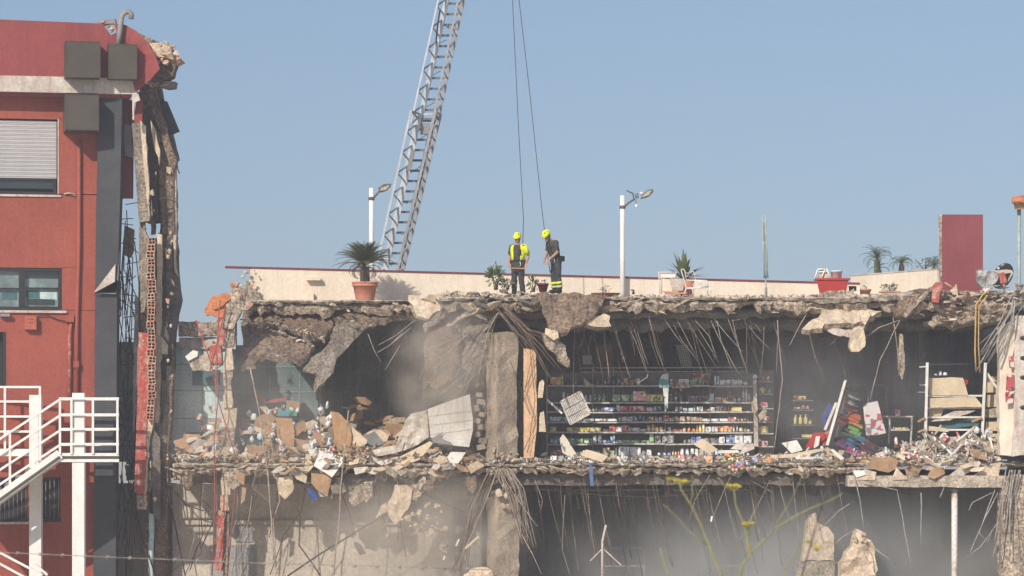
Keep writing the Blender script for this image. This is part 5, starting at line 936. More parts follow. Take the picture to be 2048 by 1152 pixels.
        for s_ in (-1, 1): put(MB().tube([G((s_ * .07, lean * .9 - .14, 1.40)), G((s_ * .08, lean * .5 - .15, 1.2)), G((s_ * .1, -.14, 1.03))], .014, 5), 'harness_strap', M_boot, o)
    # helmet
    hm = MB(); vs = []; nu, nv_ = 20, 7; hc2 = HP((0, .014, .058))
    for i in range(nv_ + 1):
        a = PI / 2 * i / nv_
        for j in range(nu):
            b = 2 * PI * j / nu; rdg = 1 + .03 * math.cos(5 * b) * math.sin(2 * a); vs.append(hc2 + H @ Vector((.118 * math.sin(a) * math.cos(b) * rdg, .142 * math.sin(a) * math.sin(b) * rdg, .125 * math.cos(a))))
    for rr_, zz in ((1.0, -.03), (.9, -.03), (.86, .0)):
        for j in range(nu):
            b = 2 * PI * j / nu; fr = 1 + (.16 if math.sin(b) < -.5 else 0); vs.append(hc2 + H @ Vector((.118 * rr_ * math.cos(b), .142 * rr_ * math.sin(b) * fr, zz)))
    fs = [(i * nu + j, (i + 1) * nu + j, (i + 1) * nu + (j + 1) % nu, i * nu + (j + 1) % nu) for i in range(nv_ + 3) for j in range(nu)]
    hm.add(vs, fs, 0, True); ho = put(hm, 'helmet', M_hiviz, o)
    for s_ in (-1, 1):
        for k in range(2): put(MB().box(hc2 + H @ Vector((s_ * (.075 + .02 * k), -.06 + .07 * k, .085 - .02 * k)), (.018, .045, .02), H), 'helmet_vent', M_boot, ho)
    put(MB().tube([HP((-.085, 0, .0)), HP((-.06, -.03, -.1)), HP((0, -.05, -.128)), HP((.06, -.03, -.1)), HP((.085, 0, .0))], .008, 5), 'chin_strap', M_boot, ho)
    return o
hA = P(1036, 466, 1.0); bA = Vector((hA.x, 1.0, hA.z - 1.80))
person(bA, math.radians(-24), 'firefighter in open yellow vest and yellow helmet, standing', [((-.27, .06, 1.15), (-.24, -.08, .96), (.15, -.2, -1)), ((.275, .10, 1.16), (.26, -.02, .94), (-.1, -.25, -1))], .04, .32, .0, True, False, [(-.11, -.02, -.12, .02), (.12, -.03, .15, .02)])
hB = P(1098, 461, .8); bB = Vector((hB.x + .2, .8, P(0, 587, .8).z))
person(bB, math.radians(-58), 'firefighter in dark shirt with reflective trouser bands, head bowed', [((-.235, -.16, 1.14), (-.09, -.33, .93), (.25, -.3, -1)), ((.235, -.12, 1.13), (.10, -.32, .92), (-.25, -.3, -1))], .15, .75, -.15, False, True, [(-.11, -.02, -.12, .03), (.12, -.01, .13, .04)])
put(MB().bar(P(1020, 536, .75), P(1050, 537, .75), .03, .03, (0, 1, 0)), 'tool_bar', M_wood, None, 'short wooden bar held level at the vested firefighter\'s waist', 'tool')

# ------------------------------------------------------------------ goods on the shop racks
PAL = {'red': ((.42, .05, .05), (.7, .6, .55)), 'white': ((.72, .69, .63), (.4, .38, .36)), 'blue': ((.08, .16, .38), (.5, .55, .6)), 'orange': ((.55, .19, .04), (.7, .55, .3)), 'grey': ((.26, .26, .25), (.45, .43, .4)), 'pale blue': ((.3, .42, .5), (.6, .6, .58)),
       'green': ((.12, .28, .1), (.5, .55, .4)), 'pink': ((.5, .22, .22), (.65, .58, .55)), 'black': ((.035, .035, .04), (.25, .24, .24)), 'brown': ((.2, .12, .08), (.4, .3, .2)), 'yellow': ((.55, .45, .08), (.6, .58, .45)), 'purple': ((.17, .08, .28), (.45, .4, .45))}
PAL = {k: tuple(tuple(min(.86, c * 1.25 + d * .34) for c, d in zip(q, (.46, .42, .37))) for q in v) for k, v in PAL.items()}
PM = {k: printed('print_' + k.replace(' ', '_'), *v) for k, v in PAL.items()}
BOX = {k: MB().box((0, 0, .5), (1, 1, 1)).mesh('product_box', m) for k, m in PM.items()}
BOT = {k: MB().lathe([(.42, 0), (.5, .06), (.5, .6), (.2, .78), (.18, .92), (.24, .93), (.22, 1)], (0, 0, 0), 8).mesh('product_bottle', m) for k, m in PM.items()}
_bag = MB().loft([(Vector((0, 0, .0)), .5, .28, (0, 0, 1), (1, 0, 0)), (Vector((.03, 0, .3)), .54, .36, (0, 0, 1), (1, 0, 0)), (Vector((-.02, .02, .7)), .46, .26, (0, 0, 1), (1, .2, 0)), (Vector((.02, 0, .95)), .36, .08, (0, 0, 1), (1, .1, 0))], 8)
BAG = {k: _bag.mesh('product_bag', m) for k, m in PM.items()}
ORD = ['top', 'second', 'third', 'fourth', 'fifth', 'sixth', 'lowest']
def stock(px0, px1, py, gap, y, place, cols, fill=.9, kinds='xxxob', maxw=.24):
    s = (D + y) / K; x = px0
    while x < px1 - 3:
        c = random.choice(cols); n = random.choice((1, 1, 1, 2, 2, 3)); kd = random.choice(kinds); wd = random.choice((.06, .09, .13, .18, .24, .32)) if kd == 'x' else random.uniform(.06, .13); h = min(gap * s * random.choice((.3, .4, .5, .55, .65, .75, .9)), .42)
        if random.random() > fill: x += random.uniform(6, 22); continue
        for _ in range(n):
            if x + wd / s > px1: return
            nm = {'x': 'product_box', 'o': 'product_bottle', 'b': 'product_bag'}[kd]; me = {'x': BOX, 'o': BOT, 'b': BAG}[kd][c]
            word = {'x': 'packet', 'o': 'bottle', 'b': 'bag'}[kd]
            at = P(x + wd / s / 2, py, y + random.uniform(-.08, .02)); at.z += .014
            sec = '' if 'long' not in place else (' near its left end' if x < 1186 else ' left of the hanging banner' if x < 1322 else ' right of the hanging banner' if x < 1420 else ' near its right end'); inst(me, nm, at, (0, 0, random.uniform(-.12, .12)), (wd * (.95 if kd == 'x' else .9), random.uniform(.12, .26) if kd == 'x' else wd * .9, h * random.uniform(.9, 1.02)), None, f'{c} {word} on the {place}{sec}', word, f'{c} {word} goods on the {place}{sec}')
            x += wd / s + random.uniform(.3, 2)
RK = thing('shop_rack', 'long grey shop rack of seven shelves behind the right bay', 'shop rack', P(1300, 925, 4.35))
YR = 4.15; lv = [770.6, 804, 823, 843, 864, 887, 912]
put(MB().plate([(1092, 745), (1509, 745), (1509, 922), (1092, 922)], 4.57, .04, 0, 1, 0), 'back_panel', M_shb, RK)
for i, z in enumerate(lv):
    for x0, x1 in (((1095, 1185), (1186, 1330), (1331, 1420), (1421, 1506)) if i < 6 else ((1095, 1506),)): a, b = P(x0, z + random.uniform(-.8, .8), 3.9), P(x1, z + random.uniform(-.8, .8), 3.9); put(MB().bar((a.x, 6.08, a.z), (b.x, 6.08, b.z), .65, .035, (0, 1, 0)) if False else MB().add([a, b, b + Vector((0, .66, 0)), a + Vector((0, .66, 0)), a - Vector((0, 0, .045)), b - Vector((0, 0, .045)), b + Vector((0, .66, -.045)), a + Vector((0, .66, -.045))], [(0, 1, 2, 3), (7, 6, 5, 4), (0, 4, 5, 1), (1, 5, 6, 2), (2, 6, 7, 3), (3, 7, 4, 0)]), 'shelf', M_shelf, RK)
for px in (1094, 1185.5, 1227, 1330.5, 1420.5): a, b = P(px, 738, 4.55), P(px, 922, 4.55); put(MB().box(((a.x + b.x) / 2, 4.53, (a.z + b.z) / 2), (.05, .05, a.z - b.z)), 'upright', M_shelf, RK)
for py in (736, 744): a, b = P(1160, py, 4.45), P(1495, py - 1, 4.45); put(MB().bar(a, b, .03, .04, (0, 1, 0)), 'top_rail', M_shelf, RK)
put(MB().plate([(1507, 755), (1513, 755), (1517, 893), (1508, 893)], 3.75, .1, .004, .3, 0), 'end_upright', M_wstain, RK)
mixA = ['red', 'white', 'blue', 'white', 'pale blue', 'white', 'grey', 'black', 'yellow', 'red', 'brown', 'green', 'white', 'black', 'orange']
for i, (z, prev) in enumerate(zip(lv, [746] + lv[:-1])):
    gp = z - prev - 4; cols = [mixA, mixA, ['pale blue', 'blue', 'white', 'red', 'white', 'yellow', 'black'], ['red', 'white', 'white', 'blue', 'pale blue', 'orange', 'brown'], ['grey', 'white', 'red', 'black', 'yellow', 'orange', 'white'], ['blue', 'green', 'pale blue', 'white', 'white', 'black', 'blue'], mixA][i]
    stock(1100, 1505, z, gp, YR, f'{ORD[i]} shelf of the long rack', cols, .75 if i == 0 else .95)
RK2 = thing('shop_rack', 'narrow side rack right of the long shop rack', 'shop rack', P(1532, 925, 4.2))
put(MB().plate([(1517, 740), (1548, 740), (1548, 920), (1517, 920)], 4.6, .04, 0, 1, 0), 'back_panel', M_shb, RK2)
for i, z in enumerate((762, 787, 816, 843, 866, 892)):
    a, b = P(1517, z, 3.95), P(1547, z, 3.95); put(MB().box(((a.x + b.x) / 2, 4.26, a.z - .02), (b.x - a.x, .6, .035)), 'shelf', M_shelf, RK2)
    stock(1519, 1546, z, 18, 4.1, f'{ORD[i]} shelf of the narrow side rack', ['white', 'white', 'pink', 'red', 'yellow'] if i else ['red'], .95)
RK3 = thing('shop_rack', 'dark display rack with yellow-green bottles in the right recess', 'shop rack', P(1605, 925, 4.0))
put(MB().plate([(1585, 782), (1629, 782), (1629, 920), (1585, 920)], 4.35, .04, 0, 1, 0), 'back_panel', M_black, RK3)
for i, z in enumerate((800, 819, 849, 876)):
    a, b = P(1585, z, 3.75), P(1628, z, 3.75); put(MB().box(((a.x + b.x) / 2, 4.06, a.z - .02), (b.x - a.x, .6, .03)), 'shelf', M_steel, RK3)
    stock(1587, 1627, z, [12, 15, 26, 20][i], 3.9, f'{ORD[i]} shelf of the dark display rack', [['red', 'green', 'orange'], ['pink', 'green', 'yellow'], ['yellow', 'yellow', 'green', 'white'], ['white', 'yellow', 'grey']][i], .95, 'oob' if i == 2 else 'xob')
# larger objects around the long rack
def S7(pts, y, name, m, label, cat, th=.03, **k): return sheet(T7(pts), y, name, m, label, cat, th, **k)
S7([(485, 265), (615, 255), (620, 430), (485, 430)], 6.0, 'door_panel', M_card, 'dull brown door panel standing behind the top of the rack', 'panel')
S7([(388, 335), (460, 338), (462, 402), (388, 405)], 5.7, 'white_carton', M_wboard, 'small white carton above the left end of the long rack', 'carton', .25)
lg = thing('lattice_screen', 'pale lattice panel leaning above the long rack', 'lattice', P(1370, 735, 5.5))
for k in range(6): put(MB().bar(P(*T7p((1088 + k * 16, 262)), 5.5), P(*T7p((1130 + k * 15, 428)), 5.5), .02, .05, (0, 1, 0)), 'lattice_bar', M_wboard, lg)
for k in range(11): put(MB().bar(P(*T7p((1088 + k * 4, 264 + k * 16)), 5.48), P(*T7p((1168 + k * 4, 262 + k * 16)), 5.48), .02, .045, (0, 1, 0)), 'lattice_bar', M_wboard, lg)
S7([(1205, 472), (1335, 472), (1338, 545), (1200, 548)], 4.25, 'patterned_box', printed('print_pattern', (.55, .48, .42), (.35, .08, .06), 9), 'large red and cream patterned box on the top shelf', 'box', .3)
S7([(1058, 552), (1198, 552), (1198, 580), (1058, 580)], 3.85, 'food_carton', printed('print_cans', (.6, .5, .42), (.4, .12, .08), 16), 'row of cream cartons lying on the rack beside the patterned box', 'carton', .2)
S7([(768, 605), (860, 605), (862, 675), (768, 672)], 3.87, 'doll_box', PM['pink'], 'framed pink picture box on the second shelf', 'box', .2)
S7([(405, 505), (440, 540), (500, 570), (410, 575), (400, 530)], 3.8, 'cardboard_flap', M_plast, 'torn tan cardboard flap on the left of the top shelf', 'cardboard', .05)
S7([(958, 520), (985, 480), (1028, 470), (1030, 560), (1025, 725), (1005, 760), (1000, 640), (990, 580), (960, 578)], 3.2, 'hanging_banner', printed('print_banner', (.62, .66, .62), (.15, .35, .33), 5), 'white and teal cloth banner hanging before the long rack', 'banner', .04, relief=.03)
S7([(1655, 490), (1675, 475), (1690, 495), (1680, 545), (1660, 555)], 3.6, 'white_sign', PM['white'], 'small rounded white sign above the side rack', 'sign', .03)
S7([(1650, 690), (1668, 660), (1690, 665), (1692, 740), (1672, 770), (1650, 745)], 3.5, 'plaster_flake', M_plast, 'tan plaster flake hanging over the rack end', 'plaster', .08)
S7([(1695, 780), (1740, 735), (1762, 750), (1755, 800), (1710, 820)], 3.5, 'plaster_flake', M_plast, 'tan plaster flake hanging right of the rack end', 'plaster', .08)
vb = thing('vent_panel', 'tilted grey louvred vent panel hanging before the rack', 'vent panel', P(1152, 845, 1.2))
V = T7([(230, 680), (375, 605), (445, 770), (300, 850)]); c4 = [P(a, b, 1.2) for a, b in V]
for i in range(4): put(MB().bar(c4[i], c4[(i + 1) % 4], .05, .06, (0, 1, 0)), 'frame_bar', M_wstain, vb)
for k in range(13): t = (k + .5) / 13; put(MB().bar(c4[0].lerp(c4[1], t), c4[3].lerp(c4[2], t), .035, .03, (0, 1, .4)), 'slat', M_shelf, vb)
for k in (1, 2): t = k / 3; put(MB().bar(c4[0].lerp(c4[3], t) - Vector((0, .04, 0)), c4[1].lerp(c4[2], t) - Vector((0, .04, 0)), .02, .02, (0, 1, 0)), 'frame_bar', M_wstain, vb)
put(MB().tube([P(1147, 786, 1.2), P(1146, 764, 1.2), P(1150, 640, 1.0)], .012, 5), 'wire', M_dusty, vb)
put(MB().bar(P(1094, 799, 1.0), P(1124, 827, 1.0), .05, .05, (0, 1, 0)), 'timber_batten', M_wboard, None, 'short pale batten slanting left of the louvred vent panel', 'batten')
S7([(215, 960), (245, 925), (275, 960), (365, 1100), (330, 1110), (240, 1060), (230, 1000)], 1.0, 'printed_board', printed('print_board', (.68, .62, .5), (.2, .2, .2), 7), 'pale printed board propped at the left of the bay floor', 'board', .03)
S7([(375, 1080), (420, 1035), (580, 1085), (540, 1135)], .1, 'cream_board', M_ply, 'cream board jutting over the floor edge below the rack', 'board', .04)
S7([(1210, 995), (1280, 955), (1300, 960), (1400, 1040), (1330, 1070)], .6, 'folded_cardboard', M_ply, 'tan folded cardboard sheet at the middle of the bay floor', 'cardboard', .04)
S7([(1400, 1045), (1540, 1042), (1560, 1062), (1400, 1065)], .5, 'pale_plank', M_wboard, 'pale plank lying beside the folded cardboard', 'plank', .06)
S7([(1490, 1030), (1540, 990), (1600, 990), (1580, 1040)], .6, 'torn_paper', M_wboard, 'torn white paper lying near the rack end', 'paper', .03, relief=.04); S7([(1555, 1075), (1600, 1000), (1660, 990), (1670, 1030), (1600, 1060)], .5, 'torn_paper', M_wstain, 'dirty torn paper heaped at the foot of the rack end', 'paper', .03, relief=.05)
S7([(640, 1090), (660, 1085), (700, 1150), (685, 1155)], -.1, 'pale_batten', M_wboard, 'thin pale batten poking over the floor edge', 'batten')
put(MB().bar(P(1181, 926, -.15), P(1184, 972, -.2), .10, .05, (0, 1, 0)), 'blue_strap', mat('blue_plastic', (.10, .16, .33), None, 3, .5), None, 'blue strip hanging below the floor edge', 'strip')
def spill(px0, px1, n, cols, place):
    for _ in range(n):
        c = random.choice(cols); kd = random.choice('xxb'); s = random.uniform(.1, .24); px = random.uniform(px0, px1); y = random.uniform(.15, 1.3); at = PZ(px, ZF + .01, y)
        inst((BOX if kd == 'x' else BAG)[c], {'x': 'product_box', 'b': 'product_bag'}[kd], at, (random.uniform(-.3, .3), random.uniform(-.3, .3), random.uniform(0, 3)), (s, s * .8, s * random.uniform(.5, 1.1)), None, f'{c} {"packet" if kd == "x" else "bag"} spilled on {place}', 'packet' if kd == 'x' else 'bag', f'{c} {"packet" if kd == "x" else "bag"} goods spilled on {place}')
spill(1085, 1420, 46, ['white', 'red', 'white', 'grey', 'pale blue', 'pink', 'brown'], 'the floor edge under the long rack')
spill(1395, 1545, 30, ['blue', 'orange', 'red', 'purple', 'orange', 'yellow'], 'the floor edge by the side rack')
bl = thing('ball_net', 'cluster of multicoloured plastic balls dangling over the floor edge', 'ball net', P(1480, 945, -.25)); bme = {}
for k in range(44):
    c = random.choice(['red', 'blue', 'orange', 'pale blue', 'yellow', 'purple', 'pink', 'green'])
    if c not in bme: bme[c] = MB().ell((0, 0, 0), (.045, .045, .045), 8, 6).mesh('ball', mat('ball_' + c.replace(' ', '_'), tuple(min(.8, x * 1.1) for x in PAL[c][0]), None, 3, .35, fine=0))
    inst(bme[c], 'ball', P(random.gauss(1482, 13), random.gauss(934, 6), random.uniform(-.32, -.12)), parent=bl)
# garments and racks in the right recess
def S3(pts, y, name, m, label, cat, th=.03, **k): return sheet(T(1530, 640, 3.388)(pts), y, name, m, label, cat, th, **k)
gcol = {'dark grey': (.06, .06, .065), 'black': (.025, .025, .028), 'brick red': (.25, .05, .045), 'bright orange': (.80, .17, .04), 'yellow': (.6, .42, .06), 'lime green': (.25, .5, .12), 'dark green': (.06, .13, .06), 'blue': (.05, .17, .36), 'navy': (.03, .04, .10), 'purple': (.15, .06, .18), 'magenta': (.5, .06, .22), 'maroon': (.15, .03, .05), 'white': (.6, .58, .55), 'teal': (.05, .3, .33)}
gcol = {k: tuple(.72 * c + .28 * d for c, d in zip(v, (.24, .22, .2))) for k, v in gcol.items()}
gms = {}
def garment(x, y_, w_, c, dep, ang, lb):
    if c not in gms:
        r2 = random.Random(len(gms)); mb = MB().box((0, 0, .3), (1, 1, .5)).box((.02, -.02, .8), (.94, .96, .42)); gms[c] = mb.mesh('folded_garment', mat('cloth_' + c.replace(' ', '_'), gcol[c], None, 6, .95, .01, 9))
    p = P(*T(1530, 640, 3.388)([(x, y_)])[0], dep); inst(gms[c], 'folded_garment', p, (random.uniform(.2, .4), ang + random.uniform(-.1, .1), random.uniform(-.12, .12)), (w_ * .95, .32, .055), None, lb, 'garment', f'{c} garments on the toppled clothes rack')
for x, y_, w_, c, dep in ((545, 475, .3, 'brick red', 3.4), (585, 500, .34, 'black', 3.3), (600, 530, .4, 'white', 3.2), (620, 552, .36, 'dark grey', 3.1), (600, 575, .36, 'white', 3.05), (560, 560, .3, 'brick red', 3.2), (610, 610, .42, 'brick red', 2.8), (585, 600, .4, 'black', 2.9), (560, 640, .36, 'dark grey', 2.7), (605, 655, .38, 'bright orange', 2.2), (590, 675, .40, 'bright orange', 2.1), (600, 700, .34, 'bright orange', 2.05), (625, 715, .32, 'yellow', 2.0), (540, 665, .3, 'maroon', 2.3), (520, 690, .34, 'brick red', 2.2), (530, 720, .36, 'maroon', 2.1), (600, 738, .34, 'lime green', 1.95), (560, 745, .36, 'dark green', 1.95), (610, 765, .36, 'lime green', 1.85), (545, 775, .36, 'dark green', 1.8), (600, 790, .38, 'dark green', 1.7), (640, 800, .36, 'teal', 1.7), (600, 825, .40, 'blue', 1.6), (660, 820, .38, 'blue', 1.5), (590, 850, .42, 'blue', 1.4), (520, 850, .4, 'purple', 1.4), (640, 850, .4, 'navy', 1.3), (710, 850, .4, 'maroon', 1.2), (720, 872, .4, 'navy', 1.1), (690, 888, .42, 'maroon', 1.0), (590, 890, .36, 'magenta', 1.0), (610, 908, .34, 'magenta', .9), (500, 820, .34, 'maroon', 1.6), (570, 930, .4, 'navy', .8)):
    garment(x, y_, w_, c, dep, .42, f'{c} folded garment sliding off the toppled clothes rack')
def bar3(a, b, y, r, name, m, label, cat, y2=None):
    a, b = T(1530, 640, 3.388)([a, b]); return put(MB().bar(P(*a, y), P(*b, y if y2 is None else y2), r, r, (0, 1, 0)), name, m, None, label, cat)
bar3((545, 405), (420, 850), 1.6, .07, 'leaning_pole', M_wboard, 'long pale pole leaning against the toppled clothes', 'pole', 1.0)
bar3((482, 560), (405, 745), 2.0, .07, 'leaning_pole', M_wboard, 'shorter pale pole leaning left of the long one', 'pole')
CRK = thing('clothes_rack', 'black clothes rack frame behind the sliding garments', 'clothes rack', P(1720, 905, 3.5))
for a, b in (((560, 432), (700, 440)), ((700, 440), (745, 640)), ((562, 432), (480, 800)), ((700, 440), (700, 800)), ((820, 440), (830, 620)), ((700, 440), (820, 440))): a, b = T(1530, 640, 3.388)([a, b]); put(MB().bar(P(*a, 3.5), P(*b, 3.5), .03, .03, (0, 1, 0)), 'frame_bar', M_steel, CRK)
S3([(665, 590), (692, 566), (762, 550), (785, 630), (820, 765), (760, 778), (685, 785), (676, 700)], 1.9, 'printed_bag', printed('print_poster', (.66, .60, .58), (.42, .12, .12), 6), 'large white bag printed with small red pictures', 'bag', .06, relief=.02)
S3([(430, 560), (470, 590), (440, 690), (390, 720), (380, 660)], 2.2, 'blue_garment', mat('cloth_indigo', (.10, .12, .30), None, 6, .9, .02, 9), 'crumpled indigo garment hanging beside the leaning poles', 'garment', .06, relief=.06)
S3([(275, 865), (330, 765), (400, 760), (410, 800), (330, 860)], 1.2, 'red_board', M_redtub, 'red board with a white patch standing at the recess floor', 'board', .05); S3([(330, 860), (345, 790), (372, 785), (362, 850), (335, 870)], 1.1, 'white_card', M_wboard, 'white card on the red board', 'card', .02); S3([(372, 862), (392, 775), (440, 740), (420, 850)], 1.3, 'pale_red_board', M_redplas, 'faded red board beside the white card', 'board', .04)
S3([(115, 832), (215, 815), (255, 880), (180, 905)], .9, 'white_carton', M_wboard, 'flat cream carton lying left of the red board', 'carton', .2)
S3([(35, 915), (200, 905), (390, 868), (400, 885), (230, 930), (40, 938)], .5, 'plank', M_ply, 'long tan plank on the recess floor edge', 'plank', .08); S3([(200, 925), (400, 930), (400, 945), (210, 945)], .3, 'plank', M_wboard, 'whitish thin plank below the long tan plank', 'plank', .06); S3([(440, 880), (460, 872), (540, 940), (515, 950)], .2, 'plank', M_wboard, 'short white plank standing askew under the garments', 'plank', .06)
TB = thing('display_table', 'small metal display table right of the printed bag', 'table', P(1796, 905, 2.6))
for a, b in (((810, 655), (1005, 655)), ((845, 655), (838, 840)), ((997, 655), (985, 850)), ((845, 745), (990, 745))): a, b = T(1530, 640, 3.388)([a, b]); put(MB().bar(P(*a, 2.6), P(*b, 2.6), .05, .04, (0, 1, 0)), 'frame_bar', M_shelf, TB)
put(MB().plate(T(1530, 640, 3.388)([(815, 650), (1005, 650), (1005, 660), (815, 660)]), 2.55, .5, 0, 1, 0), 'table_top', M_wstain, TB)
stock(1779, 1822, 859, 10, 2.8, 'small display table', ['white', 'yellow', 'red', 'grey'], .9); stock(1776, 1800, 833, 14, 2.7, 'top of the small display table', ['pink', 'white'], .8)
# tall metal rack with boards
MR = thing('metal_rack', 'tall pale metal rack crammed with cream boards', 'rack', P(1912, 905, 1.9))
def b3(a, b, y, r, nm, m, y2=None): a, b = T(1530, 640, 3.388)([a, b]); put(MB().bar(P(*a, y), P(*b, y if y2 is None else y2), r, r, (0, 1, 0)), nm, m, MR)
b3((1099, 288), (1085, 838), 1.6, .075, 'upright', M_white); b3((1493, 290), (1470, 815), 1.6, .075, 'upright', M_white); b3((1100, 300), (1395, 298), 2.3, .03, 'rail', M_steel); b3((1505, 360), (1588, 490), 1.7, .06, 'brace', M_wboard)
b3((1045, 318), (1098, 316), 1.6, .03, 'hook_arm', M_white); b3((1045, 440), (1096, 440), 1.6, .03, 'hook_arm', M_white); b3((1035, 490), (1090, 488), 1.6, .03, 'hook_arm', M_white); b3((1035, 690), (1085, 660), 1.5, .05, 'hook_arm', M_wood); b3((1035, 760), (1085, 740), 1.5, .05, 'hook_arm', M_wood); b3((1400, 690), (1470, 660), 1.5, .06, 'hook_arm', M_wood)
for y_ in (515, 598, 660, 745): b3((1095, y_), (1475, y_ - 2), 1.9, .05, 'rail', M_wboard)
for pts, y, m, lb in (([(1105, 392), (1340, 390), (1378, 512), (1112, 510)], 1.85, M_ply, 'topmost cream board on the tall metal rack'), ([(1112, 528), (1425, 520), (1480, 588), (1115, 595)], 1.75, M_ply, 'second cream board on the tall metal rack'), ([(1112, 604), (1212, 600), (1190, 662), (1112, 668)], 2.0, M_plast, 'tan square board on the left of the tall metal rack'),
    ([(1120, 690), (1290, 615), (1435, 612), (1250, 680)], 1.9, M_clothw, 'bluish-white sheet draped in the tall metal rack'), ([(1180, 700), (1440, 640), (1450, 715), (1190, 745)], 2.1, M_teal, 'dark teal sheet in the tall metal rack'), ([(1095, 715), (1150, 720), (1255, 740), (1240, 760), (1100, 750)], 1.7, M_ply, 'narrow cream board low in the tall metal rack'), ([(1100, 770), (1200, 800), (1290, 790), (1150, 840)], 1.6, M_card, 'brown board at the foot of the tall metal rack'), ([(1150, 800), (1290, 790), (1370, 800), (1200, 850)], 1.4, M_wstain, 'dirty white sheet at the foot of the tall metal rack'), ([(1360, 805), (1500, 830), (1505, 850), (1380, 830)], 1.2, M_wboard, 'white batten sloping at the right foot of the tall metal rack'),
    ([(1505, 385), (1590, 380), (1595, 492), (1510, 490)], 2.4, M_ply, 'upper cream box right of the tall metal rack'), ([(1515, 505), (1595, 500), (1595, 588), (1510, 590)], 2.2, M_ply, 'middle cream box right of the tall metal rack'), ([(1500, 604), (1590, 595), (1590, 660), (1500, 662)], 1.9, M_screed, 'brown cream box right of the tall metal rack'), ([(1508, 690), (1585, 688), (1585, 752), (1505, 755)], 1.9, M_ply, 'lower cream box right of the tall metal rack'), ([(1510, 770), (1588, 768), (1588, 815), (1512, 818)], 1.7, M_ply, 'lowest cream box right of the tall metal rack'), ([(1512, 818), (1590, 815), (1575, 915), (1512, 920)], 1.6, M_card, 'brown carton beneath the cream boxes')):
    S3(pts, y, 'board' if 'board' in lb or 'batten' in lb else 'sheet' if 'sheet' in lb else 'carton', m, lb, 'board' if 'board' in lb or 'batten' in lb else 'sheet' if 'sheet' in lb else 'carton', .3 if 'box' in lb or 'carton' in lb else .04, relief=.012)
stock(1868, 1896, 752, 14, 2.2, 'top board of the tall metal rack', ['white', 'white'], .9, 'b'); S3([(1310, 410), (1345, 398), (1380, 410), (1370, 440), (1320, 440)], 2.0, 'red_cushion', M_redtub, 'small red bundle on the topmost rack board', 'bundle', .12, relief=.03); S3([(1225, 410), (1270, 405), (1275, 490), (1240, 492)], 2.2, 'printed_sheet', PM['purple'], 'narrow purple printed sheet hanging over the topmost rack board', 'sheet', .02); S3([(1230, 500), (1268, 505), (1260, 520), (1235, 520)], 2.1, 'printed_card', PM['grey'], 'small grey card on the second rack board', 'card')
for i, (pts, c) in enumerate((([(1650, 250), (1685, 245), (1690, 325), (1655, 325)], 'red'), ([(1640, 375), (1690, 370), (1690, 470), (1635, 480)], 'red'), ([(1630, 490), (1685, 480), (1680, 560), (1630, 570)], 'pink'))):
    sheet(R3(pts), -.4 if False else -.5, 'poster', printed('print_sign_' + c, (.42, .07, .07), (.65, .55, .5), 8), f'{["topmost", "middle", "lowest"][i]} red poster on the right-hand pillar', 'poster', .02)
# ------------------------------------------------------------------ debris along the left bay
def S4(pts, y, name, m, label, cat, th=.03, **k): return sheet(T4(pts), y, name, m, label, cat, th, **k)
def S6(pts, y, name, m, label, cat, th=.03, **k): return sheet(T6(pts), y, name, m, label, cat, th, **k)
S4([(660, 470, .2), (792, 510, .1), (720, 615, -.35), (620, 550, -.2), (635, 515, -.05)], 0, 'white_board', M_wboard, 'bright white board hanging over the floor edge of the left bay', 'board', .03, relief=.006)
S4([(585, 464), (680, 458), (700, 475), (650, 492), (600, 500)], .3, 'white_board', M_wboard, 'small white board behind the bright hanging one', 'board')
S4([(412, 292), (500, 294), (512, 370), (505, 525), (428, 530), (442, 400)], .7, 'wood_board', M_wood, 'upright wood grained panel left of the bright white board', 'panel', .05, relief=.02); S4([(710, 258), (755, 262), (800, 310), (825, 380), (820, 430), (798, 500), (740, 492), (735, 380)], .8, 'wood_board', M_wood, 'upright wood panel with a bent top right of the bright white board', 'panel', .05, relief=.02)
S4([(825, 342), (915, 420), (880, 455), (826, 440)], .9, 'plywood_piece', M_ply, 'sunlit plywood triangle beside the bent wood panel', 'plywood', .04)
S4([(240, 378), (330, 352), (405, 330), (425, 430), (380, 440), (330, 455), (270, 452), (245, 430)], 1.1, 'teal_board', M_teal, 'large dark teal board in the debris of the left bay', 'board', .04); S4([(322, 152), (430, 150), (460, 180), (380, 200), (330, 190)], 2.4, 'teal_board', M_teal, 'small teal board on top of the debris', 'board')
for pts, y, lb in (([(500, 352), (565, 302), (580, 350), (522, 396)], .8, 'tilted brown cardboard square beside the upright wood panel'), ([(515, 402), (585, 416), (580, 470), (545, 472)], .6, 'brown cardboard piece below the tilted square'), ([(600, 400), (625, 372), (690, 400), (700, 450), (620, 446)], .7, 'brown cardboard flap above the small white board'), ([(355, 492), (405, 450), (420, 540), (375, 552)], .5, 'brown cardboard offcut left of the upright wood panel'), ([(305, 522), (345, 490), (362, 560), (330, 566)], .4, 'brown cardboard offcut under the dark teal board'), ([(250, 436), (275, 446), (315, 545), (282, 556)], .4, 'narrow brown cardboard strip at the left debris'), ([(470, 197), (545, 205), (540, 250), (500, 262), (468, 240)], 2.2, 'brown carton side on top of the left debris'), ([(830, 430), (870, 452), (900, 470), (850, 500), (825, 480)], .7, 'brown cardboard slip under the plywood triangle'), ([(190, 580), (245, 600), (240, 660), (205, 640)], -.05, 'brown cardboard slip by the torn upright'), ([(225, 668), (250, 675), (245, 740), (222, 760)], -.05, 'brown cardboard tongue dangling by the torn upright'), ([(605, 590), (690, 600), (715, 620), (690, 720), (640, 690), (605, 650)], -.1, 'brown cardboard sheet dangling under the white board')):
    S4(pts, y, 'cardboard_piece', M_card, lb, 'cardboard', .04, relief=.02)
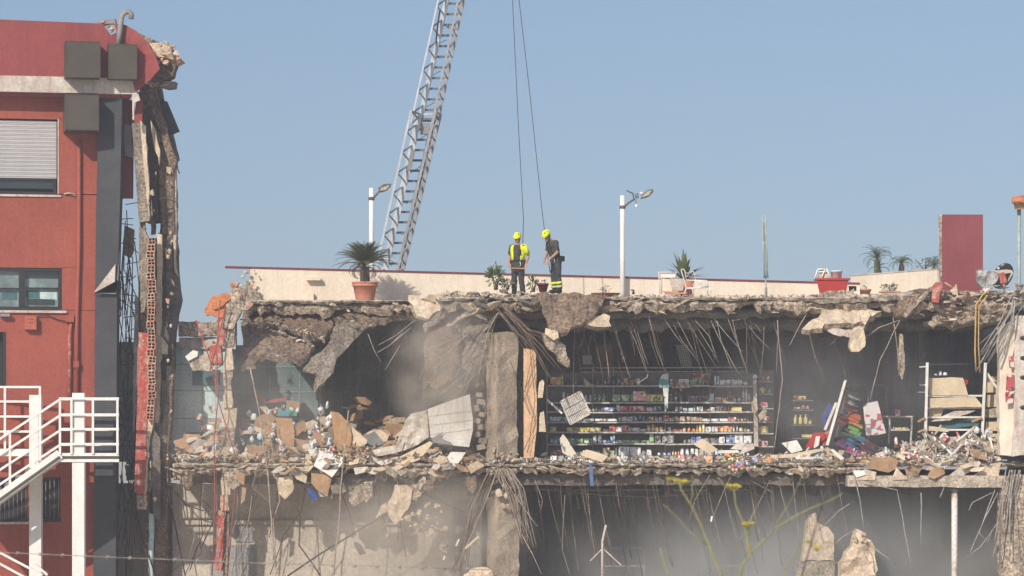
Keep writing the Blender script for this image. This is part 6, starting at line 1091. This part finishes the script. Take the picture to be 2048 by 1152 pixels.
S4([(880, 402), (950, 364), (1005, 436), (890, 460)], 1.3, 'grey_board', M_steel, 'dull grey board in the shade of the left bay', 'board')
S4([(865, 490), (1000, 452), (1060, 440), (1110, 422), (1100, 470), (1000, 500), (890, 506)], .35, 'white_sheet', M_clothw, 'long white sheet stretched along the floor edge', 'sheet', .04, relief=.05, jag=.02, mx=.09)
S4([(1120, 302), (1150, 268), (1235, 252), (1240, 400), (1180, 440), (1100, 470), (1060, 480), (1085, 380)], .4, 'crumpled_sheet', M_clothw, 'crumpled dirty white sheet left of the big white panel', 'sheet', .06, relief=.08, jag=.03, mx=.08)
S4([(1010, 542), (1130, 482), (1250, 417), (1265, 430), (1195, 520), (1120, 546), (1065, 586)], .05, 'cream_board', M_ply, 'long cream board jutting below the crumpled sheet', 'board', .04)
S4([(575, 490), (600, 492), (615, 560), (580, 600), (565, 590)], .0, 'cream_batten', M_ply, 'cream batten beside the bright white board', 'batten', .06); S4([(500, 592), (545, 585), (580, 610), (575, 650), (525, 625)], -.1, 'plaster_piece', M_plast, 'cream plaster piece clinging below the left floor edge', 'plaster', .15, relief=.05)
S4([(580, 672), (620, 690), (642, 735), (610, 745), (585, 700)], -.1, 'blue_bag', mat('blue_bag_film', (.04, .09, .30), None, 4, .5, .03, 10), 'small blue bag dangling under the left floor edge', 'bag', .08, relief=.04)
S4([(640, 690), (690, 640), (715, 625), (690, 722), (650, 722)], .0, 'plastic_film', M_tarp, 'translucent plastic film below the white board', 'plastic sheet', .02, relief=.05)
S4([(410, 240), (470, 232), (530, 245), (528, 280), (440, 286), (410, 280)], 1.9, 'beach_toy_bag', printed('print_toy', (.10, .40, .22), (.08, .35, .55), 5), 'green and blue toy packet on top of the left debris', 'packet', .12, relief=.03)
S4([(320, 165), (345, 180), (360, 205), (350, 215), (322, 185)], 2.2, 'red_strip', M_redtub, 'short red strip on the left debris', 'strip'); S4([(350, 205), (410, 192), (470, 180), (472, 190), (410, 208), (355, 214)], 2.2, 'red_strip', M_redtub, 'long red strip on the left debris', 'strip')
S6([(150, 247), (200, 225), (300, 190), (380, 165), (395, 298), (395, 360), (375, 450), (280, 440), (240, 412), (165, 402)], .25, 'white_sheet_board', M_wboard, 'big white panel leaning beside the bare pillar', 'panel', .05, relief=.01)
S6([(170, 410), (230, 370), (215, 400), (280, 428), (275, 440), (180, 425)], .15, 'torn_flap', M_steel, 'grey torn flap below the big white panel', 'sheet'); S6([(222, 552), (275, 476), (360, 480), (285, 577)], -.15, 'pale_board', M_wboard, 'pale grey board jutting over the edge below the big white panel', 'board', .04)
for y_ in (272, 322, 372): a, b = T6([(158, y_ + 12), (392, y_ - 18)]); put(MB().bar(P(*a, .235), P(*b, .235), .008, .008, (0, 1, 0)), 'panel_seam', M_wstain, bpy.data.objects['white_sheet_board'])
for k in range(6): a = T6([(190 + k * 30, 225 - k * 10), (150 + k * 40, 330 + (k % 4) * 22)]); rod(a, .1, .004, M_steel, 'thin_wire')
BD = [('white_scrap', M_clothw, 'white board scrap'), ('cardboard_scrap', M_card, 'brown cardboard scrap'), ('cream_scrap', mat('dusty_cream_board', (.55, .44, .31), (.42, .33, .23), 3, .9, .01, 8, .3), 'cream board scrap'), ('wood_scrap', M_wood, 'broken wood scrap'), ('plaster_scrap', M_plast, 'tan plaster scrap'), ('grey_scrap', M_conc, 'grey concrete scrap')]
SCR = {}
for nm, m, lb in BD:
    SCR[nm] = []
    for _ in range(8):
        n = random.choice((4, 4, 5, 7)); ar = random.uniform(.25, .95); pts = [(math.cos(2 * PI * (i + .5) / n + random.uniform(-.25, .25)) * random.uniform(.5, .72), math.sin(2 * PI * (i + .5) / n + random.uniform(-.2, .2)) * random.uniform(.45, .72) * ar) for i in range(n)]
        t = .016; fo = random.uniform(-.3, .3); SCR[nm].append(MB().add([(x, y, -t + abs(x) * fo) for x, y in pts] + [(x, y, t + abs(x) * fo) for x, y in pts], [tuple(range(n))[::-1], tuple(range(n, 2 * n))] + [(i, (i + 1) % n, (i + 1) % n + n, i + n) for i in range(n)]).mesh(nm, m))
def heap(px0, px1, n, prof, place, wts, ymin=.1, ymax=1.4, smin=.14, smax=.48):
    for _ in range(n):
        px = random.uniform(px0, px1); t = random.random() ** 1.6; top = interp(prof, px); y = ymin + (ymax - ymin) * min(1, t + random.uniform(0, .15)); py = 925 - (925 - top) * t * random.uniform(.7, 1)
        i = random.choices(range(len(BD)), wts)[0]; nm, m, lb = BD[i]; s = random.uniform(smin, smax)
        inst(random.choice(SCR[nm]), nm, P(px, py, y), (random.uniform(.5, 1.5), random.uniform(-.5, .5), random.uniform(-.7, .7)), (s, s * random.uniform(.5, 1), s), None, f'{lb} {place}', 'scrap', f'{lb} pieces {place}')
heap(372, 640, 105, [(372, 845), (430, 815), (560, 815), (640, 840)], 'heaped in the left half of the left bay', (3, 6, 3, 3, 2, 2), smin=.22, smax=.7); heap(640, 965, 95, [(640, 840), (700, 850), (760, 890), (840, 850), (965, 890)], 'heaped in the right half of the left bay', (3, 4, 3, 2, 3, 3), smin=.2, smax=.6)
heap(640, 810, 70, [(640, 800), (700, 780), (810, 830)], 'piled at the back of the left bay', (1, 6, 1, 3, 2, 4), 1.6, 3.4, .3, .75)
heap(1085, 1560, 60, [(1085, 905), (1560, 905)], 'scattered along the floor edge of the right bay', (4, 1, 3, 1, 4, 4), .05, .8, .1, .26)
heap(1560, 1860, 90, [(1560, 900), (1700, 905), (1860, 880)], 'heaped on the floor of the right recess', (3, 2, 3, 2, 4, 4)); heap(1830, 2000, 130, [(1830, 892), (1900, 880), (2000, 872)], 'heaped at the foot of the tall metal rack', (6, 1, 3, 0, 4, 7), .0, 1.3)
for _ in range(46):
    px = random.uniform(560, 965) if random.random() < .7 else random.uniform(1690, 1990); i = random.choices(range(len(BD)), (4, 3, 4, 1, 4, 3))[0]; nm, m, lb = BD[i]; s = random.uniform(.18, .5); wh = 'left of the bare pillar' if px < 1000 else 'above the beige edge beam'
    inst(random.choice(SCR[nm]), nm, P(px, random.uniform(918, 950) if px < 1000 else random.uniform(905, 948), random.uniform(-.3, .0)), (random.uniform(.7, 1.5), random.uniform(-.6, .6), random.uniform(-.6, .6)), (s, s * .7, s), None, f'{lb} spilling over the floor edge {wh}', 'scrap', f'{lb} pieces over the edge {wh}')
def litter(px0, px1, n, prof, place, cols):
    for _ in range(n):
        px = random.uniform(px0, px1); t = random.random(); py = 922 - (922 - interp(prof, px)) * t; c = random.choice(cols); kd = random.choice('xbbo'); s = random.uniform(.1, .26); wd = {'x': 'packet', 'o': 'bottle', 'b': 'bag'}[kd]
        inst({'x': BOX, 'o': BOT, 'b': BAG}[kd][c], {'x': 'product_box', 'o': 'product_bottle', 'b': 'product_bag'}[kd], P(px, py, .2 + 1.4 * t), (random.uniform(-.9, .9), random.uniform(-.9, .9), random.uniform(0, 6)), (s * .8, s * .7, s), None, f'{c} {wd} lying in the debris {place}', wd, f'{c} {wd} goods {place}')
litter(395, 660, 42, [(395, 840), (430, 825), (600, 810), (660, 830)], 'beside the torn upright', ['white', 'white', 'white', 'grey', 'grey', 'red', 'brown', 'pale blue', 'white']); litter(620, 670, 22, [(620, 815), (670, 815)], 'above the bright white board', ['white', 'red', 'grey', 'brown', 'white', 'pale blue'])
litter(1560, 2000, 46, [(1560, 905), (1800, 890), (2000, 850)], 'of the right recess', ['white', 'white', 'grey', 'red', 'pink', 'pale blue'])
for k in range(20):
    px = random.uniform(1840, 2000); put(MB().bar(P(px, random.uniform(872, 915), random.uniform(.1, 1)), P(px + random.uniform(-40, 40), random.uniform(850, 925), random.uniform(-.1, .6)), .05, random.uniform(.015, .04), (0, 1, 0)), 'broken_batten', random.choice([M_wboard, M_screed, M_wstain]), None, f"splintered batten heaped {'left of the tall metal rack' if px < 1880 else 'under the tall metal rack'}", 'batten', f"splintered battens {'left of the rack' if px < 1880 else 'under the rack'}")
for pts, y, m, lb in (([(680, 985), (740, 932), (850, 930), (912, 946), (880, 1010), (838, 1036), (760, 1020)], -.1, M_card, 'large reddish brown board on the right floor edge'), ([(608, 1082), (680, 1012), (755, 1030), (745, 1085)], -.16, M_plast, 'tan triangular slab under the brown board'), ([(860, 1082), (890, 1000), (972, 1082)], -.16, M_plast, 'tan pointed slab right of the brown board'), ([(1120, 1042), (1152, 970), (1262, 970), (1200, 1032)], .0, M_wboard, 'whitish board in the right heap'), ([(1390, 1072), (1500, 985), (1600, 962), (1580, 1072)], -.1, M_plast, 'sloping tan slab at the right end of the floor edge'), ([(950, 1010), (1060, 940), (1100, 935), (1030, 1060), (960, 1050)], .1, M_card, 'brown board in the right heap'), ([(595, 1020), (670, 1018), (680, 1050), (620, 1068)], -.2, M_wboard, 'small white box at the start of the edge beam'), ([(990, 870), (1050, 840), (1100, 860), (1080, 905), (1000, 930)], .8, M_clothw, 'grey crumpled cloth in the right heap'), ([(1060, 900), (1180, 850), (1260, 830), (1200, 900), (1110, 925)], .9, M_wstain, 'draped dirty sheet in the right heap'), ([(1240, 1060), (1330, 990), (1440, 950), (1400, 1020), (1320, 1068)], .0, M_wstain, 'pale wrinkled sheet over the right heap')):
    S3(pts, y, lb.split()[-1] if False else 'debris_board', m, lb, 'board' if 'board' in lb else 'slab' if 'slab' in lb else 'cloth' if 'cloth' in lb or 'sheet' in lb else 'box', .07, relief=.03)
def grit(name, m, n, px0, px1, yr, zf, s0, s1, label):
    mb = MB(); r = random.Random(n)
    for _ in range(n):
        px = r.uniform(px0, px1); y = yr[0] + (yr[1] - yr[0]) * r.random() ** 1.6; c = PZ(px, 0, y); c.z = zf(px, y) + r.uniform(0, .05); s = s0 + (s1 - s0) * r.random() ** 2.5
        a = [Vector((r.uniform(-1, 1), r.uniform(-1, 1), r.uniform(-.7, .7))).normalized() * s for _ in range(3)]
        mb.add([c + a[0], c + a[1], c + a[2], c - (a[0] + a[1] + a[2]) * .6], [(0, 1, 2), (0, 3, 1), (1, 3, 2), (2, 3, 0)])
    return put(mb, name, m, None, label, kind='stuff')
hp = lambda px, y: ZF + max(0, .30 * noise.noise(Vector((px * .02, y * 1.5, 0))) + .12) * min(1, y + .4) * (2.2 if px < 960 or px > 1700 else .7)
grit('gravel', M_plast, 2600, 350, 1990, (-.08, 2.2), hp, .02, .10, 'tan grit strewn over the torn shop floor'); grit('gravel', M_conc, 2600, 350, 1990, (-.08, 2.2), hp, .02, .11, 'grey grit strewn over the torn shop floor'); grit('gravel', M_clothw, 1300, 350, 1990, (-.08, 2.0), hp, .02, .09, 'whitish scraps strewn over the torn shop floor'); grit('gravel', M_card, 700, 350, 960, (-.05, 2.0), hp, .03, .11, 'brown scraps strewn over the left bay floor')
grit('gravel', M_screed, 1500, 880, 2060, (.0, 1.8), lambda px, y: (ZR + (.14 if px > 1860 else .03)), .015, .07, 'pale grit along the broken roof edge')
# ------------------------------------------------------------------ below the floor: hanging and falling pieces
sheet(T4([(1015, 790), (1050, 690), (1060, 662), (1120, 660), (1160, 690), (1150, 760), (1100, 830), (1055, 868), (1030, 830)]), -.1, 'hanging_chunk', M_plast, 'big pale slab chunk dangling below the left floor edge', 'slab chunk', .3, jag=.04, relief=.09, seg=.14); sheet(T4([(955, 838), (985, 770), (1010, 752), (1012, 800)]), -.05, 'hanging_flake', M_plast, 'pointed flake left of the big dangling chunk', 'plaster', .1, jag=.02, seg=.14); sheet(T4([(1175, 680), (1180, 640), (1230, 600), (1225, 640), (1195, 690)]), -.1, 'hanging_flake', M_cbrk, 'small flake hanging right of the big dangling chunk', 'plaster', .15, jag=.02, seg=.14)
sheet(T4([(1130, 670), (1170, 690), (1185, 745), (1150, 740)]), .0, 'hanging_flake', M_cbrk, 'grey flake stuck on the right of the big dangling chunk', 'plaster', .2, jag=.03, seg=.12)
for k in range(48):
    ky, sz = random.choice(['chunk', 'pale_chunk', 'pale_chunk']), random.choice((.05, .07, .1, .14, .2, .26)); lb = f"{'large' if sz > .17 else 'small' if sz > .08 else 'tiny'} {'grey' if ky == 'chunk' else 'pale tan'} lump"
    chunk(ky, P(random.gauss(858, 26), random.gauss(1050, 32), random.uniform(-.5, .5)), sz, 'falling_lump', None, lb + ' falling through the dust below the left bay', 'rubble', lb + 's falling through the dust')
for a, b, lb in (((891, 1110), (896, 1092), 'upper'), ((912, 1092), (918, 1078), 'middle'), ((887, 1120), (892, 1102), 'lower')): put(MB().bar(P(*a, -.2), P(*b, -.2), .05, .02, (0, 1, 0)), 'falling_splinter', M_white, None, f'{lb} white splinter falling left of the lower pillar', 'splinter')
put(MB().bar(P(930, 1097, -.1), P(957, 1073, -.1), .06, .05, (0, 1, 0)), 'timber_splinter', M_ply, None, 'pale timber splinter left of the lower pillar', 'splinter')
put(MB().bar(P(1422, 1043, -.1), P(1424, 1032, -.1), .05, .05, (0, 1, 0)), 'falling_splinter', M_white, None, 'tiny white splinter over the open ground floor', 'splinter')
sheet([(928, 1152), (940, 1138), (962, 1132), (984, 1140), (986, 1160), (930, 1170)], -.6, 'slab_chunk', M_plast, 'pale slab chunk at the bottom left of the lower pillar', 'slab chunk', .5, jag=.03, relief=.05, seg=.12)
sheet(R5([(60, 690), (90, 640), (130, 620), (155, 700), (230, 745), (285, 800), (296, 1020), (20, 1020), (60, 900)]), 1.2, 'pillar_stump', M_plast, 'broken pale pillar stump behind the fennel', 'pillar stump', .6, jag=.03, relief=.06, seg=.14)
sheet(R5([(-20, 1025), (150, 1028), (296, 1028), (296, 1300), (-40, 1300)]), 1.25, 'stump_footing', M_cbrk, 'grey base under the broken pillar stump', 'base', .7)
sheet(R5([(330, 1140), (360, 1040), (400, 950), (430, 890), (455, 820), (480, 765), (545, 780), (555, 830), (600, 860), (640, 930), (650, 1140), (700, 1400), (280, 1400)]), -.3, 'pillar_stump', M_plast, 'sunlit pointed slab stump left of the white prop', 'pillar stump', .7, jag=.045, relief=.10, seg=.13)
for k in range(10): chunk('pale_chunk', P(*R5([(random.uniform(450, 560), random.uniform(760, 860))])[0], -.45), random.uniform(.1, .22), 'stump_lump', None, 'white lump crowning the sunlit pointed stump', 'rubble', 'lumps on the pointed stump')
for pts in ([(610, 890), (700, 970), (820, 1055)], [(640, 930), (730, 990), (815, 1058)], [(300, 880), (360, 820), (470, 760)], [(150, 770), (240, 690), (330, 600), (420, 540)], [(500, 900), (580, 920), (620, 1000), (630, 1120)], [(510, 1010), (530, 985), (560, 990), (575, 1020)]): rod(R5(pts), -.35, .016, M_gstr, 'stump_rebar')
PR = thing('steel_prop', 'white painted steel prop under the right edge beam', 'prop', P(1909, 1236, .2)); put(MB().tube([P(1909, 1236, .2), P(1909, 980, .2)], .085, 14), 'tube', mat('rusty_white', (.72, .70, .66), (.45, .3, .2), 3, .6, lo=.55, hi=.68, streak=.3, streak_col=(.4, .25, .16)), PR); put(MB().box(P(1909, 979, .2), (.3, .3, .03)), 'head_plate', M_steel, PR); put(MB().box(P(1909, 1236, .2) + Vector((0, 0, .015)), (.3, .3, .03)), 'foot_plate', M_steel, PR)
put(MB().tube([P(1212, 1050, -.1), P(1205, 1082, -.1), P(1204, 1250, -.1)], .035, 8), 'bent_pipe', M_wstain, None, 'thin bent pale pipe standing right of the lower pillar', 'pipe')
for a, b in (((1205, 1096), (1242, 1130)), ((1204, 1098), (1180, 1122))): put(MB().bar(P(*a, -.05), P(*b, -.05), .03, .02, (0, 1, 0)), 'pipe_stay', M_wstain, bpy.data.objects['bent_pipe'])
for x0, x1, lb in ((1207, 1288, 'left pale window frame in the smoky ground floor'), (1404, 1492, 'right pale window frame in the smoky ground floor')):
    wf = thing('window_frame', lb, 'window frame', P((x0 + x1) / 2, 1200, 4)); 
    for a, b in (((x0, 1096), (x1, 1096)), ((x0, 1132), (x1, 1132)), ((x0, 1096), (x0, 1200)), ((x1, 1096), (x1, 1200)), (((x0 + x1) / 2 + 8, 1096), ((x0 + x1) / 2 + 8, 1200))): put(MB().bar(P(*a, 4), P(*b, 4), .035, .05, (0, 1, 0)), 'frame_bar', M_steel, wf)
# ------------------------------------------------------------------ foreground: fennel and barbed wire
YN = -78.0
def fen(name, label, stems, umbels, leaves=()):
    o = thing(name, label, 'plant', P(stems[0][0][0][0], 1400, YN))
    for pts, r0, r1, m in stems: put(MB().tube([P(a, b, YN + (c[0] if c else 0)) for a, b, *c in pts], [.52 * r0 + .52 * (r1 - r0) * i / (len(pts) - 1) for i in range(len(pts))], 7), 'stem', m, o)
    for (x, y_, wd) in umbels:
        c = P(x, y_, YN); rnd = random.Random(int(x)); m = MB(); st = MB()
        s = (D + YN) / K
        for k in range(18):
            q = c + Vector((rnd.uniform(-1, 1) * wd * s, rnd.uniform(-1, 1) * wd * s * .8, rnd.uniform(-.10, .28) * wd * s)); st.tube([c - Vector((0, 0, wd * s * .9)), q], .0007, 4)
            for _ in range(7): m.ell(q + Vector((rnd.uniform(-1, 1), rnd.uniform(-1, 1), rnd.uniform(-.4, .6))) * wd * s * .16, (wd * s * .09,) * 3, 5, 4)
        put(m, 'umbel', M_umb, o); put(st, 'umbel_ray', M_stem, o)
    return o
g_ = T(1200, 880, 4); f = lambda *p: g_(list(p))
fen('fennel_plant', 'left fennel plant with one flat yellow flower head, out of focus', [(f((1040, 1400), (960, 1050), (875, 850), (800, 660), (725, 515), (650, 400), (635, 345)), .0085, .004, M_stem), (f((860, 840), (720, 740), (600, 600), (505, 515)), .005, .002, M_stem), (f((725, 510), (738, 440), (738, 280)), .0045, .002, M_stem), (f((1030, 1400), (1000, 1060), (980, 1030)), .006, .004, M_stem)], [(*f((645, 330))[0], 13), (*f((560, 312))[0], 8)])
fen('fennel_plant', 'middle fennel plant with a tall yellow flower head, out of focus', [(f((1080, 1400), (1130, 1010), (1200, 920), (1175, 760), (1140, 650), (1085, 520), (1072, 400)), .009, .004, M_stem), (f((1175, 760), (1180, 860), (1165, 950)), .006, .005, M_stem), (f((1195, 760), (1200, 690), (1215, 610), (1235, 550)), .004, .002, M_stem), (f((1200, 915), (1300, 810), (1420, 695), (1560, 610), (1700, 540), (1830, 490), (1925, 440), (1940, 420)), .006, .003, M_stem), (f((1380, 730), (1450, 610), (1540, 460), (1600, 330), (1650, 190)), .004, .0015, M_stem), (f((1200, 915), (1205, 860), (1195, 820)), .005, .004, M_stem)], [(*f((1072, 370))[0], 14), (*f((1190, 675))[0], 12)])
fen('fennel_plant', 'right fennel plant with a dry leaning stem and small yellow flowers', [(f((1580, 1400), (1620, 1060), (1680, 860), (1740, 640), (1790, 470), (1860, 300), (1910, 190)), .0065, .003, M_trunk), (f((1830, 380), (1880, 330), (1940, 300)), .003, .0015, M_trunk), (f((1440, 1400), (1470, 1040), (1560, 900), (1640, 800)), .004, .0025, M_stem), (f((1630, 1060), (1740, 1010), (1900, 980), (2050, 965)), .004, .003, M_stem), (f((1760, 655), (1790, 630), (1815, 615)), .0045, .002, M_stem), (f((1540, 460), (1580, 445), (1600, 435)), .004, .002, M_trunk)], [(*f((1735, 862))[0], 10), (*f((1665, 805))[0], 6)])
fen('fennel_plant', 'single green fennel shoot at the lower left', [(f((580, 1400), (550, 1080), (510, 980), (480, 860)), .006, .0035, M_stem)], [])
BW = thing('barbed_wire', 'barbed wire strand across the lower left foreground', 'wire', P(200, 1112, -70)); bwp = [(-40, 1103), (120, 1110), (260, 1116), (420, 1122), (560, 1128), (760, 1132), (980, 1140)]
put(MB().tube([P(a, b, -70) for a, b in bwp], .0022, 5), 'strand', M_gstr, BW)
for k in range(22):
    x = -10 + k * 45; z = interp(bwp, x); put(MB().tube([P(x - 3, z + 3, -70), P(x + 3, z - 3, -70)], .003, 4).tube([P(x - 2, z - 4, -69.99), P(x + 2, z + 4, -69.99)], .003, 4), 'barb', M_gstr, BW)
# ------------------------------------------------------------------ dust and air
def dust(name, c, r, dens, col, label, nscale=1.6, lo=.42):
    m = bpy.data.materials.new(name); m.use_nodes = True; n = m.node_tree; n.nodes.remove(n.nodes['Principled BSDF']); pv = n.nodes.new('ShaderNodeVolumePrincipled'); out = n.nodes['Material Output']; n.links.new(pv.outputs[0], out.inputs['Volume']); pv.inputs['Color'].default_value = col + (1,); pv.inputs['Anisotropy'].default_value = 0.0
    tcn = n.nodes.new('ShaderNodeTexCoord'); no = n.nodes.new('ShaderNodeTexNoise'); no.inputs['Scale'].default_value = nscale; no.inputs['Detail'].default_value = 3
    geo = n.nodes.new('ShaderNodeNewGeometry'); n.links.new(geo.outputs['Position'], no.inputs['Vector'])
    ln = n.nodes.new('ShaderNodeVectorMath'); ln.operation = 'LENGTH'; n.links.new(tcn.outputs['Object'], ln.inputs[0])
    fo = n.nodes.new('ShaderNodeMapRange'); fo.inputs[1].default_value = 1.0; fo.inputs[2].default_value = .25; n.links.new(ln.outputs['Value'], fo.inputs[0])
    rg = n.nodes.new('ShaderNodeMapRange'); rg.inputs[1].default_value = lo; rg.inputs[2].default_value = .75; n.links.new(no.outputs[0], rg.inputs[0])
    mu = n.nodes.new('ShaderNodeMath'); mu.operation = 'MULTIPLY'; n.links.new(fo.outputs[0], mu.inputs[0]); n.links.new(rg.outputs[0], mu.inputs[1])
    m2 = n.nodes.new('ShaderNodeMath'); m2.operation = 'MULTIPLY'; n.links.new(mu.outputs[0], m2.inputs[0]); m2.inputs[1].default_value = dens; n.links.new(m2.outputs[0], pv.inputs['Density'])
    o = inst(MB().ell((0, 0, 0), (1, 1, 1), 20, 14).mesh(name, m), name, c, (0, 0, 0), r); o['kind'] = 'stuff'; o['label'] = label; return o
if DUST:
    dust('dust_cloud', P(885, 740, -.6), (1.7, 1.2, 2.4), 1.25, (.93, .85, .74), 'brown dust billowing beside the bare pillar', 1.1, .34)
    dust('dust_cloud', P(830, 1075, .0), (3.6, 1.6, 2.3), .95, (.95, .89, .80), 'brown dust below the left floor edge', .9, .3)
    dust('dust_cloud', P(500, 850, .3), (3.0, 1.5, 2.8), .35, (.95, .90, .83), 'faint dust over the left debris', .8, .25)
    dust('smoke_haze', P(1660, 1150, 3.0), (9.4, 3.6, 3.6), .72, (.90, .92, .93), 'grey smoke drifting through the open ground floor', .45, .18)
    dust('smoke_haze', P(1680, 770, 3.0), (4.2, 3.0, 2.8), .30, (.9, .91, .94), 'thin grey smoke in the right recess', .6, .25)
hz = bpy.data.materials.new('haze_air'); hz.use_nodes = True; n = hz.node_tree; n.nodes.remove(n.nodes['Principled BSDF']); pv = n.nodes.new('ShaderNodeVolumePrincipled'); n.links.new(pv.outputs[0], n.nodes['Material Output'].inputs['Volume']); pv.inputs['Color'].default_value = (.86, .90, .95, 1); pv.inputs['Density'].default_value = HAZE; pv.inputs['Anisotropy'].default_value = 0.2
if HAZE > 0: put(MB().box((0, 0, 10.5), (1404, 1404, 23)), 'haze', hz, kind='stuff')
